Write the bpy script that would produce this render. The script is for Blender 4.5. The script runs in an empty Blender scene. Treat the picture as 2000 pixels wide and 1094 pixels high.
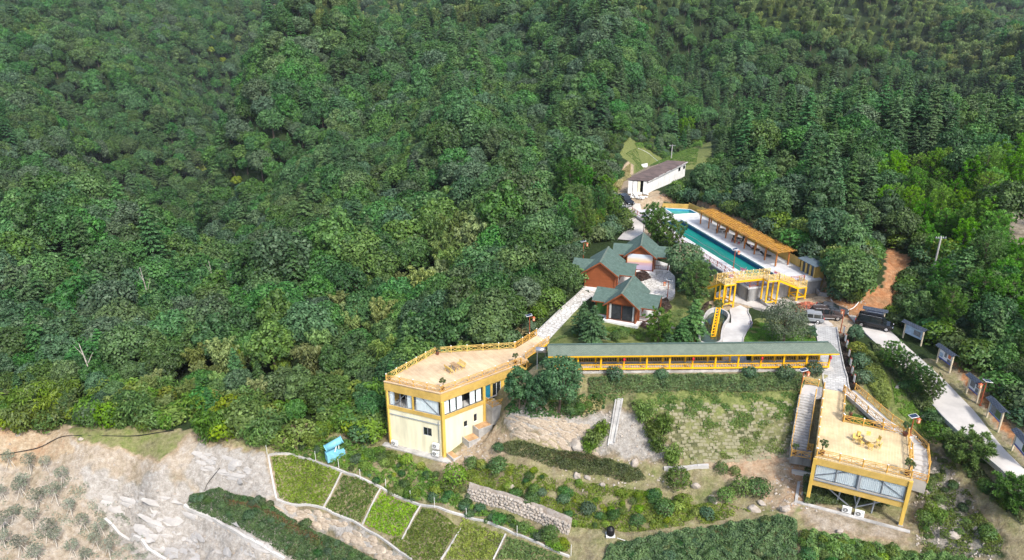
import bpy, bmesh, math, random
import numpy as np
from mathutils import Vector, Matrix

random.seed(7)
RNG = np.random.default_rng(7)
PI = math.pi
scene = bpy.context.scene
COL = scene.collection

# ------------------------------------------------------------------ camera
CAM_H, FPX, PITCH = 46.0, 1400.0, math.radians(22.0)
cam_data = bpy.data.cameras.new('camera')
cam_data.sensor_width = 36.0
cam_data.lens = FPX / 2000.0 * 36.0
cam_data.clip_start, cam_data.clip_end = 0.5, 6000.0
cam = bpy.data.objects.new('camera', cam_data)
COL.objects.link(cam)
cam.location = (0, 0, CAM_H)
cam.rotation_euler = (math.pi / 2 - PITCH, 0, 0)
scene.camera = cam

# ------------------------------------------------------------------ sky, sun, exposure
SUN_EL, SUN_AZ = math.radians(49), math.radians(151)      # azimuth clockwise from +Y (behind the camera, to its right)
world = bpy.data.worlds.new('World')
scene.world = world
world.use_nodes = True
wn = world.node_tree
bg = wn.nodes['Background']
sky = wn.nodes.new('ShaderNodeTexSky')
sky.sky_type = 'NISHITA'
sky.sun_disc = False
sky.sun_elevation = SUN_EL
sky.sun_rotation = SUN_AZ
sky.air_density, sky.dust_density, sky.ozone_density = 1.0, 3.0, 1.0
wn.links.new(sky.outputs[0], bg.inputs[0])
bg.inputs[1].default_value = 0.15
sun_data = bpy.data.lights.new('sun', 'SUN')
sun_data.energy = 2.3
sun_data.angle = math.radians(7.0)
sun_data.color = (1.0, 0.955, 0.89)
sun = bpy.data.objects.new('sun', sun_data)
COL.objects.link(sun)
sun.location = (60, -60, 140)
sd = Vector((math.sin(SUN_AZ) * math.cos(SUN_EL), math.cos(SUN_AZ) * math.cos(SUN_EL), math.sin(SUN_EL)))
sun.rotation_euler = (-sd).to_track_quat('-Z', 'Y').to_euler()
vs = scene.view_settings
vs.view_transform = 'Standard'
vs.look = 'None'
vs.gamma = 1.0
vs.use_curve_mapping = False
vs.exposure = 0.84
scene.cycles.max_bounces = 5
scene.cycles.volume_bounces = 0
scene.cycles.diffuse_bounces = 2
scene.cycles.glossy_bounces = 2
scene.cycles.transmission_bounces = 3
scene.cycles.transparent_max_bounces = 6
scene.cycles.caustics_reflective = False
scene.cycles.caustics_refractive = False

# ------------------------------------------------------------------ surveying helpers
CP, SP = math.cos(PITCH), math.sin(PITCH)
def at(px, py, z):
    """photograph point at a known height -> place on site"""
    u, v = (px - 1000.0) / FPX, -(py - 547.0) / FPX
    dy, dz = CP + v * SP, -SP + v * CP
    t = (z - CAM_H) / dz
    return Vector((u * t, dy * t, z))
def at_y(px, py, y):
    u, v = (px - 1000.0) / FPX, -(py - 547.0) / FPX
    dy, dz = CP + v * SP, -SP + v * CP
    t = y / dy
    return Vector((u * t, y, CAM_H + dz * t))
def proj(x, y, z):
    d = y * CP - (z - CAM_H) * SP
    return 1000 + FPX * x / d, 547 - FPX * (y * SP + (z - CAM_H) * CP) / d, d
def inpoly(x, y, poly):
    x = np.asarray(x, float); y = np.asarray(y, float)
    ins = np.zeros(np.broadcast(x, y).shape, bool)
    n = len(poly)
    for i in range(n):
        x0, y0 = poly[i][0], poly[i][1]
        x1, y1 = poly[(i + 1) % n][0], poly[(i + 1) % n][1]
        c = ((y0 > y) != (y1 > y)) & (x < (x1 - x0) * (y - y0) / ((y1 - y0) or 1e-9) + x0)
        ins ^= c
    return ins
def polydist(x, y, poly, closed=True):
    x = np.asarray(x, float); y = np.asarray(y, float)
    d = np.full(np.broadcast(x, y).shape, 1e9)
    n = len(poly)
    for i in range(n if closed else n - 1):
        x0, y0 = poly[i][0], poly[i][1]
        x1, y1 = poly[(i + 1) % n][0], poly[(i + 1) % n][1]
        ex, ey = x1 - x0, y1 - y0
        t = np.clip(((x - x0) * ex + (y - y0) * ey) / (ex * ex + ey * ey + 1e-9), 0, 1)
        d = np.minimum(d, np.hypot(x - x0 - t * ex, y - y0 - t * ey))
    return d

# ------------------------------------------------------------------ materials
MATS = {}
def node_mat(name):
    m = bpy.data.materials.new(name)
    m.use_nodes = True
    return m, m.node_tree.nodes, m.node_tree.links, m.node_tree.nodes['Principled BSDF']
def mat(name, col, rough=0.7, var=0.12, scale=1.5, metal=0.0, bump=0.0, bscale=20.0, col2=None, streak=None, spec=0.3):
    """plain paint / stone / soil with uneven colour and fine relief (object coordinates)"""
    if name in MATS: return MATS[name]
    m, N, L, P = node_mat(name)
    tc = N.new('ShaderNodeTexCoord')
    src = tc.outputs['Object']
    if streak:
        mp = N.new('ShaderNodeMapping'); mp.inputs['Scale'].default_value = streak
        L.new(src, mp.inputs[0]); src = mp.outputs[0]
    nz = N.new('ShaderNodeTexNoise'); nz.inputs['Scale'].default_value = scale; nz.inputs['Detail'].default_value = 5
    nz.inputs['Roughness'].default_value = 0.65
    L.new(src, nz.inputs['Vector'])
    rp = N.new('ShaderNodeValToRGB')
    c2 = col2 or tuple(c * (1 - 2 * var) for c in col)
    c1 = col if col2 else tuple(min(1, c * (1 + var)) for c in col)
    rp.color_ramp.elements[0].position, rp.color_ramp.elements[1].position = 0.32, 0.68
    rp.color_ramp.elements[0].color = (*c2, 1); rp.color_ramp.elements[1].color = (*c1, 1)
    L.new(nz.outputs['Fac'], rp.inputs[0]); L.new(rp.outputs[0], P.inputs['Base Color'])
    P.inputs['Roughness'].default_value = rough; P.inputs['Metallic'].default_value = metal
    P.inputs['Specular IOR Level'].default_value = spec
    if bump:
        n2 = N.new('ShaderNodeTexNoise'); n2.inputs['Scale'].default_value = bscale; n2.inputs['Detail'].default_value = 4
        L.new(tc.outputs['Object'], n2.inputs['Vector'])
        b = N.new('ShaderNodeBump'); b.inputs['Strength'].default_value = bump; b.inputs['Distance'].default_value = 0.05
        L.new(n2.outputs['Fac'], b.inputs['Height']); L.new(b.outputs[0], P.inputs['Normal'])
    MATS[name] = m
    return m
def mat_brick(name, c1, c2, cm, w, h, mortar=0.015, rot=0.0, rough=0.75, var=0.25, offset=0.5, plane='XY', bump=0.4, nscale=0.6):
    """courses (planks, pavers, shingles, boards): brick texture in metres, rotated on the surface"""
    if name in MATS: return MATS[name]
    m, N, L, P = node_mat(name)
    tc = N.new('ShaderNodeTexCoord'); mp = N.new('ShaderNodeMapping')
    if plane == 'Z':        # vertical walls: horizontal = x+y, vertical = z
        sx = N.new('ShaderNodeSeparateXYZ'); L.new(tc.outputs['Object'], sx.inputs[0])
        ad = N.new('ShaderNodeMath'); L.new(sx.outputs[0], ad.inputs[0]); L.new(sx.outputs[1], ad.inputs[1])
        cb = N.new('ShaderNodeCombineXYZ'); L.new(ad.outputs[0], cb.inputs[0]); L.new(sx.outputs[2], cb.inputs[1])
        L.new(cb.outputs[0], mp.inputs[0])
    else:
        L.new(tc.outputs['UV' if plane == 'UV' else 'Object'], mp.inputs[0])
        mp.inputs['Rotation'].default_value = (0, 0, rot)
    br = N.new('ShaderNodeTexBrick')
    br.offset = offset
    br.inputs['Scale'].default_value = 1.0
    br.inputs['Brick Width'].default_value = w; br.inputs['Row Height'].default_value = h
    br.inputs['Mortar Size'].default_value = mortar; br.inputs['Mortar Smooth'].default_value = 0.2
    br.inputs['Color1'].default_value = (*c1, 1); br.inputs['Color2'].default_value = (*c2, 1); br.inputs['Mortar'].default_value = (*cm, 1)
    L.new(mp.outputs[0], br.inputs[0])
    nz = N.new('ShaderNodeTexNoise'); nz.inputs['Scale'].default_value = nscale; nz.inputs['Detail'].default_value = 6
    nz.inputs['Roughness'].default_value = 0.7
    L.new(tc.outputs['Object'], nz.inputs['Vector'])
    mr = N.new('ShaderNodeMapRange'); mr.inputs[1].default_value = 0.3; mr.inputs[2].default_value = 0.7
    mr.inputs[3].default_value = 1 - var; mr.inputs[4].default_value = 1 + var * 0.4
    L.new(nz.outputs['Fac'], mr.inputs[0])
    mx = N.new('ShaderNodeMix'); mx.data_type = 'RGBA'; mx.blend_type = 'MULTIPLY'; mx.inputs[0].default_value = 1
    L.new(br.outputs['Color'], mx.inputs[6]); L.new(mr.outputs[0], mx.inputs[7])
    L.new(mx.outputs[2], P.inputs['Base Color'])
    P.inputs['Roughness'].default_value = rough; P.inputs['Specular IOR Level'].default_value = 0.25
    if bump:
        b = N.new('ShaderNodeBump'); b.inputs['Strength'].default_value = bump; b.inputs['Distance'].default_value = 0.02; b.invert = True
        L.new(br.outputs['Fac'], b.inputs['Height']); L.new(b.outputs[0], P.inputs['Normal'])
    MATS[name] = m
    return m
def mat_leaf(name, dark, light, trans=0.25, hue=0.03, val=0.35):
    """leaves: per-tree shade from the object's random number, per-clump shade from noise, light coming through"""
    if name in MATS: return MATS[name]
    m, N, L, P = node_mat(name)
    tc = N.new('ShaderNodeTexCoord'); oi = N.new('ShaderNodeObjectInfo')
    nz = N.new('ShaderNodeTexNoise'); nz.inputs['Scale'].default_value = 0.9; nz.inputs['Detail'].default_value = 3
    L.new(tc.outputs['Object'], nz.inputs['Vector'])
    rp = N.new('ShaderNodeValToRGB')
    rp.color_ramp.elements[0].position, rp.color_ramp.elements[1].position = 0.3, 0.72
    rp.color_ramp.elements[0].color = (*dark, 1); rp.color_ramp.elements[1].color = (*light, 1)
    L.new(nz.outputs['Fac'], rp.inputs[0])
    hs = N.new('ShaderNodeHueSaturation')
    mh = N.new('ShaderNodeMapRange'); mh.inputs[3].default_value = 0.5 - hue; mh.inputs[4].default_value = 0.5 + hue
    L.new(oi.outputs['Random'], mh.inputs[0]); L.new(mh.outputs[0], hs.inputs['Hue'])
    ml = N.new('ShaderNodeMath'); ml.operation = 'MULTIPLY'; ml.inputs[1].default_value = 17.31
    fr = N.new('ShaderNodeMath'); fr.operation = 'FRACT'
    mv = N.new('ShaderNodeMapRange'); mv.inputs[3].default_value = 1 - val; mv.inputs[4].default_value = 1 + val
    L.new(oi.outputs['Random'], ml.inputs[0]); L.new(ml.outputs[0], fr.inputs[0]); L.new(fr.outputs[0], mv.inputs[0])
    ge = N.new('ShaderNodeNewGeometry')                       # every leaf a little lighter or darker than the next
    mi_ = N.new('ShaderNodeMapRange'); mi_.inputs[3].default_value = 0.72; mi_.inputs[4].default_value = 1.3
    L.new(ge.outputs['Random Per Island'], mi_.inputs[0])
    mm = N.new('ShaderNodeMath'); mm.operation = 'MULTIPLY'; L.new(mv.outputs[0], mm.inputs[0]); L.new(mi_.outputs[0], mm.inputs[1])
    L.new(mm.outputs[0], hs.inputs['Value'])
    ml2 = N.new('ShaderNodeMath'); ml2.operation = 'MULTIPLY'; ml2.inputs[1].default_value = 91.7
    fr2 = N.new('ShaderNodeMath'); fr2.operation = 'FRACT'
    ms = N.new('ShaderNodeMapRange'); ms.inputs[3].default_value = 0.9; ms.inputs[4].default_value = 1.18
    L.new(oi.outputs['Random'], ml2.inputs[0]); L.new(ml2.outputs[0], fr2.inputs[0]); L.new(fr2.outputs[0], ms.inputs[0])
    L.new(ms.outputs[0], hs.inputs['Saturation'])
    L.new(rp.outputs[0], hs.inputs['Color'])
    df = N.new('ShaderNodeBsdfDiffuse'); tl = N.new('ShaderNodeBsdfTranslucent'); mix = N.new('ShaderNodeMixShader')
    gl = N.new('ShaderNodeBsdfGlossy'); gl.inputs['Roughness'].default_value = 0.55; gl.inputs['Color'].default_value = (0.7, 0.75, 0.75, 1)
    mix2 = N.new('ShaderNodeMixShader'); mix2.inputs[0].default_value = 0.03
    L.new(hs.outputs[0], df.inputs[0]); L.new(hs.outputs[0], tl.inputs[0])
    mix.inputs[0].default_value = trans
    L.new(df.outputs[0], mix.inputs[1]); L.new(tl.outputs[0], mix.inputs[2])
    L.new(mix.outputs[0], mix2.inputs[1]); L.new(gl.outputs[0], mix2.inputs[2])
    L.new(mix2.outputs[0], N['Material Output'].inputs['Surface'])
    N.remove(P)
    MATS[name] = m
    return m

# ------------------------------------------------------------------ mesh builder
class MB:
    def __init__(s): s.v = []; s.f = []; s.m = []; s.uv = None
    def add(s, vs_, fs, mi=0):
        o = len(s.v)
        s.v.extend([tuple(q) for q in vs_])
        for f in fs: s.f.append(tuple(i + o for i in f)); s.m.append(mi)
        return s
    def box(s, c, size, rz=0.0, mi=0):
        hx, hy, hz = size[0] / 2, size[1] / 2, size[2] / 2
        ca, sa = math.cos(rz), math.sin(rz)
        p = []
        for z in (-hz, hz):
            for x, y in ((-hx, -hy), (hx, -hy), (hx, hy), (-hx, hy)):
                p.append((c[0] + x * ca - y * sa, c[1] + x * sa + y * ca, c[2] + z))
        return s.add(p, [(3, 2, 1, 0), (4, 5, 6, 7), (0, 1, 5, 4), (1, 2, 6, 5), (2, 3, 7, 6), (3, 0, 4, 7)], mi)
    def beam(s, a, b, w, h, mi=0, up=(0, 0, 1)):
        a, b = Vector(a), Vector(b)
        d = (b - a).normalized()
        u = Vector(up)
        if abs(d.dot(u)) > 0.98: u = Vector((0, 1, 0))
        r = d.cross(u).normalized(); u = r.cross(d)
        p = []
        for q in (a, b):
            for x, y in ((-1, -1), (1, -1), (1, 1), (-1, 1)):
                p.append(q + r * (x * w / 2) + u * (y * h / 2))
        return s.add(p, [(0, 1, 2, 3), (7, 6, 5, 4), (0, 4, 5, 1), (1, 5, 6, 2), (2, 6, 7, 3), (3, 7, 4, 0)], mi)
    def tube(s, a, b, r0, r1=None, n=8, mi=0, caps=True):
        a, b = Vector(a), Vector(b); r1 = r0 if r1 is None else r1
        d = (b - a).normalized()
        u = Vector((0, 0, 1)) if abs(d.z) < 0.9 else Vector((1, 0, 0))
        r = d.cross(u).normalized(); u = r.cross(d)
        p = []
        for q, rr in ((a, r0), (b, r1)):
            for k in range(n):
                t = 2 * PI * k / n
                p.append(q + r * (math.cos(t) * rr) + u * (math.sin(t) * rr))
        f = [(k, (k + 1) % n, n + (k + 1) % n, n + k) for k in range(n)]
        if caps: f += [tuple(range(n - 1, -1, -1)), tuple(range(n, 2 * n))]
        return s.add(p, f, mi)
    def path(s, pts, r, n=6, mi=0):
        for a, b in zip(pts[:-1], pts[1:]): s.tube(a, b, r, r, n, mi)
        return s
    def prism(s, poly, z0, z1, mi=0, mtop=None):
        """vertical prism over a plan polygon; z may be numbers or per-corner lists"""
        n = len(poly)
        a = sum(poly[i][0] * poly[(i + 1) % n][1] - poly[(i + 1) % n][0] * poly[i][1] for i in range(n))
        pl = list(poly) if a > 0 else list(poly)[::-1]
        zz0 = [z0] * n if not hasattr(z0, '__len__') else (list(z0) if a > 0 else list(z0)[::-1])
        zz1 = [z1] * n if not hasattr(z1, '__len__') else (list(z1) if a > 0 else list(z1)[::-1])
        p = [(q[0], q[1], z) for q, z in zip(pl, zz0)] + [(q[0], q[1], z) for q, z in zip(pl, zz1)]
        s.add(p, [tuple(range(n - 1, -1, -1))] + [(k, (k + 1) % n, n + (k + 1) % n, n + k) for k in range(n)], mi)
        o = len(s.v)
        s.v.extend(p[n:]); s.f.append(tuple(range(o, o + n))); s.m.append(mi if mtop is None else mtop)
        return s
    def quad(s, a, b, c, d, mi=0): return s.add([a, b, c, d], [(0, 1, 2, 3)], mi)
    def slab(s, a, b, c, d, t, mi=0):
        """thick sheet: quad a b c d with its under side t below"""
        n = (Vector(b) - Vector(a)).cross(Vector(d) - Vector(a)).normalized() * t
        p = [Vector(q) for q in (a, b, c, d)]; q = [x - n for x in p]
        return s.add(p + q, [(0, 1, 2, 3), (7, 6, 5, 4), (0, 4, 5, 1), (1, 5, 6, 2), (2, 6, 7, 3), (3, 7, 4, 0)], mi)
    def lathe(s, c, prof, n=12, mi=0):
        p = []; k = len(prof)
        for r, z in prof:
            for i in range(n):
                t = 2 * PI * i / n
                p.append((c[0] + r * math.cos(t), c[1] + r * math.sin(t), c[2] + z))
        f = []
        for j in range(k - 1):
            for i in range(n): f.append((j * n + i, j * n + (i + 1) % n, (j + 1) * n + (i + 1) % n, (j + 1) * n + i))
        f += [tuple(range(n - 1, -1, -1)), tuple(range((k - 1) * n, k * n))]
        return s.add(p, f, mi)
    def arrays(s, V, F, mi=0):
        o = len(s.v)
        s.v.extend(map(tuple, V)); s.f.extend([tuple(int(i) + o for i in f) for f in F]); s.m.extend([mi] * len(F))
        return s
    def mesh(s, name, mats, smooth=False, off=(0, 0, 0)):
        me = bpy.data.meshes.new(name)
        V = np.array(s.v, float).reshape(-1, 3) - np.array(off)
        me.from_pydata(V.tolist(), [], s.f)
        for q in (mats if isinstance(mats, (list, tuple)) else [mats]): me.materials.append(q)
        me.polygons.foreach_set('material_index', s.m)
        if smooth: me.polygons.foreach_set('use_smooth', [True] * len(me.polygons))
        me.update()
        return me
    def build(s, name, mats, parent=None, smooth=False, local=False, **tags):
        off = (0, 0, 0)
        if not local:
            if parent is not None: off = root_of(parent).location
            elif s.v and tags.pop('base', True):
                V = np.array(s.v); lo, hi = V.min(0), V.max(0)
                off = ((lo[0] + hi[0]) / 2, (lo[1] + hi[1]) / 2, lo[2])
        tags.pop('base', None)
        o = bpy.data.objects.new(name, s.mesh(name, mats, smooth, off))
        COL.objects.link(o)
        if parent is not None: o.parent = parent
        elif not local: o.location = off
        if tags: tag(o, **tags)
        return o
def root_of(o):
    while o.parent is not None: o = o.parent
    return o
def tag(o, label=None, cat=None, group=None, kind=None):
    if label: o['label'] = label
    if cat: o['category'] = cat
    if group: o['group'] = group
    if kind: o['kind'] = kind
    return o
def thing(name, label, cat, loc=(0, 0, 0), group=None):
    o = bpy.data.objects.new(name, None)
    o.empty_display_size = 0.3
    COL.objects.link(o)
    o.location = loc
    return tag(o, label, cat, group)
def copy_tree(o, parent=None):
    c = o.copy(); COL.objects.link(c)
    if parent is not None: c.parent = parent
    for ch in list(o.children): copy_tree(ch, c)
    return c
def place(o, loc, rz=0.0, sc=1.0, label=None, group=None):
    o.location = loc
    o.rotation_euler = (0, 0, rz)
    o.scale = (sc, sc, sc) if not hasattr(sc, '__len__') else sc
    if label: o['label'] = label
    if group: o['group'] = group
    return o
# ------------------------------------------------------------------ site frames
PO, PA, PB = Vector((42.5, 109.8)), Vector((-0.279, 0.960)), Vector((0.960, 0.279))      # swimming pool: origin, along, across
def PP(al, la, z=0.0):
    q = PO + PA * al + PB * la
    return Vector((q.x, q.y, z))
RO, RU, RV = Vector((32.8, 64.8)), Vector((0.905, -0.426)), Vector((0.42, 0.907))         # deck house on stilts: origin, along its front, to the back
def RP(u, v, z=0.0):
    q = RO + RU * u + RV * v
    return Vector((q.x, q.y, z))
LD = -1.5                                                                                 # roof deck level of the cream house
LA, LB, LC, LDD, LE = Vector((-9.1, 79.0)), Vector((-16.8, 82.1)), Vector((-11.0, 90.0)), Vector((0.5, 91.5)), Vector((2.5, 87.7))

# ------------------------------------------------------------------ terrain heights from a survey of spot levels
SPOT = """1075 740 -.1;1200 740 -.1;1350 736 -.1;1500 730 -.1;1600 726 -.1;1100 660 .3;1250 650 .5;1450 650 .4;1560 650 .5;1620 680 .2;1625 740 -.6
1215 632 .9;1280 590 1.2;1140 600 1;1250 520 1.8;1160 570 1.4;1320 560 1.5;1430 600 .6;1480 590 .7;1610 630 .8;1600 585 1.1;1680 600 1;1380 600 .8;1340 650 .5;1340 600 1.1
1260 450 2.4;1240 420 3;1230 390 3.8;1245 372 4.4;1290 300 6.5;1260 285 7;1340 300 7;1220 330 5.2;1337 330 5.4
1480 430 5.6;1400 395 5.2;1330 385 5.2;1580 480 5.4;1640 520 4.4;1660 560 2.4;1740 500 5.5;1700 590 1.6
1700 640 .8;1760 695 .4;1850 775 -.2;1900 830 -.6;1970 930 -1.2;1820 670 .6;1900 760 0;1980 850 -.6
1700 720 0;1750 780 -.8;1690 770 -.8;1820 805 -.9;1850 900 -3.2;1900 990 -5.4;1800 1060 -7.2;1970 1060 -5;1840 840 -1.6;1790 960 -4.6
1200 765 -1;1350 765 -1;1500 760 -1;1450 830 -3.6;1300 830 -3.6;1450 903 -6;1540 860 -4.6;1250 900 -7;1200 780 -2
1577 1002 -6.6;1750 1047 -6.6;1650 1030 -6.7;1500 920 -6.3;1550 960 -6.5;1680 950 -5.4;1640 880 -3.4
1000 790 -3.2;1060 800 -3;1120 790 -2.6;1100 760 -1.2;1040 750 -1.6
1080 872 -7.6;980 845 -7.4;1150 885 -7.8;960 870 -9;950 900 -10.2;900 905 -11.2;1000 905 -9.2;1100 920 -8.8;1250 925 -7.9;1330 930 -7.4
1000 960 -10.6;1100 1000 -10.7;1200 1000 -9.7;1300 965 -8.7;1400 990 -8.2;1200 1045 -10.4;1400 1050 -9.2;1560 1060 -7.9;1300 1080 -10;1050 980 -10.8
866 893 -11.2;766 857 -11.2;700 855 -11.6;820 900 -11.7
530 888 -12.6;620 905 -12.5;700 932 -12.3;850 997 -12.1;1000 1042 -11.8;1110 1085 -11.5;1050 1040 -11.2
540 972 -16;650 995 -16.3;770 1050 -16.5;840 1094 -16.6;560 985 -18.6;650 1040 -19;450 990 -18.9;550 1050 -19.3;700 1094 -19.3;370 985 -19.6;500 1060 -20;330 1010 -21.4;400 1070 -22.4;250 1040 -23.4
400 870 -12.8;470 890 -13.2;520 960 -15.4;430 930 -15.4;360 950 -17.2;240 850 -12.8;140 845 -12.9;340 860 -12.8;300 905 -13;180 868 -13
170 905 -15.6;60 880 -15.4;290 935 -16.4;20 855 -13.2;100 950 -18.2;100 1050 -21.6;20 930 -17.6;200 1080 -23.2;250 960 -19
0 838 -12.6;200 828 -12.6;400 845 -12.2;560 850 -12;700 840 -11.6;745 805 -10.4
600 760 -13;400 780 -14;200 770 -14;0 770 -14;800 700 -11.5;740 740 -12.5;900 640 -8;850 560 -12;1000 560 -4;1050 500 -2;1100 440 0;1150 380 3.6;1050 640 -1;1060 600 -.4;1100 560 .8;1120 480 1.6"""
FAR = """600 640 118;400 640 138;300 500 195;100 600 155;450 400 265;540 90 800;700 480 165;800 420 170
100 200 460;0 0 640;250 50 720;450 20 860;0 400 260;150 420 262;-200 300 290;-200 600 140
700 300 262;600 150 372;568 98 425;800 100 405;1000 0 530;900 250 250;1000 350 200;1100 200 290;1200 100 385;1300 200 275;1250 240 238;900 380 200;1400 230 225;1150 300 195
450 190 350;350 300 292;290 350 272;470 130 700;400 150 640;300 230 520;230 300 430;180 120 600
1500 250 202;1500 350 165;1450 388 150;1700 300 166;1700 450 128;1750 170 232;1900 175 228;1950 300 152;1950 450 114;1980 600 91;1800 600 99;1750 530 112;1960 690 80;2200 300 150;2200 600 90;2200 150 230
1500 180 372;1700 110 510;1950 110 530;1990 30 880;1700 0 670;1400 100 450;1300 0 540;1600 50 585;1900 30 800"""
pts = []
for row in SPOT.replace('\n', ';').split(';'):
    a = [float(t) for t in row.split()]
    pts.append(tuple(at(*a)))
for row in FAR.replace('\n', ';').split(';'):
    a = [float(t) for t in row.split()]
    pts.append(tuple(at_y(*a) - Vector((0, 0, 3))))
pts += [(-700, 1150, 130), (0, 1050, 130), (500, 1200, 130), (1100, 1250, 120), (-1000, 1100, 120), (-800, 600, 50), (1000, 600, 70), (700, 300, 50), (-500, 250, -5),
        (0, 30, -17), (-60, 40, -36), (60, 35, -14), (0, 0, -26), (-100, 0, -45), (100, 0, -20), (140, 70, 4), (-140, 80, -20), (0, -60, -40), (-200, -60, -60), (200, -60, -25),
        (-900, 1500, 190), (0, 1500, 190), (900, 1500, 190), (1600, 900, 120), (-1600, 900, 120)]
CPT = np.array(pts)
def _phi(r2): return np.sqrt(r2 + 3.0 ** 2)
_n = len(CPT)
_A = np.zeros((_n + 3, _n + 3))
_dx = CPT[:, None, :2] - CPT[None, :, :2]
_A[:_n, :_n] = _phi((_dx ** 2).sum(-1)) - np.eye(_n) * 0.6
_A[:_n, _n] = 1; _A[:_n, _n + 1:] = CPT[:, :2] / 100; _A[_n, :_n] = 1; _A[_n + 1:, :_n] = CPT[:, :2].T / 100
_W = np.linalg.solve(_A, np.concatenate([CPT[:, 2], np.zeros(3)]))

# gullies and spurs of the wooded hills: (line on plan, depth, half width); negative depth raises a spur
CARVE = []
def _carve(x, y, z):
    for line, dep, wid in CARVE:
        lo = np.min(line, 0) - 3 * wid; hi = np.max(line, 0) + 3 * wid
        k = np.nonzero((x > lo[0]) & (x < hi[0]) & (y > lo[1]) & (y < hi[1]))[0]
        if len(k): z[k] -= dep * np.exp(-(polydist(x[k], y[k], line, False) / wid) ** 2)
    f = np.clip((y - 190) / 120, 0, 1)
    z += f * (5.5 * np.sin(x / 31 + 1.9 * np.sin(y / 83 + .4)) * np.sin(y / 57 + 1.2 * np.sin(x / 47)) + 2.5 * np.sin(x / 13 + y / 29))
    return z
PADS = []      # (plan polygon, level function of x y, blend width)
_pool_lv = lambda x, y: np.clip(0.8 + (((x - PO.x) * PA.x + (y - PO.y) * PA.y) + 5) * 0.03, 0.8, 2.2)
PADS.append(([PP(-6.4, -8.0), PP(-6.4, 6.0), PP(41, 6.0), PP(41, -8.0)], _pool_lv, 1.2))
PADS.append(([RP(-0.6, -1.1), RP(10.0, -1.1), RP(10.0, 2.6), RP(-0.6, 2.6)], lambda x, y: x * 0 - 6.65, 2.6))
PADS.append(([(-9.2, 77.6), (-18, 81.2), (-16.6, 85.0), (-7.6, 80.4)], lambda x, y: x * 0 - 11.3, 1.6))
PADS.append(([(4.4, 80.9), (42.5, 81.3), (42.5, 85.2), (4.4, 85.2)], lambda x, y: x * 0 - 0.05, 0.8))
PADS.append(([(-9.1, 79.0), (-3.0, 83.6), (-1.6, 81.8), (-7.8, 77.2)], lambda x, y: -11.25 + np.clip((x + 9.1) * .8 + (y - 79.0) * .6, 0, 7.6) * .36, 1.0))
POND = [at(*q, 0.4) for q in ((1378, 615), (1392, 605), (1410, 608), (1422, 615), (1424, 625), (1414, 637), (1409, 655), (1409, 675), (1366, 675), (1365, 660), (1370, 640))]
PADS.append((POND, lambda x, y: x * 0 - 0.7, 0.5))
def _lumps(x, y):
    """small unevenness of raw ground, fading out on made ground"""
    a = np.sin(x * 0.71 + 1.3 * np.sin(y * 0.33)) * np.sin(y * 0.63 + 1.7 * np.sin(x * 0.29))
    b = np.sin(x * 1.9 + 2.1 * np.sin(y * 0.9)) * np.sin(y * 1.7 + 1.9 * np.sin(x * 1.1))
    return 0.16 * a + 0.09 * b
def tz(x, y):
    x = np.atleast_1d(np.asarray(x, float)); y = np.atleast_1d(np.asarray(y, float))
    sh = x.shape
    x = x.ravel(); y = y.ravel()
    z = np.empty(len(x))
    for i in range(0, len(x), 20000):
        xs, ys = x[i:i + 20000], y[i:i + 20000]
        r2 = (xs[:, None] - CPT[None, :, 0]) ** 2 + (ys[:, None] - CPT[None, :, 1]) ** 2
        z[i:i + 20000] = _phi(r2) @ _W[:_n] + _W[_n] + (xs * _W[_n + 1] + ys * _W[_n + 2]) / 100
    z += _lumps(x, y) * np.clip((-0.9 - z) / 1.2, 0, 1) * np.clip((120 - y) / 20, 0, 1)
    z = _carve(x, y, z)
    for poly, lv, bw in PADS:
        lo = np.min([[q[0], q[1]] for q in poly], 0) - bw; hi = np.max([[q[0], q[1]] for q in poly], 0) + bw
        k = np.nonzero((x > lo[0]) & (x < hi[0]) & (y > lo[1]) & (y < hi[1]))[0]
        if len(k) == 0: continue
        ins = inpoly(x[k], y[k], poly)
        w = np.where(ins, 1.0, np.clip(1 - polydist(x[k], y[k], poly) / bw, 0, 1))
        w = w * w * (3 - 2 * w)
        z[k] = z[k] * (1 - w) + lv(x[k], y[k]) * w
    if QUARRY is not None: z = _steps(x, y, z)
    return z.reshape(sh)
QUARRY = None
def _steps(x, y, z):
    """hewn benches of the quarry slope"""
    k = np.nonzero((x > QLO[0]) & (x < QHI[0]) & (y > QLO[1]) & (y < QHI[1]))[0]
    if not len(k): return z
    w = np.where(inpoly(x[k], y[k], QUARRY), np.clip(polydist(x[k], y[k], QUARRY) / 1.5, 0, 1), 0)
    h = 1.7
    t = z[k] / h + .22 * np.sin(x[k] * .6 + 1.3 * np.sin(y[k] * .9)) + .1 * np.sin(x[k] * 2.3 + y[k] * 1.7)
    f = t - np.floor(t); s_ = np.clip((f - .68) / .26, 0, 1); s_ = s_ * s_ * (3 - 2 * s_)
    z[k] += w * h * (s_ * .95 + f * .05 - f)
    return z
def tz1(x, y): return float(tz([x], [y])[0])
_T = None
def ground_many(P):
    """where the sight lines through photograph points meet the terrain"""
    ys = np.concatenate([np.linspace(38, 180, 360), np.geomspace(180.5, 1100, 260)])
    out = []
    for px, py in P:
        u, v = (px - 1000.0) / FPX, -(py - 547.0) / FPX
        dy, dz = CP + v * SP, -SP + v * CP
        t = ys / dy
        h = CAM_H + dz * t - tz(u * t, ys)
        k = np.nonzero(h < 0)[0]
        if len(k) == 0: out.append(Vector((u * t[-1], ys[-1], float(tz1(u * t[-1], ys[-1]))))); continue
        k = k[0]
        if k == 0: tt = t[0]
        else:
            f = h[k - 1] / (h[k - 1] - h[k]); tt = t[k - 1] + (t[k] - t[k - 1]) * f
        out.append(Vector((u * tt, dy * tt, CAM_H + dz * tt)))
    return out
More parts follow.
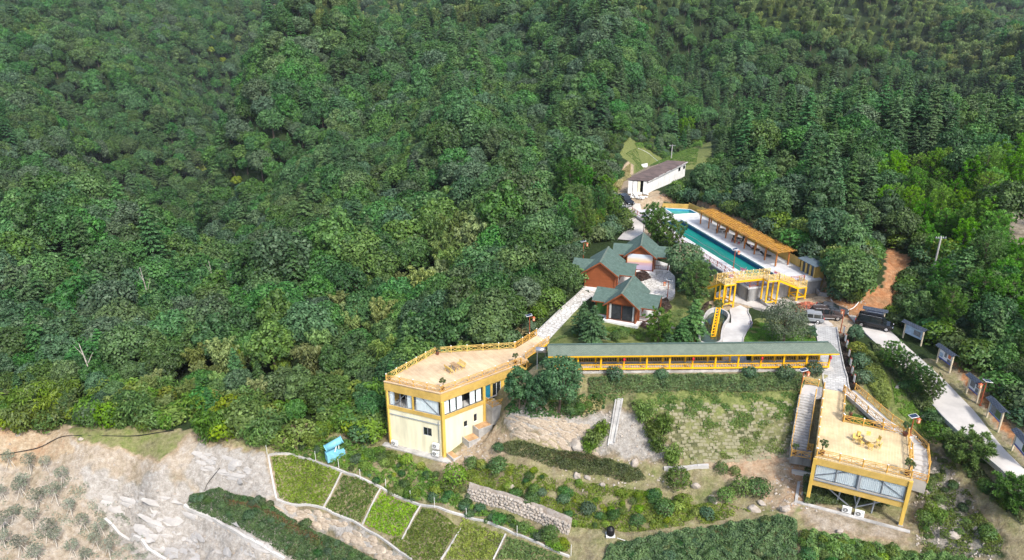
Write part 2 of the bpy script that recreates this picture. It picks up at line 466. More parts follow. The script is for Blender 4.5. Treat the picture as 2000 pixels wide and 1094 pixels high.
def gp(px, py): return ground_many([(px, py)])[0]
def gpoly(s): return ground_many([tuple(float(t) for t in q.split()) for q in s.split(';')])

GUL = [('545 88;480 128;420 190;335 300;290 350;240 440', 27, 36), ('600 110;520 160;450 230;380 320;340 400', -14, 30), ('1050 330;1060 240;1000 130;930 50', 11, 24), ('960 330;930 230;880 140;840 60', -8, 24), ('720 430;770 310;800 190;780 90', 10, 26), ('1240 225;1300 125;1330 50', 11, 24), ('1170 230;1200 120;1180 50', -8, 22),
       ('1470 208;1620 160;1750 150;1950 165', 14, 30), ('1420 30;1560 80;1740 140', -8, 30), ('1540 20;1740 80;1960 150', 8, 34), ('1650 0;1850 60;2050 130', -7, 36), ('1860 10;2000 60;2200 90', 8, 44),
       ('150 190;220 260;280 330', 10, 24), ('60 110;200 160;330 215', -7, 34), ('100 50;260 90;420 130', 7, 36), ('0 300;120 380;200 460', 9, 24), ('0 430;120 480;200 560', -8, 22), ('560 560;600 440;640 330', -7, 22), ('480 560;500 440;520 340', 7, 22)]
CARVE = [([(q.x, q.y) for q in ground_many([tuple(float(t) for t in r.split()) for r in s.split(';')])], d * 2.6, w * 1.2) for s, d, w in GUL]
_q = [(q.x, q.y) for q in gpoly('150 905;300 930;400 915;520 900;536 968;480 965;420 960;365 985;560 1094;600 1130;280 1130;200 1010')]
QLO, QHI = np.min(_q, 0), np.max(_q, 0); QUARRY = _q
# ------------------------------------------------------------------ terrain sheet
NR, NC = 560, 460
yy = np.concatenate([np.linspace(-60, 44, 30, endpoint=False), np.linspace(44, 130, 300, endpoint=False), np.geomspace(130, 1500, NR - 330)])
tt = np.linspace(-1, 1, NC); tt = np.sign(tt) * np.abs(tt) ** 1.15 * 1.35
X = tt[None, :] * (np.abs(yy[:, None]) * 0.9 + 14); Y = np.repeat(yy[:, None], NC, 1)
Z = tz(X.ravel(), Y.ravel())
X, Y = X.ravel(), Y.ravel()

# ground cover by zone, painted into a colour attribute (r soil, g grass, b pale rock, a red earth)
def zone(s, soft=0.6):
    poly = gpoly(s)
    lo = np.min([[q[0], q[1]] for q in poly], 0) - 3; hi = np.max([[q[0], q[1]] for q in poly], 0) + 3
    k = np.nonzero((X > lo[0]) & (X < hi[0]) & (Y > lo[1]) & (Y < hi[1]))[0]
    w = np.zeros(len(X))
    if len(k):
        d = polydist(X[k], Y[k], poly) * np.where(inpoly(X[k], Y[k], poly), 1, -1)
        d += 0.5 * np.sin(X[k] * 2.3 + 2 * np.sin(Y[k] * 1.7)) * np.sin(Y[k] * 2.9) * soft
        w[k] = np.clip(d / soft + 0.5, 0, 1)
    return w
R_ = np.zeros(len(X)); G_ = np.zeros(len(X)); B_ = np.zeros(len(X)); E_ = np.zeros(len(X))
def put(s, r=0, g=0, b=0, e=0, soft=0.6, k=1.0):
    w = zone(s, soft) * k
    for arr, v in ((R_, r), (G_, g), (B_, b), (E_, e)): arr *= 1 - w; arr += w * v
put('-40 838;0 838;100 826;200 826;420 838;760 800;1000 740;1660 735;1800 700;2100 700;2100 1200;-40 1200', r=.5, g=.5, b=.12)
put('-40 840;60 838;140 832;370 850;420 870;520 890;560 980;700 1094;800 1200;-40 1200', r=.55, g=.02, b=.4)                       # cut slope
put('120 838;250 836;365 846;345 878;312 903;285 892;250 880;200 872;150 862', r=.5, g=.6, b=.0, soft=.4)                       # grassy shelf
put('-40 850;90 838;130 850;140 880;60 905;-40 910', r=.75, e=.3, b=.05)
put('170 925;330 940;430 965;600 1094;300 1120;180 960', r=.12, b=.85, soft=1.2)
put('390 870;510 890;530 970;430 960;370 925', r=.2, b=.75, soft=1.0)
put('530 975;680 1010;800 1094;760 1094;640 1040;520 1000', r=.35, b=.6, soft=.7)
put('1060 690;1070 650;1130 590;1180 630;1380 590;1380 690', r=.12, g=.85)                                                        # lawns
put('1450 690;1455 640;1480 620;1590 630;1600 690', r=.1, g=.9)
put('1280 560;1400 560;1380 640;1280 640', g=.8, r=.15)
put('1690 700;1760 720;1840 830;1830 860;1800 850;1730 790;1690 760', g=.85, r=.12)
put('1130 765;1580 755;1570 800;1540 895;1340 905;1300 850;1240 800;1180 800', r=.38, g=.5, b=.05)                                 # terraced bank
put('1250 770;1560 765;1545 800;1250 800', r=.2, g=.72, soft=1.0)
put('975 820;1080 810;1180 800;1250 810;1330 900;1250 900;1150 880;1000 850', r=.4, b=.55)                                         # rock bank
put('1380 905;1560 870;1600 960;1540 1005;1480 960', r=.55, b=.1, e=.3)
put('1540 890;1600 890;1600 980;1550 985', r=.5, e=.4)
put('950 840;985 850;990 880;900 920;860 905', r=.65, e=.25)
put('1560 1000;1590 985;1770 1030;1770 1060;1600 1040', r=.5, b=.35)
put('1790 850;1850 900;1960 1060;1960 1094;1800 1080;1790 960', r=.32, g=.2, b=.4, soft=1.5)
put('1780 880;1815 890;1815 950;1780 960', r=.8, e=.15)
put('1200 440;1215 380;1290 372;1290 420;1265 470;1230 470', r=.9, b=.08)                                                           # upper track
put('1190 380;1215 330;1240 300;1240 330;1300 330;1240 350;1225 400', r=.85, g=.05)
put('1205 302;1228 266;1388 274;1385 335;1300 335;1235 322', r=.3, g=.9)
put('1270 400;1300 375;1420 405;1500 440;1480 460;1330 400', r=.55, e=.4)
put('1380 590;1440 575;1480 560;1600 545;1720 560;1700 640;1640 660;1590 640;1500 600;1400 620', r=.75, b=.1, e=.15)
put('1600 570;1720 560;1730 480;1780 500;1760 600;1680 640;1620 600', r=.45, e=.5)
put('1690 610;1740 615;1840 690;1960 850;2040 950;2040 930;1960 800;1850 690;1760 610', r=.45, e=.5)
put('1965 400;2040 400;2040 520;1970 470', r=.5, b=.4)
put('520 0;570 8;600 30;545 30', r=.6, e=.2)
put('1055 440;1065 400;1092 392;1085 440;1065 470', r=.6, e=.3)
me = bpy.data.meshes.new('terrain')
V = np.stack([X, Y, Z], 1)
nr = len(yy)
ii = (np.arange(nr - 1)[:, None] * NC + np.arange(NC - 1)[None, :]).ravel()
F = np.stack([ii, ii + 1, ii + NC + 1, ii + NC], 1)
me.vertices.add(len(V)); me.vertices.foreach_set('co', V.ravel())
me.loops.add(F.size); me.loops.foreach_set('vertex_index', F.ravel().astype(np.int32))
me.polygons.add(len(F)); me.polygons.foreach_set('loop_start', np.arange(0, F.size, 4, dtype=np.int32))
me.polygons.foreach_set('use_smooth', np.ones(len(F), bool))
me.update(calc_edges=True); me.validate()
ca = me.color_attributes.new('cover', 'FLOAT_COLOR', 'POINT')
ca.data.foreach_set('color', np.stack([R_, G_, B_, E_], 1).astype(np.float32).ravel())
m, N, L, P = node_mat('ground_cover')
att = N.new('ShaderNodeAttribute'); att.attribute_name = 'cover'
sep = N.new('ShaderNodeSeparateColor'); L.new(att.outputs['Color'], sep.inputs[0])
tc = N.new('ShaderNodeTexCoord')
def nz(scale, detail=6, rough=0.65):
    n = N.new('ShaderNodeTexNoise'); n.inputs['Scale'].default_value = scale; n.inputs['Detail'].default_value = detail; n.inputs['Roughness'].default_value = rough
    L.new(tc.outputs['Object'], n.inputs['Vector']); return n.outputs['Fac']
def ramp(fac, stops):
    r = N.new('ShaderNodeValToRGB'); e = r.color_ramp.elements
    while len(e) < len(stops): e.new(0.5)
    for q, (p_, c_) in zip(e, stops): q.position = p_; q.color = (*c_, 1)
    L.new(fac, r.inputs[0]); return r.outputs[0]
def mixc(f, a, b):
    x = N.new('ShaderNodeMix'); x.data_type = 'RGBA'
    L.new(f, x.inputs[0]); L.new(a, x.inputs[6]); L.new(b, x.inputs[7]); return x.outputs[2]
def sharpen(w, n, k=0.55):
    """let the cover break up along its edge with noise"""
    a = N.new('ShaderNodeMath'); a.operation = 'MULTIPLY_ADD'; L.new(n, a.inputs[0]); a.inputs[1].default_value = -k; L.new(w, a.inputs[2])
    r = N.new('ShaderNodeMapRange'); r.inputs[1].default_value = 0.0; r.inputs[2].default_value = 0.28; L.new(a.outputs[0], r.inputs[0])
    return r.outputs[0]
n1, n2, n3, n4 = nz(0.45), nz(1.7), nz(7.0, 4), nz(0.12, 3)
forest = ramp(n2, [(0.3, (.016, .03, .011)), (0.6, (.032, .052, .018)), (0.8, (.05, .068, .026))])
soil = ramp(n2, [(0.25, (.25, .185, .115)), (0.5, (.39, .305, .205)), (0.72, (.5, .42, .31))])
grass = ramp(n2, [(0.25, (.085, .11, .032)), (0.5, (.16, .19, .06)), (0.75, (.26, .26, .11))])
rock = ramp(n2, [(0.25, (.22, .2, .175)), (0.5, (.36, .335, .3)), (0.7, (.46, .44, .41))])
red = ramp(n2, [(0.25, (.26, .1, .04)), (0.55, (.42, .2, .09)), (0.8, (.5, .3, .17))])
c = mixc(sharpen(sep.outputs[0], n1), forest, soil)
c = mixc(sharpen(att.outputs['Alpha'], n1), c, red)
c = mixc(sharpen(sep.outputs[2], n1), c, rock)
c = mixc(sharpen(sep.outputs[1], n1, 0.75), c, grass)
spk = N.new('ShaderNodeMapRange'); spk.inputs[1].default_value = 0.3; spk.inputs[2].default_value = 0.75; spk.inputs[3].default_value = 0.78; spk.inputs[4].default_value = 1.14
L.new(n3, spk.inputs[0])
mul = N.new('ShaderNodeMix'); mul.data_type = 'RGBA'; mul.blend_type = 'MULTIPLY'; mul.inputs[0].default_value = 1
L.new(c, mul.inputs[6]); L.new(spk.outputs[0], mul.inputs[7]); L.new(mul.outputs[2], P.inputs['Base Color'])
P.inputs['Roughness'].default_value = 0.95; P.inputs['Specular IOR Level'].default_value = 0.1
bp = N.new('ShaderNodeBump'); bp.inputs['Strength'].default_value = 0.7; bp.inputs['Distance'].default_value = 0.35
bs = N.new('ShaderNodeMath'); bs.operation = 'MULTIPLY_ADD'; bs.inputs[1].default_value = 0.35; L.new(n3, bs.inputs[0]); L.new(n2, bs.inputs[2])
L.new(bs.outputs[0], bp.inputs['Height']); L.new(bp.outputs[0], P.inputs['Normal'])
me.materials.append(m)
terrain = bpy.data.objects.new('terrain', me); COL.objects.link(terrain); tag(terrain, 'wooded hillside and cut earth slopes round the resort', 'ground', kind='structure')
# ------------------------------------------------------------------ plants: leaves as small faces through the crown's volume
def unit(v): return v / (np.linalg.norm(v, axis=-1, keepdims=True) + 1e-9)
def leaf_faces(C, Nn, length, width, rng, tdir=None):
    n = len(C)
    Nn = unit(Nn)
    t = rng.normal(size=(n, 3)) if tdir is None else tdir + 0.25 * rng.normal(size=(n, 3))
    t = unit(t - Nn * (t * Nn).sum(1, keepdims=True))
    b = np.cross(Nn, t)
    L_ = (length * rng.uniform(0.7, 1.25, n))[:, None] / 2; W_ = (width * rng.uniform(0.7, 1.25, n))[:, None] / 2
    V = np.stack([C - t * L_, C + b * W_ + t * L_ * 0.1, C + t * L_, C - b * W_ + t * L_ * 0.1], 1).reshape(-1, 3)
    F = np.arange(4 * n).reshape(n, 4)
    return V, F
def limb(mb, pts, r0, r1, n=6, mi=0):
    k = len(pts) - 1
    for i in range(k):
        mb.tube(pts[i], pts[i + 1], r0 + (r1 - r0) * i / k, r0 + (r1 - r0) * (i + 1) / k, n, mi, caps=(i == k - 1))
def gen_broad(seed, R=3.6, H=9.0, Rz=3.0, blobs=24, per=120, leaf=0.5, flat=0.0):
    rng = np.random.default_rng(seed)
    zc = H - Rz
    cr, tk = MB(), MB()
    Cs = []
    for i in range(blobs):
        a = i * 2.399 + rng.uniform(-.4, .4)
        w = (i + 0.5) / blobs
        el = math.asin(max(-1, min(1, -0.62 + 1.62 * w))) if blobs > 1 else 1
        k = rng.uniform(0.55, 0.8)
        c = np.array([math.cos(a) * math.cos(el) * R * k, math.sin(a) * math.cos(el) * R * k, zc + math.sin(el) * Rz * k])
        Cs.append(c)
        rb = R * rng.uniform(0.26, 0.44)
        m_ = int(per * (rb / (0.35 * R)) ** 2)
        d = unit(rng.normal(size=(m_, 3)) + np.array([math.cos(a) * .5 * math.cos(el), math.sin(a) * .5 * math.cos(el), 0.55]))
        pos = c + d * rb * rng.uniform(0.72, 1.08, (m_, 1)) * np.array([1, 1, 0.8])
        nrm = d + rng.normal(size=(m_, 3)) * 0.45 + np.array([0, 0, 0.25])
        V, F = leaf_faces(pos, nrm, leaf, leaf * 0.66, rng)
        cr.arrays(V, F)
    top = np.array([rng.uniform(-.3, .3), rng.uniform(-.3, .3), zc])
    limb(tk, [(0, 0, -0.4), tuple(top * .5), tuple(top)], 0.055 * R + .06, 0.03 * R)
    for c in Cs[::2]:
        s = top * rng.uniform(.55, .95); s[2] = max(s[2], .3)
        mid = (s + c) / 2 + np.array([0, 0, -.15])
        limb(tk, [tuple(s), tuple(mid), tuple(c)], 0.022 * R, 0.008 * R, 5)
    return cr, tk
def gen_fir(seed, H=10.0, R=2.0, levels=15, leaf=0.42):
    rng = np.random.default_rng(seed)
    cr, tk = MB(), MB()
    limb(tk, [(0, 0, -.4), (0, 0, H * .5), (0, 0, H * .97)], 0.02 * H, 0.02, 6)
    for l in range(levels):
        w = l / (levels - 1)
        z = H * (0.16 + 0.82 * w)
        r = R * (1 - w) ** 0.75 * rng.uniform(.85, 1.12) + 0.18
        nb = int(8 + 3 * (1 - w))
        for b in range(nb):
            a = 2 * PI * (b + rng.uniform(-.3, .3)) / nb + l * 1.1
            rr = r * rng.uniform(.75, 1.12)
            m_ = max(4, int(rr * 10))
            s = np.linspace(.15, 1, m_)
            dr = np.array([math.cos(a), math.sin(a), 0]); sd_ = np.array([-math.sin(a), math.cos(a), 0])
            curve = dr * (s * rr)[:, None]; curve[:, 2] = z + rng.uniform(.05, .45) * rr * s - rng.uniform(.1, .4) * rr * s ** 2 + rng.uniform(-.45, .45) * H / levels
            pos = np.repeat(curve, 2, 0) + sd_ * np.tile([-.5, .5], m_)[:, None] * leaf * rng.uniform(.3, 1.0, (2 * m_, 1))
            nrm = np.tile(np.array([0, 0, 1.0]) + dr * .35, (2 * m_, 1)) + rng.normal(size=(2 * m_, 3)) * .35
            td = np.tile(dr, (2 * m_, 1)) + sd_ * np.tile([-.7, .7], m_)[:, None]
            V, F = leaf_faces(pos, nrm, leaf * 1.15, leaf * .5, rng, td)
            cr.arrays(V, F)
    return cr, tk
def gen_bamboo(seed, H=9.0, R=2.6, culms=14, per=190, leaf=0.62):
    rng = np.random.default_rng(seed)
    cr, tk = MB(), MB()
    for i in range(culms):
        a = i * 2.399; k = math.sqrt((i + .5) / culms)
        b0 = np.array([math.cos(a) * k * R * .35, math.sin(a) * k * R * .35, -.3])
        h = H * rng.uniform(.78, 1.08); lean = R * (.2 + .5 * k) * rng.uniform(.6, 1.2)
        d = np.array([math.cos(a), math.sin(a), 0])
        P_ = lambda s: b0 + d * lean * (s ** 2.3)[:, None] + np.array([0, 0, 1.0]) * (h * (s - .22 * s ** 5))[:, None]
        limb(tk, [tuple(q) for q in P_(np.linspace(0, 1, 6))], 0.05, 0.015, 4)
        s = rng.uniform(.12, 1.0, per) ** .85
        rad = .75 * np.sin(np.clip((s - .05) / .97, 0, 1) * PI) ** .7 + .12
        off = unit(rng.normal(size=(per, 3))) * (rad * rng.uniform(.4, 1, per))[:, None]
        pos = P_(s) + off * np.array([1, 1, .8])
        nrm = unit(off) + rng.normal(size=(per, 3)) * .4 + np.array([0, 0, .5])
        td = off + np.array([0, 0, -.5]) + d * .3
        V, F = leaf_faces(pos, nrm, leaf, leaf * .36, rng, td)
        cr.arrays(V, F)
    return cr, tk
def gen_pine(seed, H=8.0, R=2.3, whorls=9, blades=22, length=0.42, low=0.3):
    rng = np.random.default_rng(seed)
    cr, tk = MB(), MB()
    limb(tk, [(0, 0, -.4), (rng.uniform(-.15, .15), rng.uniform(-.15, .15), H * .5), (0, 0, H * .95)], 0.017 * H + .03, 0.03, 6)
    for l in range(whorls + 1):
        w = l / whorls
        z = H * (low + (1 - low) * w)
        r = R * (math.sin(PI * (0.22 + 0.72 * (1 - w) ** .9)) * .75 + .35 * (1 - w))
        if l == whorls: r = .15
        nb = 6 if w < .8 else 4
        for b in range(nb):
            a = 2 * PI * (b + rng.uniform(-.3, .3)) / nb + l * .8
            rr = max(.15, r * rng.uniform(.7, 1.15))
            e = np.array([math.cos(a) * rr, math.sin(a) * rr, z + .28 * rr])
            limb(tk, [(0, 0, z - .1 * rr), tuple(e)], .03, .012, 4)
            for s in np.linspace(.4, 1.0, max(2, int(rr * 2.6))):
                c = np.array([0, 0, z - .1 * rr]) * (1 - s) + e * s + rng.normal(size=3) * .16
                d = unit(rng.normal(size=(blades, 3)) + np.array([math.cos(a) * .7, math.sin(a) * .7, .8]))
                pos = c + d * length * .5
                nrm = np.cross(d, rng.normal(size=(blades, 3))) + np.array([0, 0, .6])
                V, F = leaf_faces(pos, nrm, length * 1.15, length * .26, rng, d * 3)
                cr.arrays(V, F)
    return cr, tk
def gen_shrub(seed, R=0.8, H=0.9, n=560, leaf=0.19):
    rng = np.random.default_rng(seed)
    cr, tk = MB(), MB()
    for k in range(5):
        a = k * 1.257 + rng.uniform(-.3, .3); q = (math.cos(a) * R * .6, math.sin(a) * R * .6, H * .7)
        limb(tk, [(0, 0, -.1), q], .025, .01, 4)
    lump = unit(rng.normal(size=(9, 3)))
    d = unit(rng.normal(size=(n, 3)) + np.array([0, 0, .5]))
    rad = (0.72 + .3 * np.clip((d @ lump.T).max(1), 0, 1) ** 3) * rng.uniform(.75, 1.05, n)
    pos = d * rad[:, None] * np.array([R, R, H * .55]) + np.array([0, 0, H * .5])
    nrm = d + rng.normal(size=(n, 3)) * .5 + np.array([0, 0, .3])
    V, F = leaf_faces(pos, nrm, leaf, leaf * .6, rng)
    cr.arrays(V, F)
    return cr, tk
BARK = mat('bark', (.13, .1, .075), .95, .3, 3.0, bump=.3, bscale=9)
PALEBARK = mat('pale_bark', (.42, .39, .34), .9, .25, 3.0)
CULM = mat('bamboo_stem', (.2, .24, .07), .6, .2, 3.0)
LF = {
    'broad': mat_leaf('broadleaf_leaves', (.034, .088, .027), (.112, .22, .06), .3, .03, .36),
    'grey': mat_leaf('grey_green_leaves', (.045, .092, .045), (.115, .19, .095), .3, .03, .3),
    'fir': mat_leaf('fir_needles', (.042, .1, .038), (.125, .245, .085), .3, .025, .32),
    'bamboo': mat_leaf('bamboo_leaves', (.12, .19, .055), (.3, .385, .13), .42, .03, .3),
    'pine': mat_leaf('pine_needles', (.042, .12, .02), (.125, .27, .052), .3, .03, .3),
    'brightpine': mat_leaf('bright_pine_needles', (.1, .25, .025), (.22, .43, .05), .42, .02, .22),
    'lime': mat_leaf('yellow_green_leaves', (.12, .19, .03), (.3, .38, .07), .35, .02, .15),
    'cover': mat_leaf('ground_cover_leaves', (.1, .17, .018), (.26, .36, .05), .35, .03, .3),
    'hedge': mat_leaf('hedge_leaves', (.042, .078, .026), (.12, .175, .055), .25, .035, .3),
    'redhedge': mat_leaf('red_tipped_leaves', (.06, .055, .02), (.15, .115, .05), .25, .04, .3),
    'purple': mat_leaf('purple_leaves', (.035, .02, .018), (.09, .055, .045), .2, .03, .3),
    'dry': mat_leaf('dry_grass_blades', (.2, .18, .06), (.42, .38, .17), .35, .03, .25),
    'sapling': mat_leaf('dusty_sapling_leaves', (.13, .155, .11), (.3, .33, .25), .3, .03, .3),
    'blossom': mat_leaf('seedhead_tufts', (.16, .13, .09), (.33, .27, .2), .3, .02, .2),
    'grassblade': mat_leaf('grass_blades', (.07, .135, .022), (.18, .275, .055), .35, .03, .3),
}
# plant library: name -> (crown mesh, trunk mesh, joined mesh)
LIB = {}
def lib(name, gen, leafmat, barkmat=BARK, extra=None):
    cr, tk = gen
    cm = cr.mesh(name + '_crown', LF[leafmat]); tm = tk.mesh(name + '_trunk', barkmat)
    j = MB(); j.v = list(cr.v); j.f = list(cr.f); j.m = [0] * len(cr.f)
    o = len(j.v); j.v += tk.v; j.f += [tuple(i + o for i in f) for f in tk.f]; j.m += [1] * len(tk.f)
    LIB[name] = (cm, tm, j.mesh(name, [LF[leafmat], barkmat]))
for i in range(5): lib('broad%d' % i, gen_broad(100 + i, R=[3.4, 3.9, 3.1, 4.2, 3.5][i], H=[7.8, 8.2, 8.8, 8.0, 6.8][i], Rz=[3.4, 3.3, 4.0, 3.4, 2.9][i], blobs=[26, 30, 25, 32, 22][i]), 'broad')
for i in range(2): lib('grey%d' % i, gen_broad(120 + i, R=[3.7, 3.2][i], H=[8.2, 7.4][i], Rz=[3.1, 3.0][i], blobs=[26, 22][i]), 'grey')
for i in range(3): lib('fir%d' % i, gen_fir(200 + i, H=[10, 11.5, 8.5][i], R=[2.3, 2.5, 2.2][i]), 'fir')
for i in range(3): lib('bamboo%d' % i, gen_bamboo(300 + i, H=[8.5, 9.5, 7.5][i]), 'bamboo', CULM)
for i in range(2): lib('pine%d' % i, gen_pine(400 + i), 'pine')
for i in range(2): lib('brightpine%d' % i, gen_pine(410 + i, H=6.5, R=2.3, low=.12), 'brightpine')
lib('lime0', gen_broad(130, R=2.8, H=6.5, Rz=2.7, blobs=16), 'lime')

def plant(kind, name, label, cat, loc, sc=1.0, rz=None, group=None, parts=True):
    """one plant as a thing: an Empty with crown and trunk"""
    rz = random.uniform(0, 6.28) if rz is None else rz
    cm, tm, jm = LIB[kind]
    s3 = (sc, sc, sc) if not hasattr(sc, '__len__') else sc
    if not parts:
        o = bpy.data.objects.new(name, jm); COL.objects.link(o)
        o.location = loc; o.rotation_euler = (0, 0, rz); o.scale = s3
        return tag(o, label, cat, group)
    r = thing(name, label, cat, loc, group)
    r.rotation_euler = (0, 0, rz); r.scale = s3
    for nm, me_ in (('crown', cm), ('trunk', tm)):
        o = bpy.data.objects.new(nm, me_); COL.objects.link(o); o.parent = r
    return r

def scatter_group():
    g = bpy.data.node_groups.new('scatter_plants', 'GeometryNodeTree')
    g.interface.new_socket('Geometry', in_out='INPUT', socket_type='NodeSocketGeometry')
    g.interface.new_socket('Plants', in_out='INPUT', socket_type='NodeSocketCollection')
    g.interface.new_socket('Geometry', in_out='OUTPUT', socket_type='NodeSocketGeometry')
    n = g.nodes; l = g.links
    gi, go = n.new('NodeGroupInput'), n.new('NodeGroupOutput')
    ci = n.new('GeometryNodeCollectionInfo'); ci.inputs['Separate Children'].default_value = True; ci.inputs['Reset Children'].default_value = True
    l.new(gi.outputs['Plants'], ci.inputs['Collection'])
    ip = n.new('GeometryNodeInstanceOnPoints'); ip.inputs['Pick Instance'].default_value = True
    l.new(gi.outputs['Geometry'], ip.inputs['Points']); l.new(ci.outputs[0], ip.inputs['Instance'])
    for nm, ty, sock in (('pick', 'INT', 'Instance Index'), ('turn', 'FLOAT_VECTOR', 'Rotation'), ('size', 'FLOAT_VECTOR', 'Scale')):
        a = n.new('GeometryNodeInputNamedAttribute'); a.data_type = ty; a.inputs[0].default_value = nm
        l.new(a.outputs[0], ip.inputs[sock])
    l.new(ip.outputs[0], go.inputs[0])
    return g
SCATTER = scatter_group()
def scatter(name, label, cat, P3, kinds, pick, turn, size):
    """a mass nobody could count: one object, its plants spread over points"""
    c = bpy.data.collections.new(name + '_source')
    for i, k in enumerate(kinds):
        o = bpy.data.objects.new('%02d_' % i + k, LIB[k][2]); c.objects.link(o)
    me = bpy.data.meshes.new(name)
    P3 = np.asarray(P3, np.float32)
    me.vertices.add(len(P3)); me.vertices.foreach_set('co', P3.ravel())
    a = me.attributes.new('pick', 'INT', 'POINT'); a.data.foreach_set('value', np.asarray(pick, np.int32))
    a = me.attributes.new('turn', 'FLOAT_VECTOR', 'POINT'); a.data.foreach_set('vector', np.asarray(turn, np.float32).ravel())
    a = me.attributes.new('size', 'FLOAT_VECTOR', 'POINT'); a.data.foreach_set('vector', np.asarray(size, np.float32).ravel())
    o = bpy.data.objects.new(name, me); COL.objects.link(o)
    md = o.modifiers.new('plants', 'NODES'); md.node_group = SCATTER
    for it in SCATTER.interface.items_tree:
        if it.name == 'Plants': md[it.identifier] = c
    return tag(o, label, cat, kind='stuff')
# ------------------------------------------------------------------ materials of the built things
M = {}
M['yellow'] = mat('yellow_paint', (.7, .47, .1), .55, .12, .8, streak=(1.5, 1.5, .3))
M['ochre'] = mat_brick('ochre_boards', (.66, .45, .13), (.62, .42, .115), (.42, .27, .07), 6.0, .16, .012, plane='Z', rough=.55, var=.3, offset=.3)
M['steel_yellow'] = mat('bright_yellow_steel', (.86, .47, .01), .4, .05, .8, spec=.4)
M['rail'] = mat('varnished_rail', (.66, .38, .09), .5, .08, 2.0)
M['cap'] = mat('white_cap', (.85, .85, .85), .4, .02)
M['cream'] = mat('cream_render', (.78, .735, .53), .85, .1, .6, streak=(1.6, 1.6, .22))
M['white'] = mat('white_paint', (.78, .78, .76), .6, .06, .8)
M['concrete'] = mat('concrete', (.46, .45, .43), .9, .2, .7, bump=.15, bscale=14)
M['darkconcrete'] = mat('weathered_concrete', (.34, .34, .335), .9, .3, .5, bump=.2, bscale=10, streak=(1, 1, .3))
M['pale'] = mat('pale_concrete', (.53, .515, .49), .88, .14, .35, bump=.08, bscale=20)
M['steel'] = mat('grey_steel', (.3, .33, .37), .5, .1, 1.0, metal=.2)
M['frame'] = mat('dark_window_frame', (.035, .04, .045), .45, .1)
M['redbrown'] = mat('red_brown_post', (.36, .09, .04), .5, .12)
M['orange'] = mat('orange_brown_timber', (.42, .15, .035), .55, .15, 2.0)
M['black'] = mat('black_plastic', (.012, .012, .014), .4, .05)
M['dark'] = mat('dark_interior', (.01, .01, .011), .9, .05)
M['red'] = mat('red_cloth', (.55, .02, .035), .7, .1)
M['blue'] = mat('blue_pool_paint', (.015, .11, .24), .5, .15, .6)
M['lightblue'] = mat('light_blue_paint', (.2, .5, .62), .5, .1)
M['curtain'] = mat('pale_blue_curtain', (.8, .88, .9), .9, .06, 3.0, streak=(3, 3, .2))
M['darkcurtain'] = mat('dark_curtain', (.05, .055, .06), .9, .2, 2.0)
M['blueshutter'] = mat_brick('blue_shutter', (.03, .26, .38), (.025, .23, .35), (.01, .1, .16), 4, .1, .02, plane='Z', rough=.4, var=.1)
M['siding'] = mat_brick('brown_siding', (.29, .085, .028), (.26, .075, .025), (.12, .03, .012), 5.0, .14, .012, plane='Z', rough=.6, var=.14, offset=.4)
M['brown'] = mat('brown_trim', (.24, .07, .025), .55, .12)
M['bluegrey'] = mat_brick('blue_grey_sheet_roof', (.13, .17, .2), (.12, .16, .19), (.06, .08, .1), .25, 8, .02, rough=.5, var=.15)
M['shingle'] = mat_brick('green_shingles', (.088, .14, .118), (.115, .17, .145), (.05, .09, .075), .34, .16, .012, plane='UV', rough=.85, var=.3, nscale=1.4)
M['shinglepale'] = mat_brick('grey_green_shingles', (.135, .175, .14), (.165, .205, .165), (.08, .105, .085), .34, .16, .012, plane='UV', rough=.85, var=.2, nscale=.9)
M['rust'] = mat('rusty_sheet', (.16, .115, .1), .8, .35, .6, bump=.2, bscale=4, col2=(.08, .06, .055))
M['paver'] = mat_brick('stone_pavers', (.5, .5, .49), (.4, .4, .395), (.27, .27, .25), .62, .3, .03, rot=.35, rough=.9, var=.28, nscale=.9)
M['tyre'] = mat('tyre_rubber', (.015, .015, .016), .9, .1)
M['rim'] = mat('alloy_rim', (.5, .5, .52), .3, .05, metal=.7)
M['deckR'] = mat_brick('deck_boards_pale', (.72, .575, .35), (.66, .52, .3), (.48, .36, .19), 4.5, .15, .012, rot=-math.atan2(RV.y, RV.x), rough=.65, var=.32, nscale=.45, bump=.2)
M['deckL'] = mat_brick('deck_boards_tan', (.69, .53, .35), (.62, .46, .29), (.46, .33, .19), 4.5, .15, .012, rot=-math.radians(-52), rough=.65, var=.34, nscale=.35, bump=.2)
def glass(name, tint=(.55, .6, .62), refl=.3):
    m, N, L, P = node_mat(name)
    t = N.new('ShaderNodeBsdfTransparent'); t.inputs[0].default_value = (*tint, 1)
    g = N.new('ShaderNodeBsdfGlossy'); g.inputs['Roughness'].default_value = .05
    fr = N.new('ShaderNodeLayerWeight'); fr.inputs[0].default_value = refl
    mx = N.new('ShaderNodeMixShader')
    L.new(fr.outputs['Fresnel'], mx.inputs[0]); L.new(t.outputs[0], mx.inputs[1]); L.new(g.outputs[0], mx.inputs[2])
    L.new(mx.outputs[0], N['Material Output'].inputs['Surface']); N.remove(P)
    return m
M['glass'] = glass('window_glass', (.99, 1, 1), .08)
M['darkglass'] = mat('tinted_glass', (.015, .02, .024), .08, .1, spec=.8)
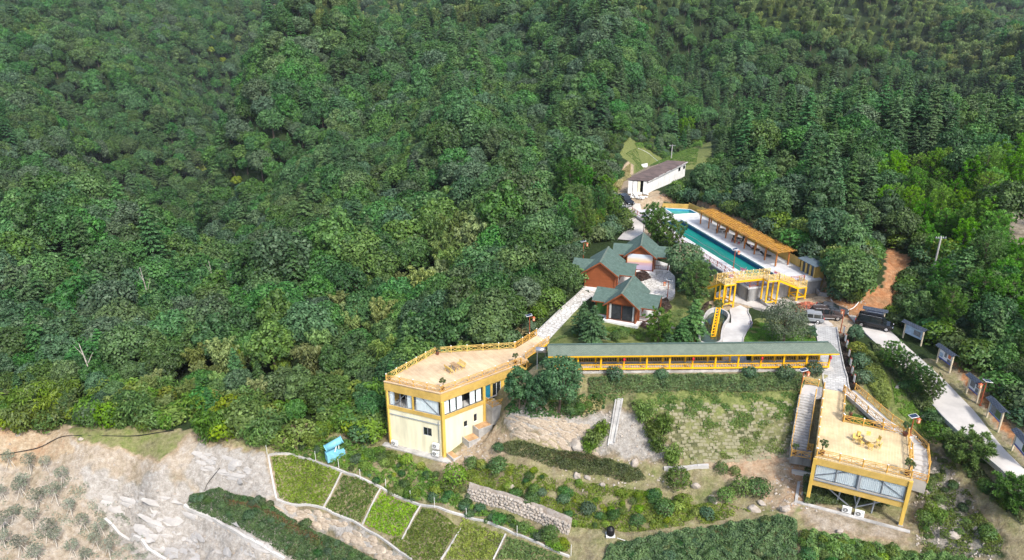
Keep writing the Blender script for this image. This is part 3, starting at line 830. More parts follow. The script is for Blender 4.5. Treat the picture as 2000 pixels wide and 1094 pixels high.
def water_mat(name, c1, c2, bump=.06, scale=1.2):
    m, N, L, P = node_mat(name)
    tc = N.new('ShaderNodeTexCoord'); n = N.new('ShaderNodeTexNoise'); n.inputs['Scale'].default_value = .25; n.inputs['Detail'].default_value = 3
    L.new(tc.outputs['Object'], n.inputs['Vector'])
    r = N.new('ShaderNodeValToRGB'); r.color_ramp.elements[0].position, r.color_ramp.elements[1].position = .35, .65
    r.color_ramp.elements[0].color = (*c1, 1); r.color_ramp.elements[1].color = (*c2, 1)
    L.new(n.outputs['Fac'], r.inputs[0]); L.new(r.outputs[0], P.inputs['Base Color'])
    P.inputs['Roughness'].default_value = .06; P.inputs['Specular IOR Level'].default_value = .5
    w = N.new('ShaderNodeTexNoise'); w.inputs['Scale'].default_value = scale; w.inputs['Detail'].default_value = 3
    L.new(tc.outputs['Object'], w.inputs['Vector'])
    b = N.new('ShaderNodeBump'); b.inputs['Strength'].default_value = bump; L.new(w.outputs['Fac'], b.inputs['Height']); L.new(b.outputs[0], P.inputs['Normal'])
    return m
M['poolwater'] = water_mat('pool_water', (.007, .16, .14), (.01, .22, .185), .3, 2.2)
M['smallwater'] = water_mat('shallow_pool_water', (.06, .3, .24), (.1, .36, .28), .05)
M['pondwater'] = water_mat('pond_water', (.03, .05, .03), (.05, .075, .04), .05)
# crazy paving
def crazy(name, c1, c2, cm, scale):
    m, N, L, P = node_mat(name)
    tc = N.new('ShaderNodeTexCoord')
    v = N.new('ShaderNodeTexVoronoi'); v.feature = 'DISTANCE_TO_EDGE'; v.inputs['Scale'].default_value = scale
    v2 = N.new('ShaderNodeTexVoronoi'); v2.inputs['Scale'].default_value = scale
    L.new(tc.outputs['Object'], v.inputs['Vector']); L.new(tc.outputs['Object'], v2.inputs['Vector'])
    r = N.new('ShaderNodeValToRGB'); r.color_ramp.elements[0].position, r.color_ramp.elements[1].position = .03, .08
    r.color_ramp.elements[0].color = (0, 0, 0, 1)
    L.new(v.outputs['Distance'], r.inputs[0])
    r2 = N.new('ShaderNodeValToRGB'); r2.color_ramp.elements[0].color = (*c1, 1); r2.color_ramp.elements[1].color = (*c2, 1)
    s = N.new('ShaderNodeSeparateColor'); L.new(v2.outputs['Color'], s.inputs[0]); L.new(s.outputs[0], r2.inputs[0])
    x = N.new('ShaderNodeMix'); x.data_type = 'RGBA'; x.inputs[6].default_value = (*cm, 1)
    L.new(r.outputs[0], x.inputs[0]); L.new(r2.outputs[0], x.inputs[7]); L.new(x.outputs[2], P.inputs['Base Color'])
    b = N.new('ShaderNodeBump'); b.inputs['Strength'].default_value = .5; b.inputs['Distance'].default_value = .04
    L.new(r.outputs[0], b.inputs['Height']); L.new(b.outputs[0], P.inputs['Normal'])
    P.inputs['Roughness'].default_value = .9
    return m
M['crazy'] = crazy('crazy_paving', (.52, .5, .46), (.66, .64, .6), (.3, .28, .24), 1.5)

# ------------------------------------------------------------------ paths and pavements laid on the ground
def resample(pts, n):
    P_ = np.array([[q[0], q[1]] for q in pts]); d = np.r_[0, np.cumsum(np.hypot(*np.diff(P_, axis=0).T))]
    s = np.linspace(0, d[-1], n)
    return np.stack([np.interp(s, d, P_[:, 0]), np.interp(s, d, P_[:, 1])], 1)
def strip(name, left, right, m, lift=.06, label=None, nl=None, mc=7, smoothz=True, curb=None, kind='structure'):
    l, r = gpoly(left), gpoly(right)
    ln = sum((b - a).length for a, b in zip(l[:-1], l[1:]))
    nl = nl or max(6, int(ln / .8))
    A, B = resample(l, nl), resample(r, nl)
    t = np.linspace(0, 1, mc)
    G = A[:, None, :] * (1 - t[None, :, None]) + B[:, None, :] * t[None, :, None]
    Zg = tz(G[..., 0].ravel(), G[..., 1].ravel()).reshape(G.shape[:2])
    if smoothz:
        zm = np.maximum(Zg.mean(1), np.max(Zg, 1) - .12)
        k = np.ones(5) / 5
        zp = np.pad(zm, 2, mode='edge'); zm = np.maximum(np.convolve(zp, k, 'valid'), Zg.max(1) - .05)
        Zg = np.repeat(zm[:, None], mc, 1)
    mb = MB()
    V = np.concatenate([G, (Zg + lift)[..., None]], 2).reshape(-1, 3)
    F = [(i * mc + j, i * mc + j + 1, (i + 1) * mc + j + 1, (i + 1) * mc + j) for i in range(nl - 1) for j in range(mc - 1)]
    F = [tuple(reversed(f)) if np.cross(V[f[1]] - V[f[0]], V[f[2]] - V[f[0]])[2] < 0 else f for f in F]
    mb.arrays(V, F)
    for e in (0, mc - 1):
        for i in range(nl - 1):
            a, b = Vector(V[i * mc + e]), Vector(V[(i + 1) * mc + e])
            mb.quad(a, b, b - Vector((0, 0, .5)), a - Vector((0, 0, .5)))
    o = mb.build(name, m, kind=kind)
    edges = [[Vector(V[i * mc + e]) for i in range(nl)] for e in (0, mc - 1)]
    for e in (curb or ()):
        k = MB()
        for a, b in zip(edges[e][:-1], edges[e][1:]): k.beam(a + Vector((0, 0, .03)), b + Vector((0, 0, .03)), .14, .24)
        k.build('kerb', M['concrete'], o)
    return o, edges
M['road'] = mat('concrete_road', (.5, .475, .44), .9, .12, .25, bump=.08, bscale=25)
strip('road', '1655 615;1690 652;1760 722;1838 828;1900 893;1990 990;2080 1080', '1712 625;1765 672;1850 748;1900 800;1960 876;2020 945;2120 1050', M['road'], .07, curb=(0,))
strip('paved_path', '1592 634;1596 660;1602 700;1607 738;1612 762', '1634 640;1640 680;1648 720;1656 756;1660 770', M['paver'], .07, curb=(0, 1))
strip('stone_path', '1044 662;1070 634;1098 604;1124 580;1138 566', '1068 668;1092 642;1120 612;1142 590;1160 576', M['crazy'], .06, curb=(0,))
strip('courtyard', '1150 568;1200 545;1240 530;1268 512;1290 512', '1160 590;1240 610;1290 600;1318 582;1318 545', M['crazy'], .05, mc=14)
strip('garden_path', '1446 596;1424 604;1428 618;1428 632;1416 644;1411 660;1411 678;1411 720', '1462 606;1460 612;1466 622;1468 634;1460 646;1452 660;1450 676;1460 720', M['pale'], .06, curb=(1,))
strip('car_park', '1590 640;1500 612;1440 592;1400 585;1395 575', '1640 636;1640 612;1580 592;1490 575;1420 566', M['road'], .03, mc=10)
strip('upper_track', '1206 470;1222 452;1226 436;1222 418;1212 400', '1256 472;1258 452;1262 438;1256 420;1250 400', M['road'], .05)
# ------------------------------------------------------------------ shared building pieces
def v3(q, z): return Vector((q[0], q[1], z))
def railing(parent, pts, h=1.0, step=2.3, m=None, capm=True, brace='x', post=.11, name='railing', rail=.06):
    """posts at every bay, top and bottom rails, crossed braces between"""
    m = m or M['rail']; r, posts = MB(), []
    for a, b in zip(pts[:-1], pts[1:]):
        a, b = Vector(a), Vector(b); d = b - a; n = max(1, round(d.length / step))
        for i in range(n):
            p, q = a + d * (i / n), a + d * ((i + 1) / n)
            posts.append(p)
            zt, zb = Vector((0, 0, h * .92)), Vector((0, 0, h * .16))
            r.beam(p + zt, q + zt, rail, rail); r.beam(p + zb, q + zb, rail * .9, rail * .9)
            if brace == 'x':
                mid = (p + q) / 2
                r.beam(mid + zb, mid + zt, rail * .7, rail * .7)
                zm = Vector((0, 0, h * .74)); r.beam(p + zm, q + zm, rail * .8, rail * .8)
                for u_, w_ in ((p, mid), (mid, q)):
                    r.beam(u_ + zb, w_ + zm, rail * .6, rail * .6); r.beam(u_ + zm, w_ + zb, rail * .6, rail * .6)
            elif brace == 'bars':
                k = max(2, int((q - p).length / .28))
                for j in range(1, k):
                    c = p + (q - p) * (j / k); r.beam(c + zb, c + zt, .035, .035)
    posts.append(Vector(pts[-1]))
    o = r.build(name, m, parent)
    pmb = MB(); pmb.box((0, 0, h / 2), (post, post, h))
    if capm: pmb.box((0, 0, h + .03), (post * 1.25, post * 1.25, .06), mi=1)
    me = pmb.mesh('post', [m, M['cap']])
    off = root_of(parent).location
    for p in posts:
        q = bpy.data.objects.new('post', me); COL.objects.link(q); q.parent = o; q.location = p - off
    return o
def wallpiece(mb, a, b, z0, z1, th=.2, mi=0):
    """upright slab between plan points, thickness to the inner side (left of a->b)"""
    a, b = Vector((a[0], a[1])), Vector((b[0], b[1])); d = (b - a).normalized(); n = Vector((-d.y, d.x)) * th
    mb.prism([a, b, b + n, a + n], z0, z1, mi)
def holed(mb, a, b, z0, z1, holes, th=.2, mi=0):
    """wall with rectangular openings (s0, s1, za, zb), kept apart along the wall"""
    a, b = Vector((a[0], a[1])), Vector((b[0], b[1])); d = (b - a).normalized(); L_ = (b - a).length; s = 0
    for s0, s1, za, zb in sorted(holes):
        if s0 > s: wallpiece(mb, a + d * s, a + d * s0, z0, z1, th, mi)
        if za > z0: wallpiece(mb, a + d * s0, a + d * s1, z0, za, th, mi)
        if zb < z1: wallpiece(mb, a + d * s0, a + d * s1, zb, z1, th, mi)
        s = s1
    if s < L_: wallpiece(mb, a + d * s, b, z0, z1, th, mi)
def window(parent, a, b, s0, s1, za, zb, panes=2, curtain=None, inset=.08, bars=0, fm=None, gm=None, opened=()):
    a, b = Vector((a[0], a[1])), Vector((b[0], b[1])); d = (b - a).normalized(); n = Vector((-d.y, d.x))
    o = a + n * inset; fr = MB(); fm = fm or M['frame']
    P_ = lambda s, z, k=0: Vector(((o + d * s + n * k).x, (o + d * s + n * k).y, z))
    for z in (za + .03, zb - .03): fr.beam(P_(s0, z), P_(s1, z), .07, .06)
    for i in range(panes + 1):
        s = s0 + (s1 - s0) * i / panes; s = min(max(s, s0 + .03), s1 - .03)
        fr.beam(P_(s, za), P_(s, zb), .06, .07)
    w = fr.build('window', fm, parent)
    for i in range(panes):
        p0, p1 = s0 + (s1 - s0) * i / panes, s0 + (s1 - s0) * (i + 1) / panes
        g = MB(); g.quad(P_(p0 + .04, za + .05, .02), P_(p1 - .04, za + .05, .02), P_(p1 - .04, zb - .05, .02), P_(p0 + .04, zb - .05, .02))
        g.build('pane', gm or M['glass'], w)
    if curtain:
        for i in range(panes):
            if i in opened: continue
            p0, p1 = s0 + (s1 - s0) * i / panes + .08, s0 + (s1 - s0) * (i + 1) / panes - .08
            c = MB(); k = max(8, int((p1 - p0) / .09)); V, F = [], []
            for j in range(k + 1):
                s = p0 + (p1 - p0) * j / k; off = .16 + (.022 if j % 2 else -.012)
                V += [tuple(P_(s, za + .04, off)), tuple(P_(s, zb - .02, off))]
            F = [(2 * j, 2 * j + 2, 2 * j + 3, 2 * j + 1) for j in range(k)]
            c.add(V, F); c.build('curtain', curtain, w)
    return w
def roofplane(mb, quad, t, uvw=None):
    mb.slab(*quad, t)
def set_uv(o, du=None):
    """unwrap every face along its own slope in metres, so shingle courses follow the eaves"""
    me = o.data; uv = me.uv_layers.new(name='courses')
    for p in me.polygons:
        n = p.normal
        h = Vector((-n.y, n.x, 0))
        h = h.normalized() if h.length > 1e-4 else Vector((1, 0, 0))
        s = n.cross(h)
        for li in p.loop_indices:
            c = me.vertices[me.loops[li].vertex_index].co
            uv.data[li].uv = (c.dot(h), c.dot(s))
    return o
AC_ME = None
def ac_unit(loc, rz, label):
    """outdoor air-conditioner: case, fan ring, grille bars, feet"""
    r = thing('air_conditioner', label, 'air conditioner', loc); r.rotation_euler = (0, 0, rz)
    b = MB(); b.box((0, 0, .36), (.92, .34, .64)); b.build('case', M['white'], r, local=True)
    f = MB(); f.tube((-.14, -.172, .36), (-.14, -.185, .36), .26, .26, 20); fo = f.build('fan_opening', M['frame'], r, local=True)
    g = MB()
    for k in range(5): g.box((-.14, -.192, .36 + (k - 2) * .1), (.5 - .06 * abs(k - 2), .012, .012))
    g.tube((-.14, -.185, .36), (-.14, -.205, .36), .07, .06, 10)
    g.build('grille', M['white'], fo, local=True)
    ft = MB(); ft.box((-.3, 0, .02), (.08, .36, .04)); ft.box((.3, 0, .02), (.08, .36, .04)); ft.build('foot', M['steel'], r, local=True)
    l = MB(); l.box((.3, -.174, .55), (.16, .006, .05)); l.build('badge', M['lightblue'], r, local=True)
    return r

# ------------------------------------------------------------------ cream house with a roof deck
H1 = thing('cream_house', 'cream two-storey house with ochre window band and a timber roof deck', 'house', (LA.x, LA.y, -11.3))
ctr = (LA + LB + LC + LDD + LE) / 5
dk = MB(); dk.prism([LA, LB, LC, LDD, LE], LD - .14, LD); dk.build('roof_deck', M['deckL'], H1)
def inset(p, k): return p + (ctr - p).normalized() * k
eR = (LE - LA).normalized(); eF = (LB - LA).normalized()
sR, sF = 10.3, (LB - LA).length
def Lr(s, k=0.0):      # along the right face, k outward
    q = LA + eR * s + Vector((eR.y, -eR.x)) * k; return q
def Lf(s, k=0.0):
    q = LA + eF * s + Vector((-eF.y, eF.x)) * k; return q
fs = MB()
wallpiece(fs, Lf(sF, .02), Lf(0, .02), LD - 1.3, LD - .145, .14); wallpiece(fs, Lr(0.0, .02), Lr(14.4, .02), LD - 1.3, LD - .145, .14)
fs.build('fascia', M['ochre'], H1)
eg = MB()
for a, b in ((Lf(sF), Lf(0)), (Lr(0), Lr(14.4))): eg.beam(v3(a, LD + .04), v3(b, LD + .04), .2, .09)
eg.build('deck_edge', M['deckL'], H1)
# storeys
ZW1, ZW0, ZB0 = LD - 1.3, LD - 3.45, LD - 4.0
inF0, inF1 = Lf(.05, -.12), Lf(sF - .35, -.12)
inR0, inR1 = Lr(.05, -.12), Lr(sR, -.12)
wl = MB()
holed(wl, inF1, inF0, -11.4, ZB0, [(5.1, 6.35, -8.45, -7.2)], .2)
holed(wl, inR0, inR1, -11.4, ZB0, [(3.4, 4.05, -8.0, -7.05), (5.0, 5.6, -7.8, -6.55)], .2)
wl.prism([inF1, inF1 + (LC - LB).normalized() * 8.6, inF1 + (LC - LB).normalized() * 8.6 + Vector((.2, 0)), inF1 + Vector((.2, 0))], -11.4, ZB0)
wl.build('wall', M['cream'], H1)
bd = MB()
wallpiece(bd, Lf(sF - .3, .0), Lf(0, .0), ZB0, ZW0, .3); wallpiece(bd, Lr(0, .0), Lr(6.9, .0), ZB0, ZW0, .3)
bd.build('beam', M['ochre'], H1)
back = MB()
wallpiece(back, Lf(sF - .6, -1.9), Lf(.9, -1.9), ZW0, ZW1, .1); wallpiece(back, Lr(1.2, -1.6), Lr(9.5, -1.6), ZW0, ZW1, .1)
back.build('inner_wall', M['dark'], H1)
fl = MB(); fl.prism([Lf(sF - .4, -.1), Lf(0, -.1), Lr(9.8, -.1), Lr(9.8, -3), Lf(sF - .4, -4)], ZW0 - .1, ZW0 + .01); fl.build('floor', M['concrete'], H1)
sd_ = MB(); wallpiece(sd_, inF1 + (LC - LB).normalized() * 8.6, inF1 + (LC - LB).normalized() * .1, ZB0, ZW1, .15); sd_.build('side_wall', M['ochre'], H1)
for q, w_ in ((Lf(sF - .28, -.16), .34), (Lf(-.02, -.02) + eR * .16, .42), (Lr(6.75, -.12), .34)):
    p = MB(); p.box((q.x, q.y, (-11.4 + ZW1) / 2), (w_, w_, ZW1 + 11.4), math.atan2(eR.y, eR.x)); p.build('pillar', M['yellow'], H1)
p = MB(); q = Lf(sF * .5, -.1); p.box((q.x, q.y, (ZW0 + ZW1) / 2), (.2, .2, ZW1 - ZW0), math.atan2(eF.y, eF.x)); p.build('pillar', M['yellow'], H1)
La2, Lb2 = Lf(sF - .3, -.05), Lf(.1, -.05)
window(H1, La2, Lb2, .2, 3.7, ZW0, ZW1, 4, M['curtain'], opened=(1, 2), fm=M['steel'])
window(H1, La2, Lb2, 4.15, 7.6, ZW0, ZW1, 1, M['curtain'], fm=M['steel'])
window(H1, Lr(.1, -.05), Lr(7, -.05), .35, 6.4, ZW0, ZW1, 6, M['curtain'], opened=(3,))
bs_ = MB(); qa, qb = window, None
q0 = lambda s, z: v3(Lf(s, -.24), z)
bs_.beam(q0(7.0, ZW0 + .1), q0(5.3, ZW1 - .1), .1, .1); bs_.beam(q0(.6, ZW0 + .1), q0(2.9, ZW1 - .1), .1, .1); bs_.build('brace', M['steel'], H1)
window(H1, inF1, inF0, 5.1, 6.35, -8.45, -7.2, 2, None, gm=M['darkglass'], fm=M['steel'])
window(H1, inR0, inR1, 3.4, 4.05, -8.0, -7.05, 1, None, gm=M['darkglass'], fm=M['white']); window(H1, inR0, inR1, 5.0, 5.6, -7.8, -6.55, 1, None, gm=M['darkglass'], fm=M['white'])
pp = MB(); pp.path([v3(Lf(sF - .5, .0), ZB0 - .75), v3(Lf(.3, .0), ZB0 - .75), ], .06, 6); pp.path([v3(Lf(.45, .02), ZB0 - .2), v3(Lf(.45, .02), -11.2)], .05, 6); pp.build('drain_pipe', M['steel'], H1)
# entrance side: shutter, door, balcony
e = MB(); wallpiece(e, Lr(7.05, -.2), Lr(7.85, -.2), ZW0 - .05, ZW1, .06); e.build('shutter', M['blueshutter'], H1)
dr = MB(); holed(dr, Lr(7.9, -.2), Lr(10.4, -.2), ZW0 - .6, ZW1, [(.35, 1.75, ZW0 - .5, ZW1 - .25)], .12); dr.build('entrance_wall', M['yellow'], H1)
window(H1, Lr(7.9, -.2), Lr(10.4, -.2), .35, 1.75, ZW0 - .5, ZW1 - .25, 2, None, gm=M['darkglass'], fm=M['white'])
bl = MB(); bl.prism([Lr(6.95, .0), Lr(6.95, 1.5), Lr(10.2, 1.8), Lr(10.6, .0)], -8.2, ZW0 - .55); bl.build('balcony', M['concrete'], H1)
zb = ZW0 - .55
railing(H1, [v3(Lr(7.05, .1), zb), v3(Lr(7.05, 1.4), zb), v3(Lr(10.1, 1.7), zb)], .95, 1.4, capm=False)
for k, (s0, s1, o1, z) in enumerate(((4.9, 6.95, 1.3, -8.2), (3.2, 4.9, 1.5, -9.3), (.6, 3.2, 1.7, -10.75))):
    st = MB(); st.prism([Lr(s0, .03), Lr(s0, o1), Lr(s1, o1 + .1), Lr(s1, .03)], -12, z); st.build('earth_terrace', mat('tan_earth', (.5, .31, .16), .95, .2, 1.2, bump=.3, bscale=6), H1)
    w_ = MB(); wallpiece(w_, Lr(s0 - .02, o1 + .12), Lr(s1, o1 + .22), -12, z + .12, .12); wallpiece(w_, Lr(s0 - .12, .03), Lr(s0 - .12, o1 + .12), -12, z + .12, .1); w_.build('terrace_wall', M['concrete'], H1)
ap = MB(); ap.prism([Lf(sF + .6, .7), Lf(-1.2, .9), Lr(1.0, 1.9), Lr(1.0, -.1), Lf(sF + .6, -.1)], -11.9, -11.12); ap.build('apron', M['concrete'], H1)
# roof railings
railing(H1, [v3(inset(LA, .25), LD), v3(inset(LB, .35), LD)], 1.0, 2.0); railing(H1, [v3(inset(LB, .35), LD), v3(inset(LC, .25), LD), v3(inset(LDD, .2), LD)], 1.05, 2.1, m=mat('pale_yellow_rail', (.74, .52, .16), .5, .08, 2.0))
railing(H1, [v3(inset(LA, .25), LD), v3(Lr(13.0, -.2), LD)], 1.0, 2.05)
# stair bridge up to the stone path
BR0, BR1, BR2, BR3 = v3(LDD, LD), v3(LE + Vector((-.6, .7)), LD), at(1072, 668, .1), at(1048, 655, .1)
sb = MB(); sb.slab(BR0, BR1, BR2, BR3, .14); sb.build('ramp', M['deckL'], H1)
railing(H1, [BR0 + Vector((0, 0, .02)), BR3 + Vector((0, 0, .02))], 1.0, 1.3); railing(H1, [BR1 + Vector((0, 0, .02)), BR2 + Vector((0, 0, .02))], 1.0, 1.3)
sb = MB(); sb.beam(BR1 - Vector((0, 0, .2)), BR2 - Vector((0, 0, .2)), .12, .3); sb.beam(BR0 - Vector((0, 0, .2)), BR3 - Vector((0, 0, .2)), .12, .3); sb.build('ramp_beam', M['steel_yellow'], H1)
# stair down beside the corridor
S0, S1 = v3(Lr(13.2, -.1), LD), v3(Lr(16.2, -1.2), LD - 2.2)
s_ = MB(); s_.slab(v3(Lr(12.6, .0), LD), v3(Lr(12.9, 1.3), LD), v3(Lr(15.6, 1.6), LD - 1.9), v3(Lr(15.6, .2), LD - 1.9), .3); s_.build('side_stair', M['yellow'], H1)
railing(H1, [v3(Lr(12.9, 1.25), LD), v3(Lr(15.6, 1.55), LD - 1.9)], 1.0, 1.2, capm=False); railing(H1, [v3(Lr(12.9, .1), LD), v3(Lr(15.6, .25), LD - 1.9)], 1.0, 1.2, capm=False)

# ------------------------------------------------------------------ deck house on stilts
RZ = -.8
H2 = thing('stilt_house', 'ochre deck house on tall yellow posts with pale blue curtains', 'house', tuple(RP(0, 0, -6.7)))
RW, RD_ = 9.4, 8.9
dk = MB(); dk.prism([RP(0, 0), RP(RW, 0), RP(RW, RD_), RP(2.5, RD_ - .2), RP(2.6, 16.0), RP(0, 16.0)], RZ - .15, RZ); dk.build('roof_deck', M['deckR'], H2)
f = MB(); wallpiece(f, RP(-.02, -.03), RP(RW + .02, -.03), RZ - .95, RZ - .155, .12); wallpiece(f, RP(RW + .03, .1), RP(RW + .03, 6.5), RZ - .95, RZ - .155, .12); wallpiece(f, RP(-.03, 16), RP(-.03, .1), RZ - .6, RZ - .155, .12)
f.build('fascia', M['ochre'], H2)
WZ1, WZ0, WB = RZ - .95, RZ - 2.75, RZ - 3.65
f = MB(); wallpiece(f, RP(.16, .0), RP(RW - .16, .0), WB, WZ0, .18); f.build('beam', M['ochre'], H2)
sw = MB(); wallpiece(sw, RP(RW - .1, .4), RP(RW - .1, 6.2), WB, WZ1, .15); wallpiece(sw, RP(.1, 6.2), RP(.1, .4), WB, WZ1, .15); wallpiece(sw, RP(.1, 6.2), RP(RW - .1, 6.2), WB, WZ1, .15); sw.build('side_wall', M['ochre'], H2)
fl = MB(); fl.prism([RP(.1, .2), RP(RW - .1, .2), RP(RW - .1, 6.2), RP(.1, 6.2)], WB + .02, WB + .2); fl.build('floor', M['concrete'], H2)
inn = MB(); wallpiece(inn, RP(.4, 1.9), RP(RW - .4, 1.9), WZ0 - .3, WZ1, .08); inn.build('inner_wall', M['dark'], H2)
for u_ in (.08, RW - .08):
    p = MB(); q = RP(u_, .02); p.box((q.x, q.y, (-6.7 + RZ - .2) / 2), (.36, .36, 6.5 + RZ), math.atan2(RU.y, RU.x)); p.build('post', M['yellow'], H2)
    p = MB(); p.box((q.x, q.y, -6.72), (.5, .5, .36), math.atan2(RU.y, RU.x)); p.build('footing', M['concrete'], H2)
for u_, v_ in ((.3, 5.8), (RW - .3, 5.8)):
    p = MB(); q = RP(u_, v_); p.box((q.x, q.y, -4.5), (.25, .25, 3.6), math.atan2(RU.y, RU.x)); p.build('rear_post', M['steel'], H2)
window(H2, RP(.2, -.02), RP(RW, -.02), .1, 4.3, WZ0, WZ1, 2, M['curtain'], fm=M['steel']); window(H2, RP(.2, -.02), RP(RW, -.02), 4.55, 8.85, WZ0, WZ1, 2, M['curtain'], fm=M['steel'])
b = MB(); b.beam(RP(4.62, .02, WZ0), RP(4.62, .02, WZ1), .2, .16); b.build('mullion', M['steel'], H2)
b = MB(); b.beam(RP(.4, .2, WZ0 + .3), RP(3.4, .2, WZ1 - .1), .12, .12); b.build('brace', M['steel'], H2)
b = MB(); b.beam(RP(RW - .4, .2, WZ0 + .2), RP(RW - 3.0, .2, WZ1 - .1), .12, .12); b.build('brace', M['steel'], H2)
b = MB(); b.beam(RP(.3, -.02, WZ0 - .08), RP(RW - .3, -.02, WZ0 - .08), .16, .14); b.build('sill', M['steel'], H2)
for (u0, v0, z0, u1, v1, z1) in ((1.5, .6, WB, 4.3, .9, -6.6), (3.2, .8, WB, 3.0, .8, -6.6), (5.2, .8, WB, 4.9, .8, -6.6), (7.6, .6, WB, 4.9, .9, -6.5), (6.6, .7, WB, 6.5, .7, -6.6), (4.4, .9, WB, 5.0, 1.2, -6.5)):
    b = MB(); b.beam(RP(u0, v0, z0), RP(u1, v1, z1), .13, .13); b.build('strut', M['steel'], H2)
# railings: front, right, back, neck both sides
railing(H2, [RP(.15, .15, RZ), RP(RW - .15, .15, RZ)], 1.0, 2.3); railing(H2, [RP(RW - .15, .15, RZ), RP(RW - .12, RD_ - .15, RZ)], 1.0, 2.1)
railing(H2, [RP(RW - .6, RD_ - .1, RZ), RP(2.6, RD_ - .3, RZ)], 1.0, 2.2); railing(H2, [RP(2.5, RD_ - .1, RZ), RP(2.52, 15.8, RZ)], 1.0, 2.2); railing(H2, [RP(.1, .2, RZ), RP(.1, 15.8, RZ)], 1.0, 2.1)
# plinth in front of the stilts
pl = MB(); pl.prism([RP(-1.2, -1.0), RP(10.2, -1.0), RP(10.2, -.55), RP(-1.2, -.55)], -8.4, -6.55); pl.prism([RP(-1.2, -.56), RP(-.9, -.56), RP(-.9, 3), RP(-1.2, 3)], -7.4, -6.5); pl.build('plinth', M['concrete'], H2)
for s_ in (.8, 3.4, 6.2):
    pl = MB(); pl.box(tuple(RP(s_ + 1.0, -1.3, -7.3)), (1.9, .5, 1.0), math.atan2(RU.y, RU.x)); pl.build('retaining_block', M['pale'], H2)
ac_unit(RP(4.05, -.35, -6.55), math.atan2(RU.y, RU.x), 'white air conditioner under the stilt house beside the crossing struts'); ac_unit(RP(5.3, -.45, -6.55), math.atan2(RU.y, RU.x), 'white air conditioner under the stilt house below the pipe bundle')
# concrete stair on its path side
ST = thing('concrete_stair', 'grey concrete stair with timber rails descending beside the stilt house', 'stairs', tuple(RP(-1.6, 9, -6)))
lo, hi = -4.1, RZ + .05
n_ = 19; va, vb = 13.2, 6.1
for i in range(n_):
    z = hi - (hi - lo) * (i + 1) / n_; y0 = va + (vb - va) * i / n_; y1 = va + (vb - va) * (i + 1) / n_
    s_ = MB(); s_.prism([RP(-2.5, y1), RP(-.8, y1), RP(-.8, y0), RP(-2.5, y0)], z - .35, z); s_.build('step', M['concrete'], ST)
s_ = MB(); s_.prism([RP(-2.5, va), RP(-.8, va), RP(-.05, va + .4), RP(-.05, 16), RP(-2.4, 16)], hi - .4, hi); s_.build('landing', M['pale'], ST)
s_ = MB(); s_.prism([RP(-2.6, vb), RP(-.15, vb), RP(-.15, vb - 1.9), RP(-2.4, vb - 2.2)], lo - .9, lo); s_.build('landing', M['darkconcrete'], ST)
s_ = MB(); s_.slab(RP(-2.62, va, hi - .2), RP(-2.62, vb, lo - .2), RP(-2.5, vb, lo - .2), RP(-2.5, va, hi - .2), .5); s_.slab(RP(-.8, va, hi - .2), RP(-.8, vb, lo - .2), RP(-.68, vb, lo - .2), RP(-.68, va, hi - .2), .5); s_.build('stringer', M['concrete'], ST)
railing(ST, [RP(-2.45, 15.9, hi), RP(-2.5, va, hi), RP(-2.5, vb, lo), RP(-2.35, vb - 2.1, lo), RP(-.25, vb - 1.85, lo)], 1.0, 2.1, capm=False)
railing(ST, [RP(-.75, va + .1, hi), RP(-.75, vb, lo), RP(-.2, vb, lo)], 1.0, 2.3, capm=False); railing(ST, [RP(-2.45, 15.9, hi), RP(-.6, 15.9, hi)], 1.0, 1.8)
# winding stone ramp on the other side
RM = thing('stone_ramp', 'pale winding stone ramp with double timber rails curving round the deck', 'ramp', tuple(RP(9, 10, -4)))
cl = [(1658, 764, -.72), (1690, 790, -.85), (1725, 820, -1.05), (1757, 840, -1.3), (1780, 855, -1.7), (1795, 880, -2.4), (1798, 905, -3.0), (1793, 938, -3.4)]
cl = [at(*q) for q in cl]
cx = resample([(q.x, q.y) for q in cl], 22); czs = np.interp(np.linspace(0, 1, 22), np.linspace(0, 1, len(cl)), [q.z for q in cl])
Lp, Rp = [], []
for i in range(22):
    d = Vector(cx[min(i + 1, 21)] - cx[max(i - 1, 0)]).normalized(); nn = Vector((-d.y, d.x)); c0 = Vector(cx[i])
    Lp.append(v3(c0 + nn * .85, czs[i])); Rp.append(v3(c0 - nn * .85, czs[i]))
for i in range(21):
    z = czs[i] if i < 10 else czs[i]
    s_ = MB(); s_.prism([Rp[i], Rp[i + 1], Lp[i + 1], Lp[i]], czs[i] - (.5 if i < 19 else 1.6), [czs[i], czs[i + 1], czs[i + 1], czs[i]] if i < 12 else czs[i]); s_.build('ramp_slab' if i < 12 else 'step', M['pale'], RM)
railing(RM, [q + Vector((0, 0, .02)) for q in Lp[::3]], 1.0, 2.0, capm=False); railing(RM, [q + Vector((0, 0, .02)) for q in Rp[::3]], 1.0, 2.0, capm=False); railing(RM, [Lp[-1], Rp[-1]], 1.0, 1.7, capm=False)

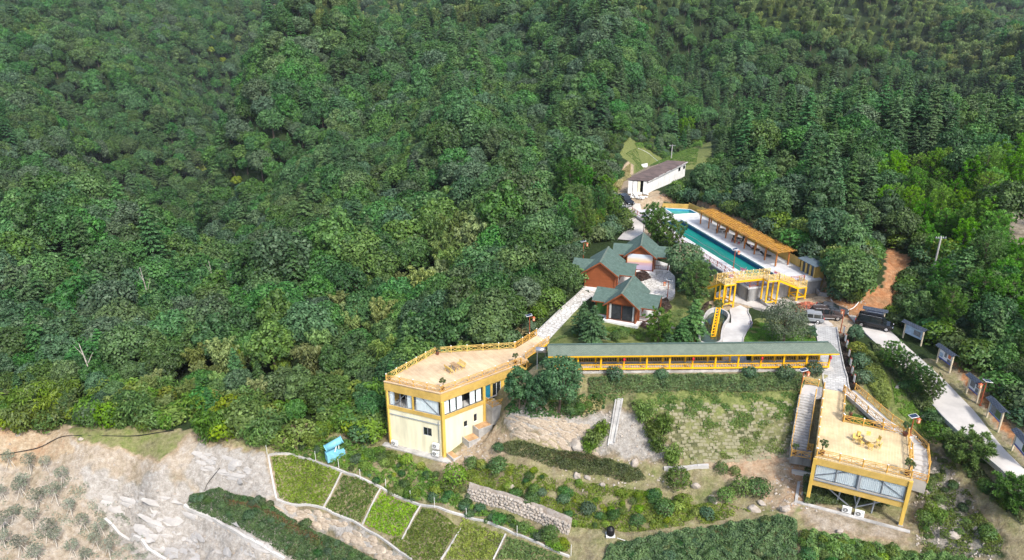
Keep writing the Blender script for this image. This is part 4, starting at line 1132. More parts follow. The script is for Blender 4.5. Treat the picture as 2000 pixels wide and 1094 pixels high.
# ------------------------------------------------------------------ covered walkway
CW = thing('covered_walkway', 'long yellow covered walkway with a grey-green shingle roof', 'walkway', (23, 82.9, -.1))
yF = lambda x: 82.0 + (x - 12) * .02
fl = MB(); fl.prism([(5.2, yF(5.2) - .35), (42.0, yF(42) - .35), (42.0, yF(42) + 2.35), (5.2, yF(5.2) + 2.35)], -.5, .22); fl.build('floor', M['concrete'], CW)
x0, x1 = 4.6, 41.9
rf = MB()
rf.slab((x0, yF(x0) - .55, 2.62), (x1 + .4, yF(x1) - .55, 2.62), (x1 - .7, yF(x1) + .95, 3.55), (x0, yF(x0) + .95, 3.55), .1)
rf.slab((x1 + .4, yF(x1) + 2.5, 2.62), (x0, yF(x0) + 2.5, 2.62), (x0, yF(x0) + .95, 3.55), (x1 - .7, yF(x1) + .95, 3.55), .1)
rf.add([(x1 + .4, yF(x1) - .55, 2.6), (x1 + .4, yF(x1) + 2.5, 2.6), (x1 - .7, yF(x1) + .95, 3.53)], [(0, 1, 2)])
set_uv(rf.build('roof', M['shinglepale'], CW))
b = MB(); b.beam((x0, yF(x0) + .95, 3.57), (x1 - .7, yF(x1) + .95, 3.57), .3, .07); set_uv(b.build('ridge_cap', M['shingle'], CW))
b = MB(); b.beam((x0, yF(x0) - .5, 2.52), (x1 + .3, yF(x1) - .5, 2.52), .08, .2); b.beam((x0, yF(x0) + 2.4, 2.5), (x1 + .3, yF(x1) + 2.4, 2.5), .08, .2); b.beam((x1 + .3, yF(x1) - .5, 2.52), (x1 + .3, yF(x1) + 2.4, 2.52), .08, .2); b.build('eave_beam', M['steel_yellow'], CW)
xs = [41.3 - 2.98 * k for k in range(13)]
pm = MB(); pm.box((0, 0, 1.2), (.2, .2, 2.5)); pm.box((0, 0, .1), (.36, .36, .24), mi=1); pme = pm.mesh('post', [M['steel_yellow'], M['pale']])
for x in xs:
    for k in (0, 1):
        o = bpy.data.objects.new('post', pme); COL.objects.link(o); o.parent = CW; o.location = Vector((x - (.45 if k else 0), yF(x) + (1.95 if k else 0), .1)) - CW.location
for k, (yo, skip) in enumerate(((0, ()), (1.95, (3,)))):
    for i in range(12):
        if i in skip: continue
        a, b_ = xs[i + 1] - (.45 if k else 0), xs[i] - (.45 if k else 0)
        r = MB()
        r.beam((a, yF(a) + yo, 1.02), (b_, yF(b_) + yo, 1.02), .1, .07); r.beam((a, yF(a) + yo, .42), (b_, yF(b_) + yo, .42), .07, .06)
        if k == 0: r.beam((a, yF(a) + yo - .25, .55), (b_, yF(b_) + yo - .25, .55), .34, .05)
        for j in range(1, 13):
            x = a + (b_ - a) * j / 13; r.beam((x, yF(x) + yo, .42), (x, yF(x) + yo, 1.02), .045, .045)
        r.build('balustrade', M['rail'] if k else M['steel_yellow'], CW)
for i, x in ((9, 0), (6, 0), (3, 0), (0, 0)):
    r = thing('red_lantern', ['red lantern tied to the end post of the covered walkway beside the paved path', 'red lantern on the walkway post facing the lawn tree', 'red lantern on the walkway post below the pond path', 'red lantern on the walkway post nearest the cream house trees'][[0, 3, 6, 9].index(i)], 'lantern', (xs[i] - .02, yF(xs[i]) - .28, 1.55), 'lanterns along the walkway')
    m_ = MB(); m_.lathe((0, 0, .12), [(.06, 0), (.15, .07), (.17, .22), (.15, .38), (.06, .45)], 10); m_.build('lantern_body', M['red'], r, True, True)
    m_ = MB(); m_.tube((0, 0, -.25), (0, 0, .12), .05, .02, 6); m_.build('tassel', M['red'], r, local=True)
    m_ = MB(); m_.beam((0, 0, .57), (0, .12, .75), .02, .02); m_.build('hook', M['steel'], r, local=True)
tk_ = thing('water_heater_tank', 'silver horizontal water tank at the end of the covered walkway', 'tank', (4.0, 83.2, 1.6))
m_ = MB(); m_.tube((3.1, 83.3, 2.5), (4.55, 83.3, 2.5), .38, .38, 16); m_.build('tank', mat('brushed_steel', (.6, .6, .62), .3, .05, metal=.8), tk_, True)
m_ = MB()
for x in (3.3, 4.35):
    for y in (83.05, 83.55): m_.beam((x, y, -.3), (x, y, 2.2), .05, .05)
m_.build('stand', M['steel'], tk_)

# ------------------------------------------------------------------ three cottages with green shingle roofs
def cottage(name, label, fo, ang, zb, W=4.4, D=7.0, front='glass', hw=3.05, hr=4.85, wl_=2.1, wr=2.4, wing='porch'):
    X_ = Vector((math.cos(ang), math.sin(ang))); Y_ = Vector((-X_.y, X_.x))
    P_ = lambda x, y, z=0: Vector((fo.x + X_.x * x + Y_.x * y, fo.y + X_.y * x + Y_.y * y, zb + z))
    h = thing(name, label, 'cottage', tuple(P_(W / 2, 0, 0)))
    b = MB(); b.prism([P_(-.4, -.7), P_(W + .4, -.7), P_(W + .4, .9), P_(W + wr + .2, .9), P_(W + wr + .2, D - 1), P_(W, D), P_(0, D), P_(-wl_, D - 1), P_(-wl_, 1.0), P_(-.4, 1.0)], zb - .6, zb + .28); b.build('base', M['white'], h)
    # front wall with gable
    w = MB()
    holes = [(.25, W - .25, zb + .28, zb + hw - .12)] if front == 'glass' else []
    holed(w, P_(0, 0), P_(W, 0), zb + .28, zb + hw, holes, .16)
    w.prism([P_(0, .01), P_(W, .01), P_(W, .15), P_(0, .15)], zb + hw, [zb + hw + .01] * 4)
    g0, g1, g2 = P_(0, 0, hw), P_(W, 0, hw), P_(W / 2, 0, hr - .12)
    k = Y_.to_3d() * .16
    w.add([g0, g1, g2, g0 + k, g1 + k, g2 + k], [(0, 1, 2), (5, 4, 3), (0, 3, 4, 1), (1, 4, 5, 2), (2, 5, 3, 0)])
    w.build('front_wall', M['siding'], h)
    w = MB(); wallpiece(w, P_(W, .17), P_(W, D), zb + .28, zb + hw, .16); wallpiece(w, P_(W, D), P_(0, D), zb + .28, zb + hw, .16); wallpiece(w, P_(0, D), P_(0, .17), zb + .28, zb + hw, .16); w.build('wall', M['siding'], h)
    # left wing room
    w = MB(); wallpiece(w, P_(-wl_, 1.3), P_(0, 1.3), zb + .28, zb + 2.7, .14); wallpiece(w, P_(-wl_, D - 1.3), P_(-wl_, 1.3), zb + .28, zb + 2.7, .14); w.build('wing_wall', M['siding'], h)
    # roofs: main gable over the depth, lower wings across
    r = MB(); ov, ff = .5, .5
    ze = hw - (hr - hw) * ov / (W / 2)
    r.slab(P_(W + ov, -ff, ze), P_(W + ov, D + .3, ze), P_(W / 2, D + .3, hr), P_(W / 2, -ff, hr), .12)
    r.slab(P_(-ov, D + .3, ze), P_(-ov, -ff, ze), P_(W / 2, -ff, hr), P_(W / 2, D + .3, hr), .12)
    set_uv(r.build('roof', M['shingle'], h))
    c = MB(); c.beam(P_(W / 2, -ff - .02, hr + .03), P_(W / 2, D + .32, hr + .03), .26, .07); set_uv(c.build('ridge_cap', M['shinglepale'], h))
    ym = (1.3 + D - 1.3) / 2
    for x_a, x_b in ((-wl_ - .4, W * .18), (W * .82, W + wr + .4)):
        r = MB()
        r.slab(P_(x_a, .7, 2.6), P_(x_b, .7, 2.6), P_(x_b, ym, 3.75), P_(x_a, ym, 3.75), .1); r.slab(P_(x_b, D - .7, 2.6), P_(x_a, D - .7, 2.6), P_(x_a, ym, 3.75), P_(x_b, ym, 3.75), .1)
        set_uv(r.build('wing_roof', M['shingle'], h))
    f = MB()
    for sx in (-1, 1): f.beam(P_(W / 2 + sx * (W / 2 + ov), -ff - .03, ze - .08), P_(W / 2, -ff - .03, hr - .08), .07, .2)
    for x_a, x_b in ((-wl_ - .4, -.1), (W + .1, W + wr + .4)): f.beam(P_(x_a, .68, 2.52), P_(x_b, .68, 2.52), .06, .16)
    f.build('barge_board', M['brown'], h)
    for x_ in (.09, W - .09):
        c = MB(); c.beam(P_(x_, -.06, .28), P_(x_, -.06, hw), .16, .16); c.build('corner_post', M['brown'], h)
    # right porch
    for x_, y_ in ((W + wr, 1.1), (W + wr, D - 1.3), (W + .15, 1.1)):
        c = MB(); c.beam(P_(x_, y_, .28), P_(x_, y_, 2.62), .16, .16); c.build('porch_post', M['brown'], h)
    railing(h, [P_(W + .2, 1.1, .28), P_(W + wr - .1, 1.1, .28)], .8, 2.4, m=M['brown'], capm=False, brace='bars', name='porch_railing')
    railing(h, [P_(W + wr, 1.2, .28), P_(W + wr, 3.4, .28)], .8, 2.4, m=M['brown'], capm=False, brace='bars', name='porch_railing')
    d = MB(); d.box(tuple(P_(W + .03, 2.8, 1.25)), (.06, 1.0, 1.9), ang); d.build('door', M['white'], h)
    if front == 'glass':
        window(h, P_(0, 0), P_(W, 0), .3, W - .3, zb + .34, zb + hw - .18, 2, M['darkcurtain'], fm=M['brown'])
        for x_ in (.32, W - .62):
            c = MB(); c.slab(P_(x_, .2, .4), P_(x_ + .32, .2, .4), P_(x_ + .32, .2, hw - .2), P_(x_, .2, hw - .2), .02); c.build('curtain', M['white'], h)
        c = MB(); c.slab(P_(-wl_ + .25, 1.27, .4), P_(-.12, 1.27, .4), P_(-.12, 1.27, 2.5), P_(-wl_ + .25, 1.27, 2.5), .03); c.build('green_screen', mat('green_screen', (.06, .16, .035), .8, .3, 1.5, streak=(1, 1, .2)), h)
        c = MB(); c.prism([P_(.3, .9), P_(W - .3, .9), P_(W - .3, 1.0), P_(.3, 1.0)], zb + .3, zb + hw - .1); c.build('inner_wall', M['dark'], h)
    if front == 'mural':
        c = MB(); c.slab(P_(.12, -.05, .45), P_(W - .25, -.05, .45), P_(W - .25, -.05, hw + .1), P_(.12, -.05, hw + .1), .04); c.build('printed_panel', mural_mat(zb), h)
    if front == 'siding':
        window(h, P_(-wl_, 1.28), P_(0, 1.28), .25, 1.5, zb + 1.0, zb + 2.2, 2, M['white'], fm=M['white'], inset=-.06)
    return h
def mural_mat(zb):
    m, N, L, P = node_mat('printed_sunset_panel')
    tc = N.new('ShaderNodeTexCoord'); s = N.new('ShaderNodeSeparateXYZ'); L.new(tc.outputs['Generated'], s.inputs[0])
    n = N.new('ShaderNodeTexNoise'); n.inputs['Scale'].default_value = 3; n.inputs['Detail'].default_value = 5
    mp = N.new('ShaderNodeMapping'); mp.inputs['Scale'].default_value = (.6, .6, 3); L.new(tc.outputs['Generated'], mp.inputs[0]); L.new(mp.outputs[0], n.inputs['Vector'])
    a = N.new('ShaderNodeMath'); a.operation = 'MULTIPLY_ADD'; a.inputs[1].default_value = .3; L.new(n.outputs['Fac'], a.inputs[0]); L.new(s.outputs[2], a.inputs[2])
    r = N.new('ShaderNodeValToRGB'); e = r.color_ramp.elements
    st = [(.15, (.42, .36, .5)), (.4, (.5, .42, .55)), (.58, (.6, .36, .38)), (.7, (.8, .55, .3)), (.85, (.75, .66, .6)), (1.0, (.62, .68, .76))]
    while len(e) < len(st): e.new(.5)
    for q, (p_, c_) in zip(e, st): q.position = p_; q.color = (*c_, 1)
    L.new(a.outputs[0], r.inputs[0]); L.new(r.outputs[0], P.inputs['Base Color']); P.inputs['Roughness'].default_value = .6
    return m
cottage('cottage', 'brown cottage with a green shingle roof and a dark curtained glass front', at(1184, 623, 1.2), math.radians(-22), 1.2 - .28)
cottage('cottage', 'brown cottage with a green shingle roof and a blank boarded gable wall', at(1141, 559, 1.7), math.radians(-17), 1.7 - .28, W=5.0, D=7.0, front='siding')
cottage('cottage', 'brown cottage with a green shingle roof and a printed sunset panel', at(1222, 526, 2.2), math.radians(-13), 2.2 - .28, W=4.6, D=6.4, front='mural')
# ------------------------------------------------------------------ swimming pool on its walled terrace
PZ = 3.2
SPOOL = thing('swimming_pool', 'long blue-tiled swimming pool in a white terrace above grey retaining walls', 'swimming pool', tuple(PP(12, -1, .8)))
def PR(a0, a1, l0, l1): return [PP(a0, l0), PP(a0, l1), PP(a1, l1), PP(a1, l0)]
d = MB()
for r in (PR(-5.3, -2.5, -7.6, 5.9), PR(30, 33.4, -7.6, 5.9), PR(-2.5, 30, -7.6, -5.0), PR(-2.5, 30, 0, 5.9), PR(33.4, 38.5, -7.6, -.9)): d.prism(r, PZ - .25, PZ)
d.build('terrace', mat('white_paving', (.56, .57, .58), .85, .12, .5, bump=.05, bscale=15), SPOOL)
w = MB()
for a, b in ((PP(-5.2, 5.8), PP(-5.2, -7.5)), (PP(-5.2, -7.5), PP(38.5, -7.5)), (PP(38.5, -7.5), PP(38.5, -.9))): wallpiece(w, a, b, -.2, PZ - .255, -.3)
w.build('retaining_wall', M['darkconcrete'], SPOOL)
w = MB()
for a, b in ((PP(-2.5, -5), PP(-2.5, 0)), (PP(-2.5, 0), PP(30, 0)), (PP(30, 0), PP(30, -5)), (PP(30, -5), PP(-2.5, -5))): wallpiece(w, a, b, 1.2, PZ - .26, .05)
w.build('basin_wall', M['blue'], SPOOL)
w = MB(); w.prism(PR(-2.45, 29.95, -4.95, -.05), 1.2, 2.35); w.build('water', M['poolwater'], SPOOL)
w = MB()
for a, b in ((PP(-2.5, -.02), PP(30, -.02)), (PP(30, -5), PP(-2.5, -5))): w.beam(v3(a, PZ + .03), v3(b, PZ + .03), .16, .08)
w.build('coping', M['white'], SPOOL)
w = MB()
w.path([PP(t, -2.3 + .12 * math.sin(t), 2.38) for t in np.linspace(-2.3, 29.5, 24)], .05, 5); w.build('lane_rope', M['steel'], SPOOL)
rr = mat('red_white_rail', (.4, .12, .08), .5, .15)
railing(SPOOL, [PP(37.5, -7.3, PZ), PP(-5.1, -7.3, PZ), PP(-5.1, 2.6, PZ)], 1.0, 2.4, m=rr, capm=False)
fen = thing('yellow_fence', 'plain ochre board fence closing the back of the pool terrace', 'fence', tuple(PP(15, 5.8, PZ)))
for k in range(16):
    a0 = .2 + k * 2.0
    p = MB(); wallpiece(p, PP(a0 + .02, 5.75), PP(a0 + 1.98, 5.75), PZ, PZ + 1.55 - .02 * (k % 3), .07); p.build('panel', M['ochre'], fen)
    p = MB(); p.box(tuple(PP(a0, 5.9, PZ + .7)), (.12, .12, 1.7)); p.build('fence_post', M['rail'], fen)
p = MB(); wallpiece(p, PP(32.2, 5.75), PP(36.4, 5.2), PZ - .3, PZ + 1.3, .07); wallpiece(p, PP(36.4, 5.2), PP(38.6, .2), PZ - .3, PZ + 1.0, .07); p.build('panel', M['ochre'], fen)
sp = thing('small_pool', 'raised angular paddling pool with light blue walls beyond the swimming pool', 'swimming pool', tuple(PP(34, 2, 2.2)))
Q = [PP(32.1, -.6), PP(31.5, 4.8), PP(34.6, 4.6), PP(37.3, -.5)]
c_ = sum(Q, Vector()) / 4
w = MB()
for i in range(4):
    a, b = Q[i], Q[(i + 1) % 4]; wallpiece(w, a, b, 2.0, PZ + .45, .22)
w.build('rim', M['white'], sp)
w = MB()
for i in range(4):
    a, b = Q[i] + (c_ - Q[i]) * .1, Q[(i + 1) % 4] + (c_ - Q[(i + 1) % 4]) * .1; wallpiece(w, a, b, 2.0, PZ + .42, .06)
w.build('inner_wall', mat('sky_blue_paint', (.06, .36, .5), .5, .1), sp)
w = MB(); w.prism([q + (c_ - q) * .11 for q in Q], 2.0, PZ - .05); w.build('water', M['smallwater'], sp)

# pergola
pg = thing('pergola', 'long pergola with orange posts and a golden bamboo canopy with vines', 'pergola', tuple(PP(13, 3, PZ)))
pm = MB(); pm.box((0, 0, 1.3), (.2, .2, 2.6)); pm.box((0, 0, .05), (.34, .34, .12), mi=1); pme = pm.mesh('post', [M['orange'], M['pale']])
for i in range(9):
    for la in (2.0, 4.4):
        o = bpy.data.objects.new('post', pme); COL.objects.link(o); o.parent = pg; o.location = PP(1.6 + i * 3.05, la, PZ) - pg.location; o.rotation_euler = (0, 0, math.atan2(PB.y, PB.x))
b = MB()
for la in (2.0, 4.4): b.beam(PP(.9, la, PZ + 2.62), PP(26.8, la, PZ + 2.62), .12, .14)
b.build('beam', M['orange'], pg)
s = MB()
for i in range(150):
    al = .9 + i * .172; s.tube(PP(al + random.uniform(-.05, .05), 1.5 + random.uniform(-.15, .1), PZ + 2.72), PP(al + random.uniform(-.05, .05), 5.0 + random.uniform(-.1, .15), PZ + 2.75), .055, .05, 5, caps=False)
for la in np.linspace(1.7, 4.8, 6): s.tube(PP(.8, la, PZ + 2.82), PP(26.8, la, PZ + 2.82), .04, .04, 5)
o = s.build('slats', mat('golden_bamboo', (.5, .27, .03), .6, .35, 1.2, col2=(.3, .13, .015)), pg); o['kind'] = 'stuff'
rng = np.random.default_rng(5); n_ = 1500
al = rng.uniform(.7, 26.9, n_); la = np.where(rng.random(n_) < .25, rng.choice([1.45, 5.05], n_), rng.uniform(1.4, 5.1, n_))
C = np.stack([PO.x + PA.x * al + PB.x * la, PO.y + PA.y * al + PB.y * la, PZ + 2.84 + rng.uniform(-.12, .08, n_)], 1)
V, F = leaf_faces(C, rng.normal(size=(n_, 3)) * .4 + np.array([0, 0, 1]), .26, .18, rng)
mb = MB(); mb.arrays(V, F); o = mb.build('vine', mat_leaf('yellow_vine_leaves', (.3, .17, .02), (.42, .34, .06), .3, .05, .3), pg); o['kind'] = 'stuff'
# changing hut
hu = thing('changing_hut', 'small ochre changing hut with three dark doors and a blue-grey sheet roof', 'hut', tuple(PP(-2.8, 6, PZ)))
w = MB(); holed(w, PP(-1.0, 4.9), PP(-4.6, 4.9), PZ, PZ + 2.1, [(.45, 1.1, PZ, PZ + 1.85), (1.5, 2.15, PZ, PZ + 1.85), (2.55, 3.2, PZ, PZ + 1.85)], .12)
wallpiece(w, PP(-4.6, 4.9), PP(-4.6, 6.7), .5, PZ + 2.05, .12); wallpiece(w, PP(-1.0, 6.7), PP(-1.0, 4.9), .5, PZ + 2.05, .12); wallpiece(w, PP(-4.6, 6.7), PP(-1.0, 6.7), .5, PZ + 2.05, .12); w.build('wall', M['ochre'], hu)
for s0 in (.45, 1.5, 2.55):
    w = MB(); a, b = PP(-1.0 - s0, 5.0), PP(-1.0 - s0 - .65, 5.0); wallpiece(w, a, b, PZ + .02, PZ + 1.83, .05); w.build('door', mat('dark_blue_door', (.03, .05, .07), .5, .1), hu)
w = MB(); w.slab(PP(-5.0, 4.4, PZ + 2.12), PP(-5.0, 7.1, PZ + 2.4), PP(-.6, 7.1, PZ + 2.4), PP(-.6, 4.4, PZ + 2.12), .08); w.build('roof', M['bluegrey'], hu)
w = MB(); w.prism(PR(-4.5, -1.0, 5.9, 6.9), .4, PZ); w.build('floor', M['concrete'], hu)
# pool furniture
def lounger(al, la, rz, label):
    r = thing('sun_lounger', label, 'sun lounger', PP(al, la, PZ), 'loungers under the pergola'); r.rotation_euler = (0, 0, rz)
    b = MB(); b.slab((-.3, -.95, .34), (.3, -.95, .34), (.3, .35, .34), (-.3, .35, .34), .06); b.build('seat', M['black'], r, local=True)
    b = MB(); b.slab((-.3, .33, .34), (.3, .33, .34), (.3, .95, .75), (-.3, .95, .75), .06); b.build('backrest', M['black'], r, local=True)
    for x, y in ((-.27, -.8), (.27, -.8), (-.27, .5), (.27, .5)):
        b = MB(); b.beam((x, y, 0), (x, y, .32), .04, .04); b.build('leg', M['steel'], r, local=True)
lounger(6.4, 3.4, .9, 'black sun lounger under the pergola by the near posts'); lounger(9.6, 3.3, .9, 'black sun lounger under the pergola in the middle of the row'); lounger(11.4, 3.6, .9, 'black sun lounger under the pergola next to the red stools')
def tableset(al, la, label, chairs, k):
    r = thing('round_table', label, 'table', PP(al, la, PZ), 'tables under the pergola')
    b = MB(); b.tube((0, 0, .68), (0, 0, .72), .5, .5, 16); b.build('tabletop', M['frame'], r, local=True)
    for q in range(3):
        a = q * 2.094; b = MB(); b.beam((math.cos(a) * .1, math.sin(a) * .1, .68), (math.cos(a) * .4, math.sin(a) * .4, 0), .04, .04); b.build('leg', M['frame'], r, local=True)
    for q in range(chairs):
        a = q * 2 * PI / chairs + .4
        c = thing('patio_chair', 'dark metal patio chair at the %s pergola table' % k, 'chair', PP(al, la, PZ) + Vector((math.cos(a) * .95, math.sin(a) * .95, 0)), 'patio chairs at the %s pergola table' % k); c.rotation_euler = (0, 0, a - PI / 2)
        b = MB(); b.slab((-.24, -.22, .45), (.24, -.22, .45), (.24, .24, .45), (-.24, .24, .45), .04); b.build('seat', M['frame'], c, local=True)
        b = MB(); b.slab((-.24, .22, .47), (.24, .22, .47), (.24, .32, .9), (-.24, .32, .9), .03); b.build('backrest', M['frame'], c, local=True)
        for x, y in ((-.2, -.2), (.2, -.2), (-.2, .2), (.2, .2)):
            b = MB(); b.beam((x, y, 0), (x, y, .44), .03, .03); b.build('leg', M['frame'], c, local=True)
tableset(14.6, 3.2, 'dark round table under the pergola with red stools beside it', 4, 'near'); tableset(20.2, 3.2, 'dark round table under the pergola toward the paddling pool', 4, 'far')
for al, la in ((13.3, 2.5), (14.9, 2.2)):
    r = thing('red_stool', 'red plastic stool on the pool terrace under the pergola', 'stool', PP(al, la, PZ), 'red stools by the pool')
    b = MB(); b.tube((0, 0, .4), (0, 0, .45), .17, .17, 10); b.build('seat', M['red'], r, local=True)
    for q in range(4):
        a = q * PI / 2 + .7; b = MB(); b.beam((math.cos(a) * .12, math.sin(a) * .12, .4), (math.cos(a) * .19, math.sin(a) * .19, 0), .05, .03); b.build('leg', M['red'], r, local=True)

# ------------------------------------------------------------------ yellow steel footbridge below the pool
FB = thing('yellow_footbridge', 'bright yellow steel footbridge with crossed railings on tall framed towers', 'footbridge', (38, 102, .8))
paleY = mat('pale_yellow_rail', (.74, .52, .16), .5, .08, 2.0)
def quadat(px, py, z, w, dep):
    a = at(px, py, z); return [a, a + PB.to_3d() * w, a + PB.to_3d() * w + PA.to_3d() * dep, a + PA.to_3d() * dep]
QL, QM, QR = quadat(1416, 556, 4.6, 1.85, 2.3), quadat(1501, 548.5, 4.9, 1.9, 2.5), quadat(1559, 561, 3.25, 1.5, 1.9)
for q in (QL, QM, QR):
    b = MB(); b.prism(q, q[0].z - .1, q[0].z); b.build('platform', M['deckR'], FB)
    b = MB()
    for i in range(4): b.beam(q[i] - Vector((0, 0, .2)), q[(i + 1) % 4] - Vector((0, 0, .2)), .14, .2)
    legs = [x for x in q] + ([(q[0] + q[3]) / 2, (q[1] + q[2]) / 2] if q is not QR else [])
    for x in legs:
        g = tz1(x.x, x.y)
        l = MB(); l.beam(Vector((x.x, x.y, g - .2)), Vector((x.x, x.y, q[0].z - .12)), .22, .22); l.build('leg', M['steel_yellow'], FB)
    zg = max(tz1(x.x, x.y) for x in q) + .45
    for i in range(4): b.beam(v3(q[i], zg), v3(q[(i + 1) % 4], zg), .12, .18)
    b.build('frame', M['steel_yellow'], FB)
def span(a, b, c, d, nm, beam=True):
    s = MB(); s.slab(a, b, c, d, .1); s.build(nm, M['deckR'], FB)
    s = MB(); s.beam(a - Vector((0, 0, .2)), b - Vector((0, 0, .2)), .12, .32); s.beam(d - Vector((0, 0, .2)), c - Vector((0, 0, .2)), .12, .32); s.build('beam', M['steel_yellow'], FB)
m1, m2 = QL[1] + (QL[2] - QL[1]) * .4, QM[0] + (QM[3] - QM[0]) * .5
span(m1, m2, QM[3], QL[2], 'walkway')
st0 = at(1367, 567, 1.9) ; st1 = st0 + PA.to_3d() * 1.3
LL0, LL1 = QL[0] + (QL[3] - QL[0]) * .4, QL[3]
span(st0, LL0, LL1, st1, 'stair_flight')
for i in range(12):
    t = (i + .5) / 12; s = MB(); a, b = st0.lerp(LL0, t), st1.lerp(LL1, t); s.beam(a + Vector((0, 0, .1)), b + Vector((0, 0, .1)), .25, .06); s.build('tread', paleY, FB)
span(QM[1], QR[0], QR[0] + PA.to_3d() * 1.3, QM[1] + PA.to_3d() * 1.3, 'stair_flight')
for i in range(9):
    t = (i + .5) / 9; s = MB(); a = QM[1].lerp(QR[0], t); s.beam(a + Vector((0, 0, .1)), a + PA.to_3d() * 1.3 + Vector((0, 0, .1)), .25, .06); s.build('tread', paleY, FB)
span(QR[2] - PB.to_3d() * .0, QR[2] + PA.to_3d() * 1.6, QR[3] + PA.to_3d() * 1.6, QR[3], 'landing')
Rw = lambda *p, **k: railing(FB, list(p), 1.0, 1.1, m=paleY, rail=.055, post=.09, **k)
Rw(st1, LL1, QL[2], QM[3], QM[2]); Rw(st0, LL0, capm=False); Rw(LL0, QL[0], QL[1], m1, m2, QM[0], QM[1]); Rw(QM[1], QR[0], QR[1], QR[2], capm=False); Rw(QM[1] + PA.to_3d() * 1.3, QR[0] + PA.to_3d() * 1.3, capm=False)
# flower boxes on the bridge
for k, (q, lb) in enumerate(((QL[0] + PB.to_3d() * 1.2 + PA.to_3d() * .3, 'pink flower box on the lower bridge platform over the drive'), (QM[0] + PB.to_3d() * 1.3 + PA.to_3d() * .3, 'pink flower box on the higher bridge platform'), (m1.lerp(QM[3], .5) + PA.to_3d() * .9, 'pink flower box halfway along the bridge walkway'))):
    r = thing('flower_box', lb, 'flower box', q)
    b = MB(); b.lathe((0, 0, 0), [(.14, 0), (.2, .3), (.24, .8), (.3, .95)], 10); b.build('planter', M['white'], r, local=True)
    rng = np.random.default_rng(k); C = rng.normal(size=(90, 3)) * np.array([.2, .2, .1]) + np.array([0, 0, 1.12])
    V, F = leaf_faces(C, rng.normal(size=(90, 3)) + np.array([0, 0, 1]), .14, .1, rng); b = MB(); b.arrays(V, F); b.build('flowers', mat_leaf('pink_petals', (.4, .08, .14), (.6, .25, .3), .3, .03, .2), r, local=True)
# planter kerbs at the bridge feet
for nm, s_, lb in (('planter_wall', '1456 582;1478 586;1494 598;1500 604', 'curved grey planter wall round the bridge tower'), ('planter_wall', '1588 560;1600 578;1618 580', 'angled grey planter wall below the changing hut')):
    g = gpoly(s_); b = MB()
    for a, c in zip(g[:-1], g[1:]): b.beam(a + Vector((0, 0, .25)), c + Vector((0, 0, .25)), .25, .75)
    b.build(nm, M['darkconcrete'], label=lb, cat='wall')

# ------------------------------------------------------------------ pond with curved wall and yellow slide frame
pd = thing('garden_pond', 'S-curved garden pond with blue inner wall beside the pale path', 'pond', (POND[3].x, POND[3].y, -.2))
def smooth(poly, it=2, closed=True):
    for _ in range(it):
        o = []
        n = len(poly)
        for i in range(n if closed else n - 1):
            a, b = poly[i], poly[(i + 1) % n]; o += [a * .75 + b * .25, a * .25 + b * .75]
        poly = o if closed else [poly[0]] + o + [poly[-1]]
    return poly
PS = smooth([Vector((q.x, q.y)) for q in POND])
cen = sum(PS, Vector((0, 0))) / len(PS)
b, c = MB(), MB()
for i in range(len(PS)):
    a, e = PS[i], PS[(i + 1) % len(PS)]
    b.beam(v3(a, .35), v3(e, .35), .28, .95)
    a2, e2 = a + (cen - a).normalized() * .16, e + (cen - e).normalized() * .16
    c.quad(v3(a2, -.6), v3(e2, -.6), v3(e2, .8), v3(a2, .8))
b.build('pond_wall', M['pale'], pd); c.build('inner_lining', mat('pond_blue', (.05, .2, .32), .5, .15), pd)
b = MB(); b.prism([a + (cen - a).normalized() * .1 for a in PS], -.9, .12); b.build('water', M['pondwater'], pd)
sl = thing('yellow_slide', 'narrow yellow steel slide frame dropping into the garden pond', 'slide', (29, 93, 0))
A0, A1 = at(1403, 602, 2.6), at(1393, 657, .25)
sx = Vector((.62, .06, 0))
b = MB(); b.beam(A0 - sx / 2, A1 - sx / 2, .12, .35); b.beam(A0 + sx / 2, A1 + sx / 2, .12, .35); b.build('side_rail', M['steel_yellow'], sl)
for i in range(11):
    t = i / 10; b = MB(); q = A0.lerp(A1, t); b.beam(q - sx / 2, q + sx / 2, .1, .1); b.build('rung', M['steel_yellow'], sl)
b = MB(); b.slab(A0 + sx * .08 + Vector((0, 0, -.12)), A0 + sx * .45 + Vector((0, 0, -.12)), A1 + sx * .45 + Vector((0, 0, -.12)), A1 + sx * .08 + Vector((0, 0, -.12)), .04); b.build('chute', M['steel_yellow'], sl)
for q in (A0, A0.lerp(A1, .55)):
    for k in (-.5, .5):
        b = MB(); p = q + sx * k; b.beam(v3(p, -.6), p, .1, .1); b.build('support', M['steel_yellow'], sl)

# ------------------------------------------------------------------ old long shed up the track
sa, sb_, sc_ = at(1226, 374, 4.5), at(1262, 376, 4.5), at(1338, 334, 5.4)
sdx = (sb_ - sa); sdx.z = 0; sdy = (sc_ - sb_); sdy.z = 0
SHD = thing('long_shed', 'long dilapidated white shed with a rusty dark sheet roof', 'shed', tuple((sa + sb_) / 2))
SQ = lambda s, t, z: sa + sdx * s + sdy * t + Vector((0, 0, z))
for s0, s1, m_ in ((0, .24, 'white'), (.27, .5, 'white'), (.52, .66, 'cream'), (.82, 1.0, 'white')):
    b = MB(); wallpiece(b, SQ(s0, 0, 0), SQ(s1, 0, 0), 4.0, 4.5 + 2.5 + random.uniform(-.1, 0), .08); b.build('wall_panel', M[m_], SHD)
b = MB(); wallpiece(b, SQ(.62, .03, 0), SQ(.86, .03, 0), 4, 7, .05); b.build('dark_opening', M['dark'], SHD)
for k in range(7):
    b = MB(); wallpiece(b, SQ(1, k / 7 + .004, 0), SQ(1, (k + 1) / 7, 0), 3.8, 7.1 + .05 * k, .08); b.build('wall_panel', M['white'], SHD)
